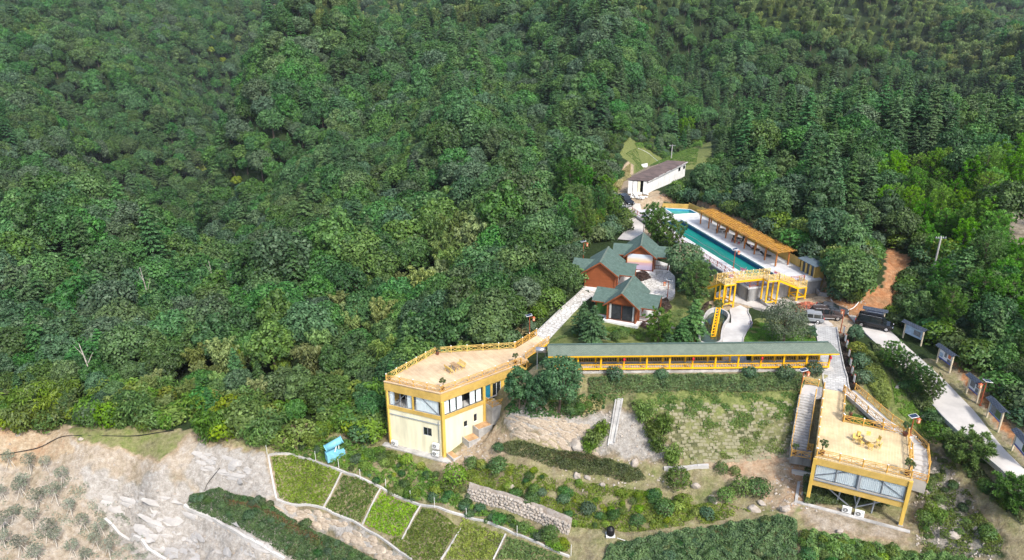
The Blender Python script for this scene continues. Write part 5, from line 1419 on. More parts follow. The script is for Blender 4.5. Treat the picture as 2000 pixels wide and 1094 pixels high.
b = MB(); wallpiece(b, SQ(1, 1, 0), SQ(0, 1, 0), 4, 7.5, .1); wallpiece(b, SQ(0, 1, 0), SQ(0, 0, 0), 4, 7.2, .1); b.build('wall', M['white'], SHD)
for t0 in (.80, .93):
    b = MB(); wallpiece(b, SQ(1.012, t0, 0), SQ(1.012, t0 + .05, 0), 6.1, 6.9, -.03); b.build('window', M['darkglass'], SHD)
for k in range(22):
    t0, t1 = k / 22 - .01, (k + 1) / 22 - .004; b = MB(); dz = random.uniform(-.05, .05)
    b.slab(SQ(-.12, t0, 2.75 + dz + .5 * t0), SQ(1.12, t0, 2.62 + dz + .5 * t0), SQ(1.12, t1 + .02, 2.66 + dz + .5 * t1), SQ(-.12, t1 + .02, 2.79 + dz + .5 * t1), .05); b.build('roof_sheet', M['rust'], SHD)
b = MB(); b.beam(SQ(1.1, -.01, 2.5), SQ(1.1, 1.0, 3.05), .08, .2); b.build('fascia', M['white'], SHD)
rng = np.random.default_rng(3)
b = MB()
for k in range(26):
    q = gp(1240 + rng.uniform(-10, 22), 374 + rng.uniform(3, 16)); b.box((q.x, q.y, q.z + .15 + rng.uniform(0, .3)), (rng.uniform(.3, 1.3), rng.uniform(.2, .8), rng.uniform(.06, .4)), rng.uniform(0, 3))
b.build('rubble', M['white'], label='heap of white broken boards and rubble before the long shed', cat='rubble', kind='stuff')
wb = MB(); q = gp(1257, 326); wb.add([(q.x - 1.8, q.y - .8, q.z), (q.x + 1.6, q.y - .8, q.z), (q.x + 1.6, q.y + .8, q.z), (q.x - 1.8, q.y + .8, q.z), (q.x - .9, q.y - .4, q.z + 1.0), (q.x + 1.5, q.y - .4, q.z + 1.5), (q.x + 1.5, q.y + .4, q.z + 1.5), (q.x - .9, q.y + .4, q.z + 1.0)], [(0, 1, 5, 4), (1, 2, 6, 5), (2, 3, 7, 6), (3, 0, 4, 7), (4, 5, 6, 7)]); wb.build('covered_heap', M['white'], label='white tarpaulin heap beside the track above the shed', cat='tarpaulin')
# ------------------------------------------------------------------ cars
def loft(secs):
    """body from cross-sections: each (x, [(y, z), ...] right half from bottom to top)"""
    mb = MB(); n = len(secs[0][1]); k = 2 * n
    V = []
    for x, hs in secs:
        V += [(x, y, z) for y, z in hs] + [(x, -y, z) for y, z in reversed(hs)]
    F = []
    for i in range(len(secs) - 1):
        for j in range(k): F.append((i * k + j, i * k + (j + 1) % k, (i + 1) * k + (j + 1) % k, (i + 1) * k + j))
    F += [tuple(range(k - 1, -1, -1)), tuple(range((len(secs) - 1) * k, len(secs) * k))]
    return mb.add(V, F)
def car(name, label, cat, loc, heading, paint, L_=4.6, W=1.84, Hh=1.68, style='suv', trim=None):
    """heading: direction of the nose on plan"""
    r = thing(name, label, cat, loc); r.rotation_euler = (0, 0, heading)
    pm = mat('car_paint_' + '_'.join('%02d' % int(c * 99) for c in paint), paint, .25, .03, .5, spec=.6)
    h, w = L_ / 2, W / 2
    van = style == 'van'
    g, belt = .28, (1.02 if not van else 1.05)
    nose = .82 if not van else .95
    B = lambda x, ww, zt, zb=g: (x, [(ww * .9, zb), (ww, zb + .18), (ww, zt - .18), (ww * .94, zt)])
    b = loft([B(-h, w * .88, belt - .1, g + .15), B(-h + .15, w * .97, belt), B(-h * .3, w, belt), B(h * .35, w, belt - .02), B(h * .8, w * .96, nose, g), B(h - .08, w * .86, nose - .16, g + .08), B(h, w * .78, nose - .3, g + .14)])
    b.build('body', pm, r, False, True)
    # cabin (glass band) and roof
    xr, xf = (-h + .12, h * .42) if style == 'suv' else (-h + .08, h * .62) if van else (-h + .75, h * .38)
    top = Hh
    G = lambda x, ww, zt: (x, [(ww, belt - .06), (ww * .985, belt + .02), (ww * .86, zt - .03), (ww * .8, zt)])
    slope = .85 if not van else .62
    c = loft([G(xr, w * .93, belt + .06), G(xr + .3, w * .95, top - .04), G((xr + xf) / 2 - .1, w * .97, top), G(xf - slope, w * .95, top - .03), G(xf, w * .9, belt + .04)])
    c.build('cabin_glass', M['darkglass'], r, False, True)
    f = loft([(xr + .22, [(w * .78, top - .1), (w * .82, top - .06), (w * .8, top - .03), (w * .7, top - .01)]), ((xr + xf) / 2 - .1, [(w * .8, top - .05), (w * .84, top - .02), (w * .83, top + .03), (w * .72, top + .05)]), (xf - slope + .02, [(w * .78, top - .1), (w * .82, top - .05), (w * .8, top - .01), (w * .7, top + .01)])])
    f.build('roof', pm, r, False, True)
    p = MB()
    for s in (-1, 1):
        for x in ([xr + .36, (xr + xf) / 2 - .15, xf - slope + .05]):
            p.beam((x, s * w * .945, belt), (x + .04, s * w * .845, top - .02), .09, .05)
    p.build('window_pillar', pm, r, local=True)
    for sx in (-1, 1):
        for sy in (-1, 1):
            x = sx * (h - .88) + (0.02 if sx > 0 else 0); y = sy * (w - .1)
            t = MB(); t.tube((x, y - sy * .1, .34), (x, y + sy * .11, .34), .35, .35, 20); wh = t.build('wheel', M['tyre'], r, local=True)
            t = MB(); t.tube((x, y + sy * .1, .34), (x, y + sy * .125, .34), .23, .2, 12); t.build('rim', M['rim'], wh, local=True)
    for sy in (-1, 1):
        t = MB(); t.box((h - .16, sy * w * .66, nose - .22), (.24, .34, .14)); t.build('headlight', mat('headlight_glass', (.75, .78, .8), .15, .03), r, local=True)
        t = MB(); t.box((-h + .05, sy * w * .76, belt - .12), (.12, .22, .3)); t.build('tail_light', mat('tail_light_red', (.5, .01, .01), .3, .03), r, local=True)
        t = MB(); t.box((xf - .45, sy * (w + .07), belt + .1), (.12, .18, .13)); t.build('mirror', pm, r, local=True)
        t = MB(); t.beam((-h + .9, sy * (w * 1.0 + .012), g + .1), (h - 1.3, sy * (w + .012), g + .1), .03, .12); t.build('sill_trim', trim or M['black'], r, local=True)
        if style != 'sedan':
            t = MB(); t.beam((xr + .4, sy * w * .74, top + .07), (xf - slope - .1, sy * w * .74, top + .07), .05, .05); t.build('roof_rail', mat('chrome', (.65, .65, .67), .2, .03, metal=.8), r, local=True)
    t = MB(); t.box((-h - .005, 0, g + .28), (.03, .5, .14)); t.build('number_plate', mat('plate_blue', (.05, .15, .45), .4, .05), r, local=True)
    return r
def gz(px, py, lift=.0):
    q = gp(px, py); q.z += lift; return q
car('parked_car', 'dark brown four-wheel-drive car parked by the brick heap', 'car', gz(1612, 622, .06), -.12, (.055, .04, .038), 4.6, 1.86, 1.74, 'suv', mat('silver_trim', (.55, .55, .56), .3, .05, metal=.5))
car('parked_car', 'dark grey saloon car parked behind the brown four-wheel-drive', 'car', gz(1624, 612, .06), -.42, (.06, .065, .075), 4.6, 1.8, 1.45, 'sedan')
car('parked_car', 'silver grey car half hidden behind the round lawn tree', 'car', gz(1575, 628, .06), PI - .25, (.27, .29, .31), 4.5, 1.8, 1.55, 'suv')
car('parked_van', 'black people carrier parked in front of the white notice board', 'van', gz(1706, 640, .1), -.52, (.006, .006, .008), 5.0, 1.9, 1.85, 'van')
car('parked_car', 'black four-wheel-drive car parked below the long shed', 'car', gz(1222, 398, .06), -1.15, (.012, .013, .015), 4.7, 1.88, 1.75, 'suv')
car('parked_car', 'white car half hidden by pines beside the upper track', 'car', gz(1204, 398, .06), -1.3, (.62, .63, .63), 4.5, 1.8, 1.5, 'sedan')

# ------------------------------------------------------------------ roofed notice boards along the road
PRINT = [mat('print_white', (.7, .72, .76), .5, .04), mat('print_blue', (.06, .09, .36), .5, .1), mat('print_grey', (.16, .18, .2), .5, .3, 4), mat('print_orange', (.6, .16, .06), .5, .1), mat('print_green', (.06, .13, .03), .5, .4, 5), mat('print_sky', (.3, .42, .55), .5, .15, 2)]
def notice(a, b, label, pics, base=0, foot=True):
    A, B = gp(*a), gp(*b); z = max(A.z, B.z); d = (B - A); d.z = 0; w = d.length; d.normalize(); n = Vector((-d.y, d.x, 0)); f = -n
    r = thing('notice_board', label, 'notice board', ((A.x + B.x) / 2, (A.y + B.y) / 2, z))
    P_ = lambda s, h, k=0: Vector((A.x, A.y, z)) + d * s + f * k + Vector((0, 0, h))
    for s in (0, w):
        m_ = MB(); m_.beam(P_(s, -.5), P_(s, 2.5), .16, .16); m_.build('post', mat('pale_timber', (.6, .52, .38), .7, .12, 2), r)
    m_ = MB(); m_.slab(P_(.1, .85), P_(w - .1, .85), P_(w - .1, 2.3), P_(.1, 2.3), .08); bd = m_.build('board', PRINT[base], r)
    for (s0, s1, h0, h1, c) in pics:
        m_ = MB(); m_.slab(P_(.1 + s0 * (w - .2), .85 + h0 * 1.45, .012), P_(.1 + s1 * (w - .2), .85 + h0 * 1.45, .012), P_(.1 + s1 * (w - .2), .85 + h1 * 1.45, .012), P_(.1 + s0 * (w - .2), .85 + h1 * 1.45, .012), .008); m_.build('picture', PRINT[c], bd)
    m_ = MB()
    m_.slab(P_(-.4, 2.42, .5), P_(w + .4, 2.42, .5), P_(w + .4, 2.72), P_(-.4, 2.72), .06); m_.slab(P_(w + .4, 2.42, -.5), P_(-.4, 2.42, -.5), P_(-.4, 2.72), P_(w + .4, 2.72), .06)
    m_.build('roof', mat_brick('slate_blue_tiles', (.06, .08, .11), (.08, .1, .135), (.025, .03, .045), .22, .3, .03, rough=.6), r)
    return r
notice((1685, 631), (1722, 640), 'white roofed notice board with dark drawings behind the black van', [(.15, .22, .3, .6, 2), (.42, .58, .25, .6, 2), (.7, .86, .25, .5, 2), (.05, .95, .85, .9, 1)])
notice((1763, 660), (1798, 676), 'roofed notice board half hidden behind the roadside pines', [(.05, .4, .3, .9, 5), (.5, .9, .2, .7, 2)], 5)
notice((1829, 708), (1854, 729), 'roofed notice board with an orange picture beside the road bend', [(.0, 1., .0, .12, 1), (.4, .58, .4, .85, 2), (.68, .9, .5, .85, 3), (.05, .3, .2, .6, 5), (.66, .96, .12, .4, 2)])
notice((1887, 768), (1907, 787), 'roofed notice board with grey photographs next to the solar road lamp', [(.0, 1., .0, .1, 1), (.08, .55, .3, .92, 2), (.64, .92, .55, .9, 2), (.64, .92, .12, .5, 2)])
notice((1927, 815), (1949, 844), 'roofed notice board with a landscape picture between road and pines', [(.0, 1., .0, .1, 1), (.08, .5, .15, .9, 2), (.5, .92, .15, .85, 4)], 5)
notice((1976, 880), (2004, 915), 'roofed notice board with white text and green picture near the lower road', [(.0, 1., .0, .14, 1), (.5, .8, .2, .85, 4)], 0)

# ------------------------------------------------------------------ lamps, poles, small posts
def lamp(px, py, label, rz, z=None, h=3.3, arm=1, panel=True):
    q = gp(px, py) if z is None else at(px, py, z)
    r = thing('solar_lamp', label, 'lamp', q); r.rotation_euler = (0, 0, rz)
    m_ = MB(); m_.tube((0, 0, -.3), (0, 0, h), .075, .06, 8); m_.box((0, 0, .05), (.3, .3, .1)); m_.build('pole', M['redbrown'], r, local=True)
    m_ = MB(); m_.beam((0, 0, h - .25), (.75, 0, h - .25), .06, .06); m_.build('arm', M['redbrown'], r, local=True)
    m_ = MB(); m_.box((.62, 0, h - .62), (.32, .32, .5)); m_.add([(.4, -.22, h - .37), (.84, -.22, h - .37), (.84, .22, h - .37), (.4, .22, h - .37), (.62, 0, h - .2)], [(0, 1, 4), (1, 2, 4), (2, 3, 4), (3, 0, 4)]); m_.build('lantern', mat('lantern_red', (.5, .13, .05), .5, .1), r, local=True)
    m_ = MB()
    for s in (-1, 1): m_.box((.62 + s * .162, 0, h - .62), (.01, .2, .34)); m_.box((.62, s * .162, h - .62), (.2, .01, .34))
    m_.build('lantern_pane', mat('lantern_paper', (.7, .5, .35), .6, .05), r, local=True)
    if panel:
        m_ = MB(); m_.slab((-.55, -.35, h + .02), (.35, -.35, h + .18), (.35, .35, h + .18), (-.55, .35, h + .02), .05); pn = m_.build('solar_panel', M['white'], r, local=True)
        m_ = MB(); m_.slab((-.5, -.3, h + .04), (.3, -.3, h + .185), (.3, .3, h + .185), (-.5, .3, h + .04), .01); m_.build('solar_cells', mat('solar_cells', (.03, .05, .09), .2, .2, 6), pn, local=True)
    return r
lamp(1034, 656, 'red-brown solar lamp beside the stone path and the ramp', .2)
lamp(1139, 506, 'red-brown solar lamp among pines behind the blank-walled cottage', .1)
lamp(1303, 586, 'red-brown solar lamp on the lawn edge of the cottage courtyard', PI)
lamp(1432, 524, 'red-brown solar lamp standing at the swimming pool edge', .1, z=3.2)
lamp(1641, 650, 'red-brown lamp where the car park meets the paved path', PI / 2, panel=False, h=3.6)
lamp(1563, 768, 'red-brown solar lamp below the hedge of the covered walkway', .2)
lamp(1777, 850, 'red-brown solar lamp at the bend of the stone ramp', .1, z=-1.3, h=2.5)
lamp(1914, 792, 'red-brown solar lamp by the roadside notice boards', PI)
lamp(1256, 462, 'red-brown solar lamp beside the upper track and pool corner', .1, h=4.0)
for i, (px_, py_) in enumerate(((1647, 656), (1650, 672), (1653, 684), (1657, 702), (1660, 720), (1663, 736), (1667, 752))):
    q = gp(px_, py_); r = thing('sign_stake', ['slim red stake sign beside the car park lamp', 'slim red stake sign, second from the car park lamp', 'slim red stake sign before the yellow-green shrub', 'slim red stake sign beside the yellow-green shrub', 'slim red stake sign in the middle of the dark bed', 'slim red stake sign, second from the stone ramp', 'slim red stake sign nearest the stone ramp rail'][i], 'sign', q, 'stake signs beside the paved path')
    m_ = MB(); m_.box((0, 0, .7), (.08, .16, 1.7)); m_.build('stake', M['redbrown'], r, local=True)
    m_ = MB(); m_.box((-.055, 0, .95), (.03, .42, .95)); m_.build('sign_face', M['white'], r, local=True); m_ = MB(); m_.box((.0, .24, .95), (.09, .05, 1.0)); m_.build('sign_edge', M['redbrown'], r, local=True)
def upole(b, t, label, lean=0, m_=None, cross=True, r0=.14):
    B = gp(*b); h = 1
    for hh in np.arange(2, 14, .1):
        if proj(B.x, B.y, B.z + hh)[1] <= t[1]: h = hh; break
    r = thing('utility_pole', label, 'pole', B)
    x = MB(); x.tube((0, 0, -.3), (lean, 0, h), r0, r0 * .75, 8); x.build('pole', m_ or M['pale'], r, local=True)
    if cross:
        x = MB(); x.beam((-.9, 0, h - .3), (.9, 0, h - .3), .08, .1); x.build('crossarm', M['steel'], r, local=True)
        for k in (-.8, -.4, .4, .8):
            x = MB(); x.tube((k, 0, h - .26), (k, 0, h - .05), .05, .03, 6); x.build('insulator', M['white'], r, local=True)
upole((1311, 310), (1311, 283), 'pale concrete utility pole in the clearing above the shed')
upole((1179, 346), (1180, 320), 'pale concrete utility pole among trees left of the track bend')
upole((1222, 434), (1226, 400), 'pale concrete utility pole beside the upper track pines')
upole((1820, 540), (1828, 462), 'tall pale concrete utility pole on the bright pine slope', r0=.18)
upole((1660, 592), (1670, 532), 'thin dark leaning pole beside the red earth bank', .9, M['bark'] if 'bark' in M else BARK, False, .08)

# ------------------------------------------------------------------ potted plants, tables and benches on the decks
lib('potplant', gen_broad(500, R=.42, H=1.35, Rz=.42, blobs=10, per=60, leaf=.12), 'hedge', BARK)
def pot(q, label, sc=1.0, leaf='potplant'):
    r = thing('potted_plant', label, 'potted plant', q); r.scale = (sc,) * 3; r.rotation_euler = (0, 0, random.uniform(0, 6))
    m_ = MB(); m_.lathe((0, 0, 0), [(.16, 0), (.25, .4), (.27, .42), (.22, .43)], 12); m_.build('pot', mat('terracotta_pot', (.16, .06, .035), .7, .15), r, local=True)
    for nm, k in (('crown', 0), ('stem', 1)):
        o = bpy.data.objects.new(nm, LIB[leaf][k]); COL.objects.link(o); o.parent = r; o.location = (0, 0, .35)
pot(v3(inset(LC, .75), LD), 'round potted shrub in the inner corner of the tan roof deck', 1.0); pot(v3(inset(LA, .75), LD), 'round potted shrub at the front corner of the tan roof deck', 1.1); pot(v3(Lr(12.4, -.6), LD), 'round potted shrub at the stair end of the tan roof deck', 1.0); pot(v3(inset(LB, .8), LD), 'small potted shrub at the outer corner of the tan roof deck', .7)
pot(RP(.65, .7, RZ), 'round potted shrub at the front corner of the stilt house deck by the stair', 1.15); pot(RP(8.9, .7, RZ), 'round potted shrub at the front corner of the stilt house deck by the ramp', 1.2); pot(RP(9.0, 8.5, RZ), 'round potted shrub at the back corner of the stilt house deck by the lamp', 1.1)
pot(RP(3.0, 9.2, RZ), 'round potted shrub where the deck neck meets the stilt house deck', 1.2); pot(RP(-2.0, 4.6, -4.1), 'potted shrub on the foot landing of the concrete stair', .9); pot(Rp[-1] + Vector((.3, .5, 0)), 'potted shrub at the foot of the stone ramp', 1.0); pot(RP(3.3, 10.4, RZ), 'small potted shrub on the planting strip beside the deck neck', .9)
byel = mat('yellow_bench_paint', (.7, .5, .14), .5, .08)
def bench(q, rz, label):
    r = thing('bench', label, 'bench', q); r.rotation_euler = (0, 0, rz)
    for k in range(3):
        m_ = MB(); m_.box((0, -.14 + .14 * k, .45), (1.6, .11, .04)); m_.build('seat_slat', byel, r, local=True)
    for k in range(3):
        m_ = MB(); m_.box((0, .24 + .03 * k, .58 + .14 * k), (1.6, .03, .1)); m_.build('back_slat', byel, r, local=True)
    for s in (-.6, .6):
        for y0, y1 in ((-.25, -.12), (.3, .12)):
            m_ = MB(); m_.beam((s, y0, 0), (s, y1, .44), .06, .06); m_.build('leg', byel, r, local=True)
        m_ = MB(); m_.beam((s, .2, .44), (s, .32, .95), .05, .05); m_.build('back_support', byel, r, local=True)
tq = at(889, 722, LD); ta = math.radians(-52)
tn = Vector((-math.sin(ta), math.cos(ta), 0))
r = thing('picnic_table', 'slatted timber picnic table between two yellow benches on the tan deck', 'table', tq); r.rotation_euler = (0, 0, ta)
for k in range(4):
    m_ = MB(); m_.box((0, -.27 + .18 * k, .74), (1.6, .15, .04)); m_.build('table_slat', mat('weathered_table', (.45, .29, .15), .7, .15, 2), r, local=True)
for s in (-.55, .55):
    for y in (-.25, .25):
        m_ = MB(); m_.beam((s, y * 1.4, 0), (s, y * .6, .72), .07, .07); m_.build('leg', byel, r, local=True)
bench(tq + tn * .95, ta, 'yellow slatted bench on the garden side of the picnic table'); bench(tq - tn * .95, ta + PI, 'yellow slatted bench on the valley side of the picnic table')
tq = at(1697, 868, RZ)
r = thing('round_table', 'round timber table ringed by yellow chairs on the stilt house deck', 'table', tq)
m_ = MB(); m_.tube((0, 0, .7), (0, 0, .75), .62, .62, 18); m_.build('tabletop', M['deckR'], r, local=True)
m_ = MB(); m_.tube((0, 0, 0), (0, 0, .7), .12, .08, 8); m_.box((0, 0, .03), (.6, .6, .06)); m_.build('pedestal', byel, r, local=True)
def ychair(q, a, label, group=None):
    c = thing('yellow_chair', label, 'chair', q, group); c.rotation_euler = (0, 0, a)
    m_ = MB(); m_.box((0, 0, .44), (.44, .44, .05)); m_.build('seat', byel, c, local=True)
    m_ = MB(); m_.slab((-.22, .2, .5), (.22, .2, .5), (.22, .28, .9), (-.22, .28, .9), .03); m_.build('backrest', byel, c, local=True)
    for x, y in ((-.18, -.18), (.18, -.18), (-.18, .18), (.18, .18)):
        m_ = MB(); m_.beam((x, y, 0), (x, y, .42), .04, .04); m_.build('leg', byel, c, local=True)
for k in range(6):
    a = k * PI / 3 + .2; ychair(tq + Vector((math.cos(a) * 1.0, math.sin(a) * 1.0, 0)), a - PI / 2, 'yellow chair drawn up to the round deck table', 'yellow chairs round the deck table')
ychair(at(1670, 862, RZ), .6, 'yellow chair standing apart from the round deck table'); ychair(at(1675, 858, RZ), -.5, 'yellow chair tucked beside the chair that stands apart')
# air conditioners on the cream house
aF = math.atan2(-eF.y, -eF.x)
ac_unit(v3(Lf(sF - 1.2, .3), -10.9), aF, 'white air conditioner at the valley end of the cream wall'); ac_unit(v3(Lf(.9, .3), -10.95), aF, 'white air conditioner low on the cream wall by the corner pillar'); ac_unit(v3(Lf(.85, .28), -9.75), aF, 'white air conditioner mounted above another on the cream wall')
for s, z in ((sF - 1.2, -11.05), (.9, -11.05), (.85, -9.85)):
    m_ = MB(); q = Lf(s, .25); m_.box((q.x, q.y, z + .05), (1.0, .5, .12), aF); m_.build('bracket', M['concrete'], H1)

# ------------------------------------------------------------------ tanks, bricks, pipes on the slopes
tb = gp(655, 893)
r = thing('blue_tank', 'light blue cylinder tank tilted on a blue box above the terraces', 'tank', tb); r.scale = (.85, .85, .85)
m_ = MB(); m_.box((.2, .2, .55), (2.3, 1.7, 1.3), .55); m_.box((-.75, -.55, .55), (1.0, 1.3, 1.35), .55); m_.build('box', M['lightblue'], r, local=True)
m_ = MB(); a, b = Vector((-1.25, -.25, 1.85)), Vector((1.0, .75, 2.75)); dv = (b - a).normalized()
m_.tube(a - dv * .12, a, .62, .62, 18); m_.tube(a, b, .56, .56, 18); m_.tube(b, b + dv * .16, .64, .64, 18); m_.build('cylinder', M['lightblue'], r, True, True)
m_ = MB(); m_.tube(a - dv * .125, a - dv * .14, .3, .3, 14); m_.build('opening', M['steel'], r, local=True)
m_ = MB(); m_.beam((.1, -.3, 1.2), (.35, .1, 2.1), .12, .12); m_.beam((.6, .4, 1.2), (.6, .5, 2.3), .12, .12); m_.build('support', M['white'], r, local=True)
q = gp(1192, 1046); r = thing('black_tank', 'small black water tank on a white base beside the lower track', 'tank', q)
m_ = MB(); m_.box((0, 0, .08), (1.0, .8, .2)); m_.build('base', M['white'], r, local=True)
m_ = MB(); m_.lathe((0, 0, .18), [(.42, 0), (.45, .1), (.45, .75), (.3, .92), (.14, .95), (.14, 1.02)], 14); m_.build('tank', M['black'], r, True, True)
rng = np.random.default_rng(11); b = MB(); c0 = gp(1577, 606)
for k in range(420):
    rr_, a = rng.random() ** .6, rng.uniform(0, 6.283); x, y = math.cos(a) * rr_ * 2.5, math.sin(a) * rr_ * 2.0
    b.box((c0.x + x, c0.y + y, c0.z + max(0, 1.25 * (1 - rr_ ** 1.3)) + rng.uniform(-.05, .15)), (.26, .14, .1), rng.uniform(0, 3.1))
b.build('brick_heap', mat('broken_red_brick', (.5, .17, .1), .9, .3, 1.5), label='loose heap of broken red bricks beside the parked cars', cat='bricks', kind='stuff')
def hose(s, rad, m_, name, label, cat, lift=.08, sag=0):
    g = gpoly(s); g = smooth([q + Vector((0, 0, lift)) for q in g], 2, False)
    b = MB(); b.path(g, rad, 6); b.build(name, m_, label=label, cat=cat)
hose('1622 585;1632 598;1648 606;1662 606;1674 596;1682 580;1683 566', .07, M['white'], 'white_pipe', 'white pipe looping round the foot of the leaning pole tree', 'pipe')
hose('0 890;40 884;80 876;110 858;130 852;200 853;265 854;300 848;340 842', .06, M['black'], 'black_hose', 'black hose draped along the cut slope and grassy shelf', 'hose', .15)
hose('1246 290;1265 298;1276 308;1288 318', .08, M['white'], 'white_pipe', 'white pipe crossing the clearing above the shed', 'pipe')
hose('1205 1052;1230 1060;1250 1064', .04, M['white'], 'white_hose', 'thin white hose trailing from the black tank', 'hose')
hose('430 915;405 945;400 960', .04, M['black'], 'black_hose', 'black hose hanging down the pale rock face', 'hose', .1)
for k, (s, lb) in enumerate((('1575 591;1600 602;1640 612', 'long timber pole lying on the red earth beside the brick heap'), ('1600 590;1628 600;1660 607', 'long timber pole lying on the red earth below the leaning pole'), ('1612 586;1640 600;1655 604', 'long timber pole lying on the red earth nearest the white pipe'))):
    g = gpoly(s); b = MB(); b.tube(g[0] + Vector((0, 0, .12)), g[-1] + Vector((0, 0, .12)), .1, .08, 6); b.build('timber_pole', mat('grey_timber', (.35, .24, .16), .9, .2, 2), label=lb, cat='timber')
# ------------------------------------------------------------------ two visitors, small in the picture
def person(name, label, loc, rz, J, E, clothes, hat=None):
    """one continuous skinned body: joints J {name: (xyz, radius)}, edges E; clothes: height bands -> material slots"""
    ks = list(J); me = bpy.data.meshes.new(name)
    me.from_pydata([J[k][0] for k in ks], [(ks.index(a), ks.index(b)) for a, b in E], [])
    o = bpy.data.objects.new(name, me); COL.objects.link(o)
    sk = o.modifiers.new('skin', 'SKIN'); sk.use_smooth_shade = True
    for i, k in enumerate(ks): o.data.skin_vertices[0].data[i].radius = (J[k][1],) * 2
    o.data.skin_vertices[0].data[ks.index('pelvis')].use_root = True
    sb = o.modifiers.new('smooth', 'SUBSURF'); sb.levels = 1; sb.render_levels = 1
    dg = bpy.context.evaluated_depsgraph_get(); bm_ = bpy.data.meshes.new_from_object(o.evaluated_get(dg)); o.modifiers.clear(); o.data = bm_
    bm_.materials.clear()
    for m_ in clothes[0]: bm_.materials.append(m_)
    for p in bm_.polygons: p.material_index = clothes[1](p.center); p.use_smooth = True
    o.location = loc; o.rotation_euler = (0, 0, rz); tag(o, label, 'person')
    if hat:
        m_ = MB(); m_.lathe(hat, [(.19, 0), (.2, .015), (.11, .03), (.1, .1), (.04, .13)], 12); m_.build('hat', M['white'], o, True, True)
    return o
skin = mat('skin', (.42, .24, .16), .6, .08); lav = mat('lavender_shirt', (.5, .45, .6), .85, .08); jean = mat('blue_trousers', (.16, .22, .34), .85, .1); hairm = mat('dark_hair', (.012, .01, .009), .6, .1)
EH = [('pelvis', 'waist'), ('waist', 'chest'), ('chest', 'neck'), ('neck', 'head'), ('head', 'crown')] + [(a + s, b + s) if a != 'chest' and a != 'pelvis' else (a, b + s) for s in 'lr' for a, b in (('chest', 'sho'), ('sho', 'elb'), ('elb', 'wri'), ('wri', 'hand'), ('pelvis', 'hip'), ('hip', 'knee'), ('knee', 'ank'), ('ank', 'toe'))]
def joints(base, L_, R__):
    J = dict(base)
    for s, q in (('l', L_), ('r', R__)):
        for k, v in q.items(): J[k + s] = v
    return J
# stooping by the path
J = joints({'pelvis': ((0, 0, .88), .14), 'waist': ((0, -.1, 1.02), .125), 'chest': ((0, -.3, 1.2), .145), 'neck': ((0, -.44, 1.3), .06), 'head': ((0, -.52, 1.36), .095), 'crown': ((0, -.56, 1.46), .085)},
           {'sho': ((-.19, -.34, 1.2), .06), 'elb': ((-.24, -.46, .95), .045), 'wri': ((-.16, -.6, .74), .032), 'hand': ((-.13, -.64, .66), .035), 'hip': ((-.1, 0, .82), .1), 'knee': ((-.11, -.08, .46), .065), 'ank': ((-.11, .04, .07), .045), 'toe': ((-.12, -.14, .04), .04)},
           {'sho': ((.19, -.34, 1.2), .06), 'elb': ((.25, -.44, .96), .045), 'wri': ((.18, -.6, .76), .032), 'hand': ((.15, -.64, .68), .035), 'hip': ((.1, 0, .82), .1), 'knee': ((.12, -.02, .46), .065), 'ank': ((.12, .1, .07), .045), 'toe': ((.13, -.08, .04), .04)})
person('person', 'person in lavender top and white hat stooping at the path edge', gz(1466, 641, .04), -.6, J, EH, ([lav, jean, skin], lambda c: 1 if c.z < .86 and c.y > -.4 and abs(c.x) < .24 and not (c.y < -.35) else (2 if (c.z > 1.27 and c.y < -.4) or (c.y < -.52 and c.z < .9) else 0)), (0, -.58, 1.5))
# reclining on the middle lounger
J = joints({'pelvis': ((0, .22, .46), .14), 'waist': ((0, .4, .54), .125), 'chest': ((0, .66, .74), .145), 'neck': ((0, .82, .86), .06), 'head': ((0, .9, .93), .095), 'crown': ((0, .97, 1.02), .085)},
           {'sho': ((-.19, .68, .76), .06), 'elb': ((-.28, .48, .6), .045), 'wri': ((-.2, .24, .58), .032), 'hand': ((-.16, .16, .58), .035), 'hip': ((-.1, .16, .46), .1), 'knee': ((-.12, -.24, .72), .065), 'ank': ((-.12, -.55, .42), .045), 'toe': ((-.12, -.72, .44), .04)},
           {'sho': ((.19, .68, .76), .06), 'elb': ((.28, .48, .6), .045), 'wri': ((.2, .24, .58), .032), 'hand': ((.16, .16, .58), .035), 'hip': ((.1, .16, .46), .1), 'knee': ((.12, -.3, .52), .065), 'ank': ((.12, -.7, .42), .045), 'toe': ((.12, -.84, .48), .04)})
person('person', 'person in pale top and dark shorts reclining on a lounger', PP(9.6, 3.3, PZ), .9, J, EH, ([lav, M['black'], skin, hairm], lambda c: 3 if c.y > .93 and c.z > .95 else 2 if (c.y > .8 or c.y < -.1 or (c.z < .62 and abs(c.x) > .16 and c.y < .45)) else (1 if c.y < .36 else 0)))
# ------------------------------------------------------------------ stones
def rock_mesh(name, seed, sx, sy, sz, m_, sub=1, rough=.28, facet=True):
    rng = np.random.default_rng(seed)
    bm = bmesh.new(); bmesh.ops.create_icosphere(bm, subdivisions=sub, radius=1)
    dirs = unit(rng.normal(size=(7, 3))); cut = rng.uniform(.55, .9, 7)
    for v in bm.verts:
        p = np.array(v.co); p = p / np.linalg.norm(p)
        for d, c in zip(dirs, cut):
            k = p @ d
            if k > c: p = p - d * (k - c) * .9
        p *= 1 + rng.uniform(-rough, rough) * .35
        v.co = Vector(p * np.array([sx, sy, sz]))
    me = bpy.data.meshes.new(name); bm.to_mesh(me); bm.free(); me.materials.append(m_)
    return me
ROCK = mat('pale_rock', (.45, .415, .37), .92, .3, 1.6, bump=.5, bscale=6, col2=(.3, .25, .2))
GROCK = mat('blue_grey_rock', (.44, .42, .395), .92, .25, 1.1, bump=.6, bscale=5, col2=(.33, .32, .31))
TROCK = mat('tan_rock', (.5, .43, .34), .92, .3, 2.2, bump=.6, bscale=6, col2=(.24, .185, .13))
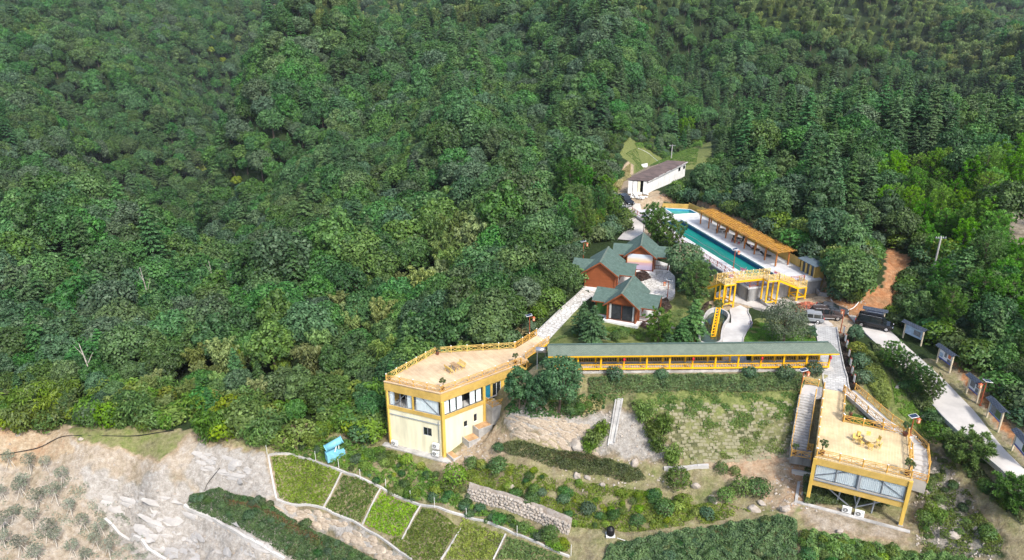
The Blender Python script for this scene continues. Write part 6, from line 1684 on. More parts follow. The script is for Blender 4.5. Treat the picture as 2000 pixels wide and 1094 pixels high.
STONES = [rock_mesh('stone', i, .27, .2, .22, ROCK, 1) for i in range(6)]
SLABS = [rock_mesh('slab', 20 + i, 2.6, .8, .3, GROCK, 2, .55) for i in range(6)]
BANK = [rock_mesh('bank_rock', 40 + i, .85, .4, .34, TROCK, 2, .12) for i in range(7)]
BOULD = [rock_mesh('boulder', 60 + i, .5, .4, .36, ROCK, 2, .35) for i in range(4)]
def part_at(parent, name, me_, loc, rot, sc):
    o = bpy.data.objects.new(name, me_); COL.objects.link(o); o.parent = parent
    o.location = Vector(loc) - root_of(parent).location; o.rotation_euler = rot; o.scale = sc
    return o
def slope_dir(x, y, e=.6):
    gx = (tz1(x + e, y) - tz1(x - e, y)) / (2 * e); gy = (tz1(x, y + e) - tz1(x, y - e)) / (2 * e)
    return Vector((-gx, -gy, 1)).normalized()
# dry stone wall
g = resample(gpoly('912 972;950 984;1000 1000;1050 1018;1085 1034;1112 1046'), 34)
W_ = thing('dry_stone_wall', 'low dry wall of pale stones holding the yellow-green slope', 'wall', (g[16][0], g[16][1], tz1(*g[16])))
for i in range(33):
    h = 5 if 3 < i < 24 else 4
    for j in range(h):
        t = i + (.5 if j % 2 else 0); k = min(int(t), 32); f_ = t - k
        p = g[k] * (1 - f_) + g[min(k + 1, 33)] * f_
        d = g[min(k + 1, 33)] - g[max(k - 1, 0)]; a = math.atan2(d[1], d[0]); n_ = np.array([math.sin(a), -math.cos(a)]) * -1
        q = p + n_ * (.1 * j + random.uniform(-.08, .08))
        part_at(W_, 'stone', random.choice(STONES), (q[0] + random.uniform(-.05, .05), q[1], tz1(p[0], p[1]) + .1 + .33 * j), (random.uniform(-.6, .6), random.uniform(-.6, .6), a + random.uniform(-.8, .8)), (random.uniform(1.0, 1.6), random.uniform(.9, 1.4), random.uniform(.9, 1.35)))
bk = MB()
for a, b in zip(g[:-1], g[1:]):
    a, b = v3(a, tz1(*a)), v3(b, tz1(*b)); bk.slab(a + Vector((0, .35, -.3)), b + Vector((0, .35, -.3)), b + Vector((.3, 1.1, 1.45)), a + Vector((.3, 1.1, 1.45)), .2)
bk.build('rubble_core', ROCK, W_)
# rocky cut bank under the trees
RB = thing('rock_bank', 'broken tan rock face of the cut bank beside the cream house', 'rock face', tuple(gp(1060, 860)))
# pale strata of the quarry face
QF = thing('quarry_face', 'pale grey rock strata stepping down the cut slope', 'rock face', tuple(gp(350, 1010)))
def strata(poly, n, meshes, ang, s0, s1, seed, parent, pick=None):
    rng = np.random.default_rng(seed); poly = zp(poly); lo = np.min(poly, 0); hi = np.max(poly, 0); c = 0
    while c < n:
        p = rng.uniform(lo, hi)
        if not inpoly(p[0], p[1], poly): continue
        c += 1
        q = gp(*p); s = rng.uniform(s0, s1); nn = slope_dir(q.x, q.y)
        hd = Vector((math.cos(ang + rng.uniform(-.16, .16)), math.sin(ang), 0)); nn = (nn + Vector(rng.normal(size=3)) * .12).normalized(); xa = (hd - nn * hd.dot(nn)).normalized(); ro = Matrix((xa, nn.cross(xa), nn)).transposed().to_euler()
        part_at(parent, 'rock', meshes[c % len(meshes)], q - nn * .14 * s, ro, (s * rng.uniform(.8, 1.5), s * rng.uniform(.7, 1.2), s * rng.uniform(.5, .9)))
def zp(s): return [tuple(float(t) for t in q.split()) for q in s.split(';')]
strata('185 925;330 945;420 985;560 1085;300 1085;215 1000', 58, SLABS, -.58, .35, .95, 1, QF)
strata('395 885;490 900;500 945;430 950;385 920', 26, SLABS, -.3, .3, .65, 2, QF)
strata('985 816;1060 814;1120 826;1165 832;1165 890;1080 872;1000 850', 210, BANK, -.55, .45, 1.0, 8, RB)
LG = thing('rock_ledge', 'rounded tan rock ledge under the planted slope panels', 'rock face', tuple(gp(640, 1030)))
strata('515 985;640 1005;720 1045;790 1094;750 1094;650 1045;520 1008', 60, BANK, -.4, .8, 1.7, 3, LG)
# loose boulders
for i, (px_, py_, s, lb) in enumerate(((997, 952, 1.3, 'pale boulder pair half sunk in the yellow-green slope'), (1126, 930, 1.4, 'upright pale boulder above the yellow-green slope'), (1148, 934, .9, 'low pale boulder beside the upright boulder'), (1176, 948, 1.0, 'pale boulder in the bare patch of the slope'), (1393, 978, 1.5, 'tan boulder at the foot of the bank near the shrubs'), (1472, 995, 1.5, 'rounded tan boulder at the end of the lower track'), (1487, 985, 1.1, 'white boulder beside the rounded tan boulder'), (1535, 995, 1.3, 'grey boulder by the corner of the stilt house plinth'), (1125, 870, 2.2, 'big grey boulder at the foot of the rock bank'), (1240, 905, 1.5, 'white rock spill at the foot of the drain channel'), (1640, 1040, .9, 'pale boulder before the retaining blocks'), (920, 897, 1.6, 'grey boulder beside the corner of the cream house apron'), (1130, 655, .8, 'pale garden stone on the lawn under the conifers'), (1180, 662, 1.1, 'largest pale garden stone on the lawn'), (1196, 660, .7, 'small pale garden stone in the lawn group'), (1211, 658, .8, 'pale garden stone at the end of the lawn group'), (1313, 640, .9, 'pale garden stone between the lawn pines'), (1753, 758, .9, 'pale boulder high on the grass slope'), (1805, 815, .9, 'white boulder low on the grass slope'), (1905, 1034, .9, 'white boulder on the bare scree slope'), (1862, 1048, 1.6, 'grey slab boulder on the bare scree slope'), (158, 858, .8, 'white stone on the grassy shelf edge'), (36, 850, .8, 'white stone at the forest edge above the cut'), (1020, 640, 1.6, 'grey boulder beside the stone path lamp'), (1360, 950, 1.2, 'grey boulder below the white ledge'), (463, 826, 2.4, 'large brown boulder among the forest edge bushes'))):
    q = gp(px_, py_); o = bpy.data.objects.new('boulder', BOULD[i % 4]); COL.objects.link(o); o.location = q + Vector((0, 0, .06 * s)); o.scale = (s * 1.1, s * .9, s); o.rotation_euler = (random.uniform(-.2, .2), random.uniform(-.2, .2), random.uniform(0, 6)); tag(o, lb, 'boulder')
rng = np.random.default_rng(17)
def pebbles(name, label, polys, n, smin, smax, m_):
    b = MB(); k = 0
    for s, w in polys:
        poly = gpoly(s); lo = np.min([[q.x, q.y] for q in poly], 0); hi = np.max([[q.x, q.y] for q in poly], 0)
        c = 0
        P_ = rng.uniform(lo, hi, (n * 3, 2)); P_ = P_[inpoly(P_[:, 0], P_[:, 1], poly)][:int(n * w)]
        Zp = tz(P_[:, 0], P_[:, 1])
        for (x, y), z in zip(P_, Zp):
            s_ = smin + (smax - smin) * rng.random() ** 3
            a = rng.uniform(0, 6.3, 6); V = [(x + math.cos(a[i % 6] * .2 + i * 1.57) * s_ * rng.uniform(.7, 1.2), y + math.sin(a[i % 6] * .2 + i * 1.57) * s_ * rng.uniform(.6, 1), z - .03) for i in range(4)] + [(x + s_ * .1, y, z + s_ * rng.uniform(.4, .9)), (x - s_ * .3, y + s_ * .2, z + s_ * rng.uniform(.3, .7))]
            b.add(V, [(0, 1, 4), (1, 2, 4), (2, 5, 4), (2, 3, 5), (3, 0, 5), (0, 4, 5)])
    b.build(name, m_, label=label, cat='stones', kind='stuff')
pebbles('scree', 'loose pale stones scattered over the cut slopes', [('0 860;140 880;360 930;420 990;600 1094;0 1094', 1.0), ('980 820;1200 800;1330 880;1290 910;1080 880', .6), ('1790 860;1850 900;1960 1060;1940 1094;1790 1080', .8), ('1540 880;1600 890;1600 1000;1480 1000', .4), ('1090 890;1340 920;1340 960;1000 960', .2), ('1500 600;1700 560;1700 620;1600 630', .2), ('1270 400;1300 378;1480 440', .2), ('900 850;990 850;900 930', .2)], 900, .05, .3, ROCK)
# ------------------------------------------------------------------ concrete strips of the planted slope
def beamline(s, w, h, lift=.05):
    b = MB(); g = gpoly(s); r = resample(g, max(3, int(sum((q - p).length for p, q in zip(g[:-1], g[1:])) / 1.0)))
    for a, c in zip(r[:-1], r[1:]): b.beam(v3(a, tz1(*a) + lift), v3(c, tz1(*c) + lift), w, h)
    return b
SF = thing('slope_grid', 'white concrete edging strips framing the planted slope panels', 'concrete edging', tuple(gp(700, 980)))
for nm, s, w in (('top_strip', '524 890;545 886;572 888;605 897;640 912;680 926;720 942;745 953;790 975;820 987;870 998;905 1008;950 1020;1000 1042;1060 1066;1112 1088', .2), ('side_strip', '524 890;530 925;540 975', .24), ('cross_strip', '668 923;650 960;632 992', .13), ('cross_strip', '744 954;726 990;708 1026', .13), ('cross_strip', '822 988;803 1022;786 1054', .13), ('cross_strip', '901 1032;884 1062;862 1094', .16), ('cross_strip', '988 1044;976 1070;964 1094', .16), ('bottom_strip', '540 976;600 986;640 996;690 1018;740 1048;780 1078;805 1094', .2)):
    beamline(s, w, .3).build(nm, M['pale'], SF)
for nm, s, lb in (('concrete_kerb', '360 988;420 1016;480 1052;520 1074;556 1094', 'long white concrete kerb along the red-leaved hedge'), ('concrete_kerb', '205 1015;260 1052;300 1080;325 1098', 'pale concrete kerb between the saplings and the quarry face'), ('concrete_ledge', '1297 917;1340 916;1384 912', 'short white concrete ledge at the foot of the tufted bank'), ('concrete_ledge', '1546 922;1575 926;1592 928', 'short grey concrete ledge beside the stilt house post')):
    beamline(s, .34, .5, .1).build(nm, M['pale'], label=lb, cat='kerb')
DC = thing('drain_channel', 'pale concrete drain channel running down the cut bank', 'drain', tuple(gp(1206, 830)))
for nm, s, w, h in (('channel_wall', '1216 780;1207 830;1200 866', .3, .6), ('channel_wall', '1203 782;1196 826;1188 872', .3, .6), ('channel_floor', '1210 780;1202 826;1194 870', .8, .12)): beamline(s, w * .6, h * .6, .12).build(nm, M['concrete'], DC)
fw = [(522, 888), (617, 900), (662, 916), (704, 936), (754, 955), (802, 978), (849, 992), (911, 1013), (1010, 1048), (1115, 1086)]
for i, (px_, py_) in enumerate(fw):
    q = gp(px_, py_); m_ = MB(); m_.tube((q.x, q.y, q.z - .2), (q.x, q.y, q.z + 1.5), .035, .03, 6); m_.box((q.x, q.y, q.z + 1.5), (.07, .07, .06)); m_.build('fence_stake', M['white'], label='thin white fence stake along the top strip of the planted slope', cat='fence post', group='white stakes above the planted slope')
# rows of earth-filled bags on the bank below the walkway
poly = gpoly('1240 805;1290 790;1560 782;1552 820;1540 896;1345 908;1310 870')
b = MB(); rng = np.random.default_rng(21); lo = np.min([[q.x, q.y] for q in poly], 0); hi = np.max([[q.x, q.y] for q in poly], 0)
ys_ = np.arange(lo[1], hi[1], .36); cnt = 0
for r_, y in enumerate(ys_):
    xs_ = np.arange(lo[0], hi[0], .74) + .37 * (r_ % 2) + rng.uniform(-.05, .05)
    ok_ = inpoly(xs_, xs_ * 0 + y, poly) & (rng.random(len(xs_)) < .72)
    for x in xs_[ok_]:
        z = tz1(x, y); w, d_, h = rng.uniform(.3, .36), rng.uniform(.14, .18), rng.uniform(.0, .09); a = rng.uniform(-.2, .2)
        V = []
        for zz, k in ((-.15, 1.0), (h * .6, 1.0), (h, .7)):
            for sx, sy in ((-1, -1), (1, -1), (1, 1), (-1, 1)): V.append((x + sx * w * k * math.cos(a) - sy * d_ * k * math.sin(a), y + sx * w * k * math.sin(a) + sy * d_ * k, z + zz + sy * d_ * .5))
        b.add(V, [(0, 1, 5, 4), (1, 2, 6, 5), (2, 3, 7, 6), (3, 0, 4, 7), (4, 5, 9, 8), (5, 6, 10, 9), (6, 7, 11, 10), (7, 4, 8, 11), (8, 9, 10, 11)]); cnt += 1
b.build('earth_bags', mat('mossy_earth_bags', (.27, .25, .165), .95, .3, .9, bump=.3, bscale=8, col2=(.19, .185, .105)), label='rows of mossy earth-filled bags facing the bank below the walkway', cat='earth bags', kind='stuff')
# ------------------------------------------------------------------ hedges and ground cover
def hedge(name, label, cat, s, h, leafmat, dens=55, leaf=.2, soft=.35, lump=.25, kind=None, world=False, patch=0.0, group=None, freq=1.0):
    """leaves through the volume of a clipped or sprawling mass over a plan outline"""
    rng = np.random.default_rng(abs(hash(name + str(len(s)) + s[:9])) % 9999 if False else sum(map(ord, s)) % 9999)
    poly = gpoly(s)
    lo = np.min([[q.x, q.y] for q in poly], 0); hi = np.max([[q.x, q.y] for q in poly], 0)
    leaf *= 1.15; cov = (2.8 if not patch else 2.2 if patch < .5 else 1.7) * (1 if dens > 20 else dens / 20)
    n = int((hi[0] - lo[0]) * (hi[1] - lo[1]) * cov / (leaf * leaf * .3) * 1.25)
    P_ = rng.uniform(lo, hi, (n, 2)); P_ = P_[inpoly(P_[:, 0], P_[:, 1], poly)]
    x, y = P_[:, 0], P_[:, 1]
    if patch:
        f = np.sin(x * 1.1 + 1.7 * np.sin(y * .8)) * np.sin(y * 1.3 + 1.4 * np.sin(x * .7 + 1)) + .5 * np.sin(x * 2.7 + y) * np.sin(y * 3.1 - x)
        k = f > patch - .8 + rng.normal(size=len(x)) * .25; x, y = x[k], y[k]
    e = np.clip(polydist(x, y, poly) / soft, 0, 1)
    l = (1 - lump) + lump * (np.sin(freq * x * 2.1 + 2 * np.sin(freq * y * 1.3)) * np.sin(freq * y * 2.4 + 2 * np.sin(freq * x * 1.7)))
    H_ = h * l * (.35 + .65 * e ** .6)
    z = tz(x, y) + H_ * rng.uniform(.55, 1.0, len(x)) ** .7
    nrm = rng.normal(size=(len(x), 3)) * .55 + np.array([0, 0, 1.0]); nrm[:, 1] -= .25
    V, F = leaf_faces(np.stack([x, y, z], 1), nrm, leaf, leaf * .6, rng)
    mb = MB(); mb.arrays(V, F)
    return mb.build(name, LF[leafmat] if isinstance(leafmat, str) else leafmat, label=label, cat=cat, kind=kind, group=group)
hedge('hedge', 'long dark hedge below the covered walkway', 'hedge', '1148 742;1250 737;1400 735;1560 732;1572 745;1566 762;1400 768;1250 770;1150 774', .9, 'hedge', 70, .22)
hedge('hedge', 'red-tinged hedge along the foot of the rock bank', 'hedge', '985 868;1040 870;1090 884;1150 890;1200 905;1248 918;1262 940;1225 945;1180 932;1120 924;1060 908;1000 894;975 880', 1.0, 'hedge', 75, .2)
hedge('hedge_tips', 'rusty red shoots on the hedge under the rock bank', 'hedge shoots', '1080 886;1150 894;1205 908;1150 914;1090 904', 1.15, 'redhedge', 25, .16, kind='stuff')
hedge('hedge', 'broad dark hedge between the lower track and the slope foot', 'hedge', '1190 1068;1280 1052;1360 1036;1450 1022;1520 1012;1556 1022;1556 1110;1170 1110', 1.1, 'hedge', 55, .22, lump=.35)
hedge('hedge', 'bright green hedge below the stilt house plinth', 'hedge', '1566 1042;1620 1046;1680 1062;1740 1078;1830 1088;1900 1094;1900 1130;1560 1130', 1.3, 'grassblade', 60, .22, lump=.45)
hedge('hedge', 'long red-leaved hedge above the white kerb', 'hedge', '372 968;430 955;480 972;560 1010;640 1048;700 1078;760 1110;600 1110;500 1052;430 1018;366 990', .8, 'hedge', 60, .2)
hedge('hedge_tips', 'red shoots over the hedge above the white kerb', 'hedge shoots', '430 968;520 995;620 1045;640 1075;560 1040;450 1000', .95, mat_leaf('scarlet_leaves', (.09, .05, .03), (.17, .085, .05), .25, .03, .2), 8, .13, kind='stuff')
hedge('hedge', 'clipped hedge on the slope between the dark bed and the grass', 'hedge', '1682 690;1705 692;1728 730;1742 775;1735 800;1712 785;1690 745', .9, 'cover', 55, .2, lump=.3)
hedge('hedge', 'low dark hedge running along the kerb of the road', 'hedge', '1700 668;1720 680;1770 730;1820 795;1850 835;1900 900;1950 955;2000 1005;2000 1030;1940 985;1880 915;1820 840;1760 760;1710 695', .8, 'hedge', 45, .22, lump=.3)
hedge('bed', 'dark planting bed along the paved path', 'planting bed', '1640 662;1654 660;1672 740;1680 762;1662 764;1652 720', .35, 'purple', 60, .14)
PANELS = ['530 892;570 890;606 900;664 925;630 990;545 972', '672 930;740 956;704 1022;637 992', '748 960;818 990;782 1050;712 1024', '826 994;896 1030;858 1094;800 1094;760 1055;790 1050', '904 1012;984 1046;960 1094;870 1094', '992 1050;1100 1090;1090 1110;970 1094']
for i, s in enumerate(PANELS):
    hedge('ground_cover', ['yellow-green ground cover in the first slope panel by the blue tank', 'darker green ground cover in the second slope panel', 'yellow-green ground cover in the third slope panel', 'darker green ground cover in the fourth slope panel', 'yellow-green ground cover in the fifth slope panel', 'darker green ground cover in the last slope panel'][i], 'ground cover', s, .5, 'cover' if i % 2 == 0 else 'grassblade', 60, .24, soft=.25, lump=.62, freq=2.6, kind='stuff')
hedge('ground_cover', 'patchy yellow-green cover over the middle slope', 'ground cover', '925 905;980 905;1060 925;1180 945;1260 960;1330 985;1420 985;1470 1000;1400 1020;1300 1032;1220 1040;1120 1030;1060 1000;1000 975;930 955;900 930', .45, 'cover', 42, .2, lump=.5, patch=.5, kind='stuff')
hedge('ground_cover', 'mixed green scrub along the fence above the planted slope', 'ground cover', '560 862;650 858;720 872;800 900;840 920;880 960;960 1000;1060 1040;1110 1064;1108 1080;1040 1054;960 1014;900 1000;820 980;740 948;660 915;600 892;545 882', .8, 'grassblade', 42, .24, lump=.6, patch=.1, kind='stuff')
hedge('ground_cover', 'low green tufts over the bank of earth bags', 'ground cover', '1180 775;1560 765;1548 810;1500 830;1380 840;1300 820;1220 800', .2, 'grassblade', 24, .2, patch=.98, kind='stuff')
hedge('ground_cover', 'sparse weeds on the earth bags', 'ground cover', '1290 800;1550 800;1540 890;1350 900', .2, 'grassblade', 21, .18, patch=1.3, kind='stuff')
hedge('ground_cover', 'patches of weeds on the scree slope', 'ground cover', '1800 870;1860 900;1960 1060;1950 1090;1800 1080;1790 960', .35, 'grassblade', 34, .2, patch=.95, kind='stuff')
hedge('ground_cover', 'green undergrowth under the stilt house', 'ground cover', '1570 915;1640 935;1720 950;1740 990;1660 990;1570 985', .7, 'hedge', 50, .2, kind='stuff')
hedge('ground_cover', 'long grass on the slope beside the concrete stair', 'ground cover', '1578 770;1586 778;1562 850;1550 880;1548 840', .35, 'grassblade', 60, .2, kind='stuff')
hedge('ground_cover', 'green growth in the pocket beside the deck neck', 'ground cover', '1660 808;1690 815;1710 838;1660 835', .4, 'grassblade', 60, .2, kind='stuff')
hedge('ground_cover', 'weeds among the orchard saplings', 'ground cover', '0 900;120 930;260 990;330 1094;0 1094', .25, 'sapling', 9, .2, patch=1.25, kind='stuff')
hedge('ground_cover', 'lawn grass tufts in front of the cottages', 'ground cover', '1070 672;1120 640;1180 640;1250 632;1340 600;1372 610;1365 676', .14, 'grassblade', 26, .16, patch=.5, kind='stuff')
hedge('ground_cover', 'lawn grass tufts round the clipped tree', 'ground cover', '1452 676;1460 645;1480 630;1590 640;1596 680', .14, 'grassblade', 30, .16, patch=.4, kind='stuff')
hedge('ground_cover', 'grass on the slope between hedge and road', 'ground cover', '1740 740;1800 790;1840 840;1800 845;1750 800', .2, 'grassblade', 34, .18, patch=.4, kind='stuff')
hedge('ground_cover', 'bushes between the stone path and the forest', 'ground cover', '1040 640;1060 610;1112 560;1130 562;1090 600;1046 650', 1.0, 'hedge', 40, .24, lump=.5, kind='stuff')
hedge('dry_grass', 'dry yellow reeds at the forest edge behind the roof deck', 'reeds', '960 660;1010 648;1035 640;1030 655;980 668', 1.3, 'dry', 50, .35, kind='stuff')
hedge('dry_grass', 'dry tall grass beside the track above the shed', 'dry grass', '1195 372;1215 335;1232 320;1232 345;1212 372', .9, 'dry', 16, .35, kind='stuff')
hedge('dry_grass', 'tall mixed grass along the back of the clearing', 'dry grass', '1240 282;1300 274;1372 284;1370 290;1300 284;1245 290', 1.6, 'grassblade', 14, .4, kind='stuff')
hedge('grass', 'short grass in the clearing above the shed', 'grass', '1222 300;1245 288;1365 290;1360 322;1300 330;1240 316', .12, 'grassblade', 8, .25, patch=.5, kind='stuff')
hedge('undergrowth', 'scrub and dead stalks at the foot of the bank trees', 'undergrowth', '985 800;1060 790;1140 775;1185 775;1180 800;1120 820;1040 818;990 815', 1.1, 'broad', 40, .26, lump=.6, kind='stuff')
hedge('dry_grass', 'dry stalks beside the bank trees', 'dry grass', '1120 780;1180 778;1175 805;1130 812', 1.0, 'dry', 26, .32, kind='stuff')
hedge('purple_bush', 'dark purple bush bed behind the glass-fronted cottage', 'bush', '1230 536;1262 532;1272 545;1250 552;1232 548', .7, 'purple', 60, .16)
hedge('purple_bush', 'dark purple bush mound on the lawn beside the cottage porch', 'bush', '1272 602;1282 590;1305 590;1312 604;1300 614;1278 612', 1.1, 'purple', 70, .18)
hedge('purple_bush', 'dark purple bush below the cottage porch steps', 'bush', '1250 640;1256 628;1278 626;1280 640;1262 646', .8, 'purple', 70, .18)
hedge('purple_bush', 'dark purple bush along the pond edge', 'bush', '1368 610;1376 596;1384 592;1384 606;1374 640;1364 650', .8, 'purple', 50, .18)
hedge('hedge', 'low hedge along the base of the glass-fronted cottage', 'hedge', '1180 640;1250 648;1252 656;1180 650', .5, 'cover', 55, .18)
hedge('hedge', 'low hedge strip below the printed cottage panel', 'hedge', '1212 536;1262 532;1262 537;1214 541', .4, 'hedge', 50, .16)
# ------------------------------------------------------------------ garden and bank trees, one by one
LF['bank'] = mat_leaf('bank_tree_leaves', (.034, .09, .036), (.11, .21, .085), .32, .02, .2)
lib('bankA', gen_broad(601, R=2.9, H=8.2, Rz=3.4, blobs=34, per=130, leaf=.34), 'bank'); lib('bankB', gen_broad(602, R=2.0, H=7.0, Rz=3.2, blobs=26, per=120, leaf=.32), 'bank')
LF['clipped'] = mat_leaf('clipped_tree_leaves', (.075, .11, .06), (.19, .23, .145), .3, .02, .1)
lib('clipped', gen_broad(603, R=3.0, H=5.4, Rz=2.5, blobs=46, per=170, leaf=.2), 'clipped'); lib('topiary', gen_broad(604, R=1.0, H=2.0, Rz=.9, blobs=14, per=80, leaf=.16), 'grey')
lib('conifA', gen_fir(610, H=5.2, R=1.9, levels=16, leaf=.3), 'fir'); lib('conifB', gen_fir(611, H=4.2, R=1.3, levels=15, leaf=.26), 'fir')
lib('gpineA', gen_pine(620, H=7.5, R=2.6, whorls=11, blades=26, length=.4, low=.22), 'pine'); lib('gpineB', gen_pine(621, H=5.0, R=2.1, whorls=9, blades=26, length=.36, low=.1), 'pine'); lib('gpineC', gen_pine(622, H=4.0, R=2.9, whorls=7, blades=30, length=.45, low=.15), 'pine')
lib('shrubA', gen_shrub(700), 'hedge'); lib('shrubB', gen_shrub(701, R=.9, H=1.2), 'broad'); lib('shrubC', gen_shrub(702, R=.9, H=1.1), 'cover'); lib('shrubD', gen_shrub(703, R=1.0, H=1.3), 'grassblade'); lib('shrubE', gen_shrub(704, R=.9, H=1.1), 'grey'); lib('bbush', gen_bamboo(705, H=3.0, R=1.5, culms=11, per=90, leaf=.4), 'grassblade', CULM)
def tree(kind, name, label, px_, py_, sc=1.0, cat='tree', group=None, dz=-.1): return plant(kind, name, label, cat, gz(px_, py_, dz), sc, None, group)
tree('bankA', 'bank_tree', 'largest leafy tree on the bank between the cream house and the walkway', 1092, 806, 1.0); tree('bankB', 'bank_tree', 'slim leafy tree on the bank close to the cream house door', 1014, 800, .95); tree('bankB', 'bank_tree', 'leafy tree on the bank between the slim tree and the largest', 1048, 806, .8)
tree('clipped', 'clipped_tree', 'round clipped grey-green tree on the lawn by the parked cars', 1530, 672, (1.02, 1.02, 1.2)); tree('topiary', 'topiary_tree', 'small round clipped tree beside the silver car', 1582, 660)
tree('conifA', 'conifer', 'broad conifer beside the stone path and glass-fronted cottage', 1138, 655, (1.0, 1.0, 1.0)); tree('conifA', 'conifer', 'broad conifer on the lawn closest to the walkway tank', 1158, 672, 1.1)
tree('gpineB', 'garden_pine', 'bushy pine on the lawn below the cottage porch', 1284, 672, 1.0); tree('conifB', 'conifer', 'neat pointed conifer on the lawn behind the walkway', 1330, 674, 1.0); tree('conifB', 'conifer', 'tall conifer beside the pond bank', 1353, 664, 1.5); tree('conifB', 'conifer', 'small conifer tucked beside the bushy lawn pine', 1303, 676, .75)
tree('gpineA', 'garden_pine', 'dark pine beside the footbridge stair', 1354, 606, 1.05); tree('gpineA', 'garden_pine', 'dark pine behind the printed-panel cottage by the pool rail', 1284, 486, .95); tree('gpineB', 'garden_pine', 'bushy pine against the pool retaining wall', 1312, 492, 1.15)
LF['tuft'] = LF['blossom']
FT = tree('grey0', 'flowering_tree', 'grey-green tree with pale seed heads between cottage and pool wall', 1330, 552, .84); tree('conifB', 'conifer', 'slim conifer in front of the pale seed-headed tree', 1345, 574, 1.5); tree('gpineB', 'garden_pine', 'bushy pine between the seed-headed tree and the bridge stair', 1362, 566, .9); tree('gpineA', 'garden_pine', 'tall pine at the corner of the upper track and pool wall', 1272, 466, .9)
rng = np.random.default_rng(77); d_ = unit(rng.normal(size=(320, 3)) + np.array([0, 0, .7])); C = d_ * np.array([3.5, 3.5, 3.0]) * rng.uniform(.8, 1.02, (320, 1)) + np.array([0, 0, 5.1])
V, F = leaf_faces(C, d_ + rng.normal(size=(320, 3)) * .5, .42, .26, rng); mb = MB(); mb.arrays(V, F); mb.build('seed_heads', LF['blossom'], FT, local=True)
tree('broad1', 'pool_side_tree', 'broad dark tree beside the changing hut and red bank', 1655, 590, .95); tree('broad4', 'pool_side_tree', 'leafy tree at the top of the red earth bank', 1632, 560, .8)
tree('grey1', 'slope_shrub_tree', 'small grey-leaved shrub tree by the stake signs', 1668, 668, .35); tree('shrubC', 'shrub', 'yellow-green shrub beside the stake signs', 1672, 690, 1.6, 'shrub'); tree('shrubE', 'shrub', 'grey-green shrub below the yellow-green shrub', 1676, 715, 1.7, 'shrub'); tree('shrubE', 'shrub', 'grey-green shrub beside the last stake sign', 1686, 748, 1.6, 'shrub')
for i, (px_, py_, s) in enumerate(((1738, 726, .58), (1764, 742, .52), (1794, 772, .54), (1814, 790, .54), (1780, 754, .45))):
    tree('gpineA', 'roadside_pine', ['roadside pine opposite the black van', 'roadside pine standing second from the black van', 'roadside pine before the orange-picture notice board', 'roadside pine at the widening of the road', 'smallest roadside pine in the row'][i], px_, py_, s)
tree('gpineC', 'slope_pine', 'wide bushy pine on the slope between stone ramp and road', 1886, 912, 1.0); tree('gpineC', 'slope_pine', 'wide bushy pine at the lower road edge with a pale stake', 1974, 990, .85); tree('shrubD', 'shrub', 'round bush beside the ramp bend', 1822, 858, 1.6, 'shrub'); tree('shrubB', 'shrub', 'dark bush on the kerb beside the road', 1822, 830, 1.3, 'shrub')
for i, (px_, py_, s, k, lb) in enumerate(((1200, 740, 1.5, 'shrubE', 'round shrub before the walkway post near the bank trees'), (1290, 738, 1.2, 'shrubE', 'thin shrub in the walkway hedge'), (1464, 736, 1.3, 'shrubE', 'airy shrub in the walkway hedge below the lawn tree'), (1535, 738, 1.6, 'shrubE', 'round shrub before the walkway near the solar lamp'), (1590, 730, 1.5, 'shrubE', 'shrub between walkway end and paved path'), (890, 945, 2.0, 'shrubD', 'dark bushy shrub below the cream house apron'), (974, 880, 1.0, 'shrubB', 'dark shrub at the end of the red-tinged hedge'), (972, 918, 1.5, 'shrubB', 'feathery shrub on the slope below the cream house'), (921, 912, 1.2, 'shrubB', 'dark shrub beside the grey boulder'), (1008, 972, 1.1, 'shrubB', 'dark shrub above the dry stone wall'), (1037, 985, 1.3, 'shrubB', 'pointed shrub growing out of the dry stone wall'), (1057, 966, .8, 'shrubE', 'grey shrub above the dry stone wall'), (1100, 980, 1.0, 'shrubE', 'grey shrub in the middle of the yellow-green slope'), (1148, 1000, 1.2, 'shrubE', 'grey round shrub low on the yellow-green slope'), (1198, 1012, .9, 'shrubB', 'small green shrub above the black tank'), (1244, 1024, 1.1, 'shrubB', 'round green shrub beside the lower track'), (1296, 1002, 1.5, 'shrubB', 'upright green shrub on the slope above the track'), (1322, 948, 1.8, 'shrubD', 'bushy shrub below the white concrete ledge'), (1335, 985, 1.1, 'shrubD', 'bright shrub beside the grey spill rocks'), (1380, 1010, 1.1, 'shrubE', 'grey shrub at the edge of the lower track'), (1073, 1050, 1.3, 'shrubB', 'dark shrub below the dry stone wall'), (1409, 922, 1.0, 'shrubD', 'small tree-like shrub at the foot of the earth bags'), (1435, 926, .8, 'shrubD', 'smaller shrub at the foot of the earth bags'), (1417, 975, 1.2, 'shrubD', 'shrub pair below the earth bags'), (1448, 962, 1.5, 'shrubD', 'tall green shrub below the earth bags'), (1480, 965, 1.7, 'shrubB', 'dark green shrub clump below the earth bags'), (1474, 636, .7, 'shrubD', 'spiky green plant beside the pale path'), (1404, 600, 1.0, 'shrubD', 'small palm-like plant at the head of the pond'))):
    tree(k, 'shrub', lb, px_, py_, s, 'shrub')
for px_, py_, s in ((1257, 818, 2.0), (1296, 842, 1.8), (1273, 852, 1.6), (1283, 878, 1.6), (1312, 902, 1.7), (1160, 868, 1.8), (1175, 850, 1.5), (1150, 880, 1.4)):
    tree('bbush', 'bamboo_bush', 'feathery green bush on the cut bank beside the drain channel', px_, py_, s * .55, 'bush', 'feathery bushes by the drain channel')
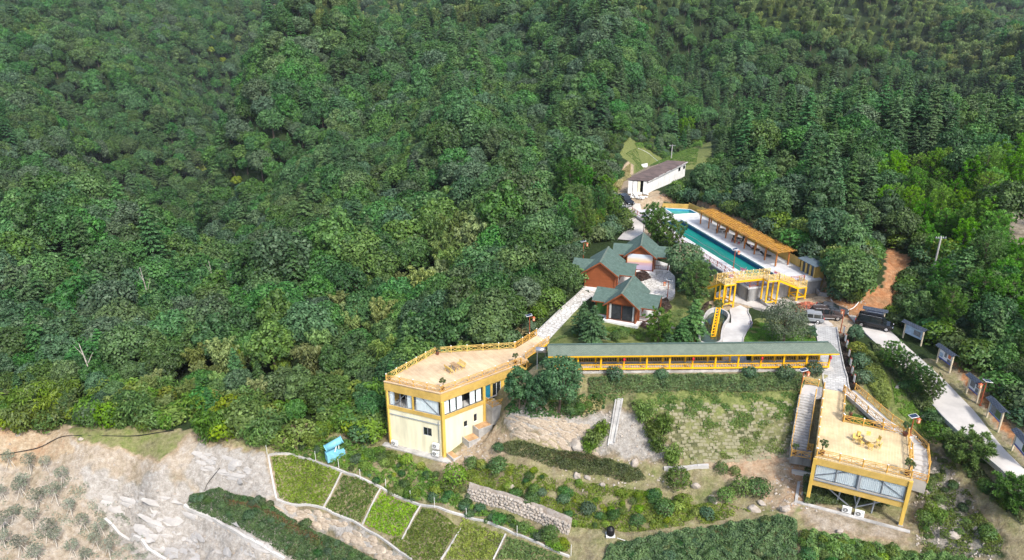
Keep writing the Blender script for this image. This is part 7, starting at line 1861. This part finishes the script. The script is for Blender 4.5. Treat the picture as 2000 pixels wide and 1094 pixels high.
# scrub dotted over the slopes, too thick to count
sp_, kk = [], []
for s_, n_, ks in (('560 862;720 872;840 920;960 1000;1108 1066;1100 1078;900 1000;740 950;600 894', 150, (0, 1, 2, 3, 3, 4)), ('925 905;1060 925;1260 960;1420 985;1300 1032;1120 1030;1000 975', 90, (1, 2, 2, 3)), ('1195 1066;1450 1022;1550 1020;1550 1105;1180 1105', 110, (0, 0, 4, 1)), ('372 968;480 972;640 1048;740 1100;600 1100;430 1018', 70, (0, 1, 4)), ('1566 1046;1740 1080;1880 1094;1880 1120;1560 1120', 90, (2, 3, 3, 1)), ('1690 670;1760 730;1850 840;1990 1010;1940 985;1820 845;1720 705', 110, (0, 1, 3)), ('1800 880;1860 905;1950 1060;1800 1075', 50, (0, 3, 3)), ('985 800;1140 778;1185 778;1120 815', 50, (0, 1, 3)), ('1120 640;1180 645;1260 650;1350 620;1372 620;1365 676;1120 676', 30, (1, 3))):
    g = [(q.x, q.y) for q in gpoly(s_)]; lo, hi = np.min(g, 0), np.max(g, 0); c = 0
    while c < n_:
        p = RNG.uniform(lo, hi)
        if inpoly(p[0], p[1], g): sp_.append((p[0], p[1], tz1(p[0], p[1]) - .08)); kk.append(RNG.choice(ks)); c += 1
n_ = len(sp_); sz = (.3 + .75 * RNG.random(n_) ** 2)[:, None] * RNG.uniform(.8, 1.2, (n_, 3))
scatter('scrub', 'low mixed scrub dotted thickly over the open slopes', 'scrub', sp_, ['shrubA', 'shrubB', 'shrubC', 'shrubD', 'shrubE'], kk, np.stack([np.zeros(n_), np.zeros(n_), RNG.uniform(0, 6.28, n_)], 1), sz)
# saplings with stakes on the cut slope
def sapling(px_, py_, sc):
    q = gp(px_, py_); r = thing('staked_sapling', 'dusty staked sapling on the bare cut slope', 'sapling', q, 'staked saplings on the cut slope'); r.scale = (sc,) * 3; r.rotation_euler = (0, 0, random.uniform(0, 6))
    for nm, k in (('crown', 0), ('trunk', 1)):
        o = bpy.data.objects.new(nm, LIB['sapling'][k]); COL.objects.link(o); o.parent = r
    for k in range(3):
        o = bpy.data.objects.new('stake', STAKE); COL.objects.link(o); o.parent = r; o.rotation_euler = (0, 0, k * 2.094)
st = MB(); st.tube((.75, 0, -.1), (.05, 0, 1.45), .035, .03, 5); STAKE = st.mesh('stake', mat('pale_stake', (.62, .58, .5), .8, .1))
lib('sapling', gen_broad(640, R=1.0, H=3.0, Rz=.95, blobs=18, per=20, leaf=.2), 'sapling', PALEBARK)
for px_, py_ in ((22, 905), (62, 915), (50, 950), (8, 970), (92, 912), (125, 940), (45, 965), (75, 985), (112, 975), (140, 1000), (30, 1010), (68, 1020), (98, 1045), (165, 1030), (112, 1058), (45, 1075), (145, 1078), (190, 1065), (75, 1092), (170, 1092), (10, 1060), (215, 1080), (12, 1030), (200, 1040)): sapling(px_, py_ + 6, random.uniform(.75, 1.1))
# undergrowth closing the forest edge
def near_edge(n):
    out = []
    L_ = len(CLEAR)
    for i in range(L_):
        a, b = CLEAR[i], CLEAR[(i + 1) % L_]; d = Vector((b[0] - a[0], b[1] - a[1])); l = d.length
        if l < .01 or l > 120: continue
        nn = Vector((d.y, -d.x)) / l
        for k in range(int(l * n)):
            t = RNG.random(); w = RNG.uniform(-.6, 9); p = Vector((a[0], a[1])) + d * t
            for s in (1, -1):
                q = p + nn * w * s
                if not inpoly(q.x, q.y, CLEAR): out.append((q.x, q.y)); break
    return np.array(out)
# forest boundary: photograph points on open ground, site points where buildings hide it
CLEAR = [Vector((q.x, q.y)) for q in gpoly('-300 856;0 842;120 832;200 830;375 842;425 862;480 870;560 876;660 872;735 862')] + [Vector((-18.6, 83.0)), Vector((-17.6, 86.5)), Vector((-12.2, 91.6)), Vector((-1.0, 93.2))] + [Vector((q.x, q.y)) for q in gpoly('1030 650;1085 596;1122 570;1116 552;1122 505;1190 466;1226 446;1196 402;1186 374;1212 332;1206 302;1226 266;1390 274;1388 318')] + [Vector((49.0, 171.0)), Vector((35.5, 153.0)), Vector((34.2, 150.6))] + [Vector((q.x, q.y)) for q in (PP(39.5, 4.5), PP(36.5, 7.6), PP(31, 7.4), PP(0, 7.2), PP(-.2, 8.0), PP(-5, 8.0))] + [Vector((q.x, q.y)) for q in gpoly('1622 578;1680 596;1692 560;1698 502;1714 478;1784 490;1778 545;1748 600;1742 626;1850 690;1920 744;2000 838;2300 1000;2300 1300;-300 1300')]
U = near_edge(2.6)
Uz = tz(U[:, 0], U[:, 1]); upx, upy, ud = proj(U[:, 0], U[:, 1], Uz)
k_ = (upx > -60) & (upx < 2060) & (upy > 200) & (upy < 1120); U, Uz, upx, upy = U[k_], Uz[k_], upx[k_], upy[k_]
n_ = len(U); pk = np.where(upx < 760, RNG.choice([1, 2, 2, 3, 3, 5, 5, 5], n_), RNG.choice([0, 1, 4, 0, 1, 3], n_))
sz = RNG.uniform(1.1, 2.9, n_)[:, None] * RNG.uniform(.85, 1.2, (n_, 3)); sz[pk == 5] *= .6
scatter('undergrowth', 'tangled bushes and bamboo closing the forest edge', 'undergrowth', np.stack([U[:, 0], U[:, 1], Uz - .1], 1), ['shrubA', 'shrubB', 'shrubC', 'shrubD', 'shrubE', 'bbush'], pk, np.stack([np.zeros(n_), np.zeros(n_), RNG.uniform(0, 6.28, n_)], 1), sz)
tree('lime0', 'yellow_green_tree', 'bright yellow-green tree alone among dark crowns above the cut slope', 465, 720, .8); tree('lime0', 'yellow_green_tree', 'smaller yellow-green tree beside the bright one in the forest', 553, 735, .55)
# bare dead trunks standing out of the forest
def dead(px_, py_, h, label):
    q = gp(px_, py_); b = MB(); limb(b, [(q.x, q.y, q.z), (q.x - .3, q.y, q.z + h * .5), (q.x - .9, q.y, q.z + h)], .2, .06, 6); limb(b, [(q.x - .35, q.y, q.z + h * .6), (q.x + .8, q.y + .2, q.z + h * .82)], .09, .03, 5); limb(b, [(q.x - .5, q.y, q.z + h * .75), (q.x - 1.7, q.y, q.z + h * .95)], .07, .02, 5); b.build('dead_tree', PALEBARK, label=label, cat='dead tree')
dead(305, 640, 15, 'bleached forked dead trunk standing in the dark forest'); dead(433, 620, 15, 'bleached straight dead trunk standing in the dark forest'); dead(190, 770, 9, 'pale bare trunk at the forest edge bushes')
# ------------------------------------------------------------------ the forest on the hillsides
SCAR = [gpoly('1945 400;2080 385;2080 570;1965 520'), gpoly('1058 438;1066 404;1090 396;1084 440;1066 466'), gpoly('520 2;570 8;596 26;545 28')]
def forest_points():
    out = []
    for y0, y1, s in ((70, 130, 3.9), (130, 200, 4.6), (200, 360, 5.6), (360, 1000, 7.0)):
        ny = int((y1 - y0) / s)
        for r in range(ny):
            y = y0 + (r + .5) * s
            hw = y * .86 + 20
            nx = int(2 * hw / s)
            xs = -hw + (np.arange(nx) + .5 + .5 * (r % 2)) * s + RNG.uniform(-.38, .38, nx) * s
            ys = y + RNG.uniform(-.38, .38, nx) * s
            out.append(np.stack([xs, ys], 1))
    return np.concatenate(out)
FP = forest_points()
FP = FP[~inpoly(FP[:, 0], FP[:, 1], CLEAR)]
FP = FP[polydist(FP[:, 0], FP[:, 1], CLEAR) > 1.0]
for s in SCAR: FP = FP[~inpoly(FP[:, 0], FP[:, 1], s)]
FZ = tz(FP[:, 0], FP[:, 1])
px, py, dd = proj(FP[:, 0], FP[:, 1], FZ)
px2, py2, _d = proj(FP[:, 0], FP[:, 1], FZ + 9)
ok = (px > -160) & (px < 2160) & (py > -30) & (py2 < 1120)
FP, FZ, px, py, dd = FP[ok], FZ[ok], px[ok], py[ok], dd[ok]
n = len(FP)
def zpoly(s): return [tuple(float(t) for t in q.split()) for q in s.split(';')]
u = RNG.random(n)
# stands of each kind, from where they grow on the survey picture
KIND = np.zeros(n, int)                                # 0 broad 1 grey 2 fir 3 bamboo 4 pine 5 bright pine 6 lime
KIND[u < .12] = 1
KIND[(u > .8)] = 2
def stand(s, k, p):
    i = inpoly(px, py, zpoly(s)) & (RNG.random(n) < p)
    KIND[i] = k
stand('640 40;1420 40;1420 330;1100 330;900 220;700 130', 2, .42)
stand('1340 180;1500 205;1750 130;2200 150;2200 340;1700 350;1690 500;1500 450;1360 400;1300 330', 2, .62)
stand('1700 480;2200 560;2200 760;1900 720;1720 600', 2, .4)
stand('1400 -60;1600 -60;1960 130;1990 190;1780 150;1620 100;1450 60', 3, .9)
stand('1550 -60;1980 -60;2000 60;1960 150;1780 60', 3, .6)
stand('560 -60;1420 -60;1320 40;1000 40;880 60;620 80', 3, .5)
stand('680 600;860 470;960 420;970 490;880 620;760 690;640 690', 3, .62)
stand('240 790;420 720;620 690;760 720;760 900;-200 900;-200 800', 3, .5)
stand('1080 560;1110 420;1190 380;1240 430;1200 470;1130 520', 4, .8)
stand('1190 380;1140 330;1215 270;1240 300;1215 340', 4, .6)
stand('1300 250;1380 255;1380 290;1300 290', 5, .5)
stand('1680 380;1750 345;1830 340;2200 320;2200 430;1980 440;2080 640;1990 690;1880 610;1800 500;1730 450', 5, .96)
stand('1740 600;1900 560;2200 700;2200 900;1960 770;1850 690', 4, .65)
KIND[(KIND == 0) & (RNG.random(n) < .012)] = 6
VAR = {0: ['broad0', 'broad1', 'broad2', 'broad3', 'broad4'], 1: ['grey0', 'grey1'], 2: ['fir0', 'fir1', 'fir2'], 3: ['bamboo0', 'bamboo1', 'bamboo2'], 4: ['pine0', 'pine1'], 5: ['brightpine0', 'brightpine1'], 6: ['lime0']}
NAME = {0: ('broadleaf_tree', 'dark green round-crowned broadleaf tree in the dense hillside forest', 'broadleaf trees of the hillside forest'),
        1: ('grey_leaved_tree', 'grey-green broadleaf tree among darker crowns of the hillside forest', 'grey-green trees of the hillside forest'),
        2: ('fir_tree', 'narrow dark conifer with tiered boughs in the hillside forest', 'conifers of the hillside forest'),
        3: ('bamboo_clump', 'feathery yellow-green bamboo clump among the hillside trees', 'bamboo of the hillside forest'),
        4: ('pine_tree', 'green pine with tufted needles at the edge of the hillside forest', 'pines along the forest edge'),
        5: ('young_pine_tree', 'bright green young pine in the fresh stand on the hillside', 'bright young pines on the hillside'),
        6: ('lime_green_tree', 'pale yellow-green broadleaf tree standing out of the dark forest', 'pale trees in the dark forest')}
inview = (px > -10) & (px < 2010) & (py > -5) & (py2[ok] < 1094)
SZ = RNG.uniform(.72, 1.3, n) * np.where((px < 1250) & (dd > 150), 1.28, 1.0)
SZ[KIND == 2] *= RNG.uniform(.6, 1.2, (KIND == 2).sum())
SZ[KIND == 3] *= RNG.uniform(.75, 1.05, (KIND == 3).sum())
SZ[dd > 330] *= 1.25
edge = polydist(FP[:, 0], FP[:, 1], CLEAR) < 7
SZ[edge] *= .72
SZ[(py > 740) & (px < 760)] *= .62
SZ[KIND == 6] *= .8
TURN = RNG.uniform(0, 2 * PI, n)
PICK = RNG.integers(0, 1000, n)
rest = {k: [] for k in VAR}
for k in VAR:
    idx = np.nonzero(KIND == k)[0]
    idx = idx[np.argsort(dd[idx] / SZ[idx] + np.where(inview[idx], 0, 1e5))]
    cut = idx[:290][inview[idx[:290]]]
    for i in cut:
        nm, lb, gr = NAME[k]
        plant(VAR[k][PICK[i] % len(VAR[k])], nm, lb, 'bamboo' if k == 3 else 'tree', (FP[i, 0], FP[i, 1], FZ[i] - .2), (SZ[i] * random.uniform(.9, 1.1), SZ[i] * random.uniform(.9, 1.1), SZ[i] * random.uniform(.9, 1.15)), TURN[i], gr, parts=False)
    r = np.setdiff1d(idx, cut)
    if len(r):
        sc_ = SZ[r][:, None] * RNG.uniform(.9, 1.12, (len(r), 3))
        scatter({0: 'broadleaf_forest', 1: 'grey_leaved_forest', 2: 'fir_forest', 3: 'bamboo_forest', 4: 'pine_forest', 5: 'young_pine_forest', 6: 'lime_green_forest'}[k],
                {0: 'far mass of dark broadleaf trees covering the hills', 1: 'far scattering of grey-green trees on the hills', 2: 'far mass of dark conifers covering the hills', 3: 'far feathery bamboo groves on the upper slopes', 4: 'far pines beyond the forest edge', 5: 'far bright young pines on the slope', 6: 'far pale trees among the dark woods'}[k],
                'forest', np.stack([FP[r, 0], FP[r, 1], FZ[r] - .2], 1), VAR[k], PICK[r] % len(VAR[k]), np.stack([RNG.normal(size=len(r)) * .05, RNG.normal(size=len(r)) * .05, TURN[r]], 1), sc_)
print('forest', n, {k: int((KIND == k).sum()) for k in VAR})
# ------------------------------------------------------------------ the air between
hz = MB(); hz.box((0, 700, 70), (4400, 1900, 340))
m, N, L, P = node_mat('humid_air')
N.remove(P)
pv = N.new('ShaderNodeVolumePrincipled'); pv.inputs['Color'].default_value = (.86, .93, 1.0, 1); pv.inputs['Density'].default_value = .00008; pv.inputs['Anisotropy'].default_value = .2
L.new(pv.outputs[0], N['Material Output'].inputs['Volume'])
haze = hz.build('haze', m, label='thin blue haze over the far hills', cat='haze', kind='stuff', base=False)
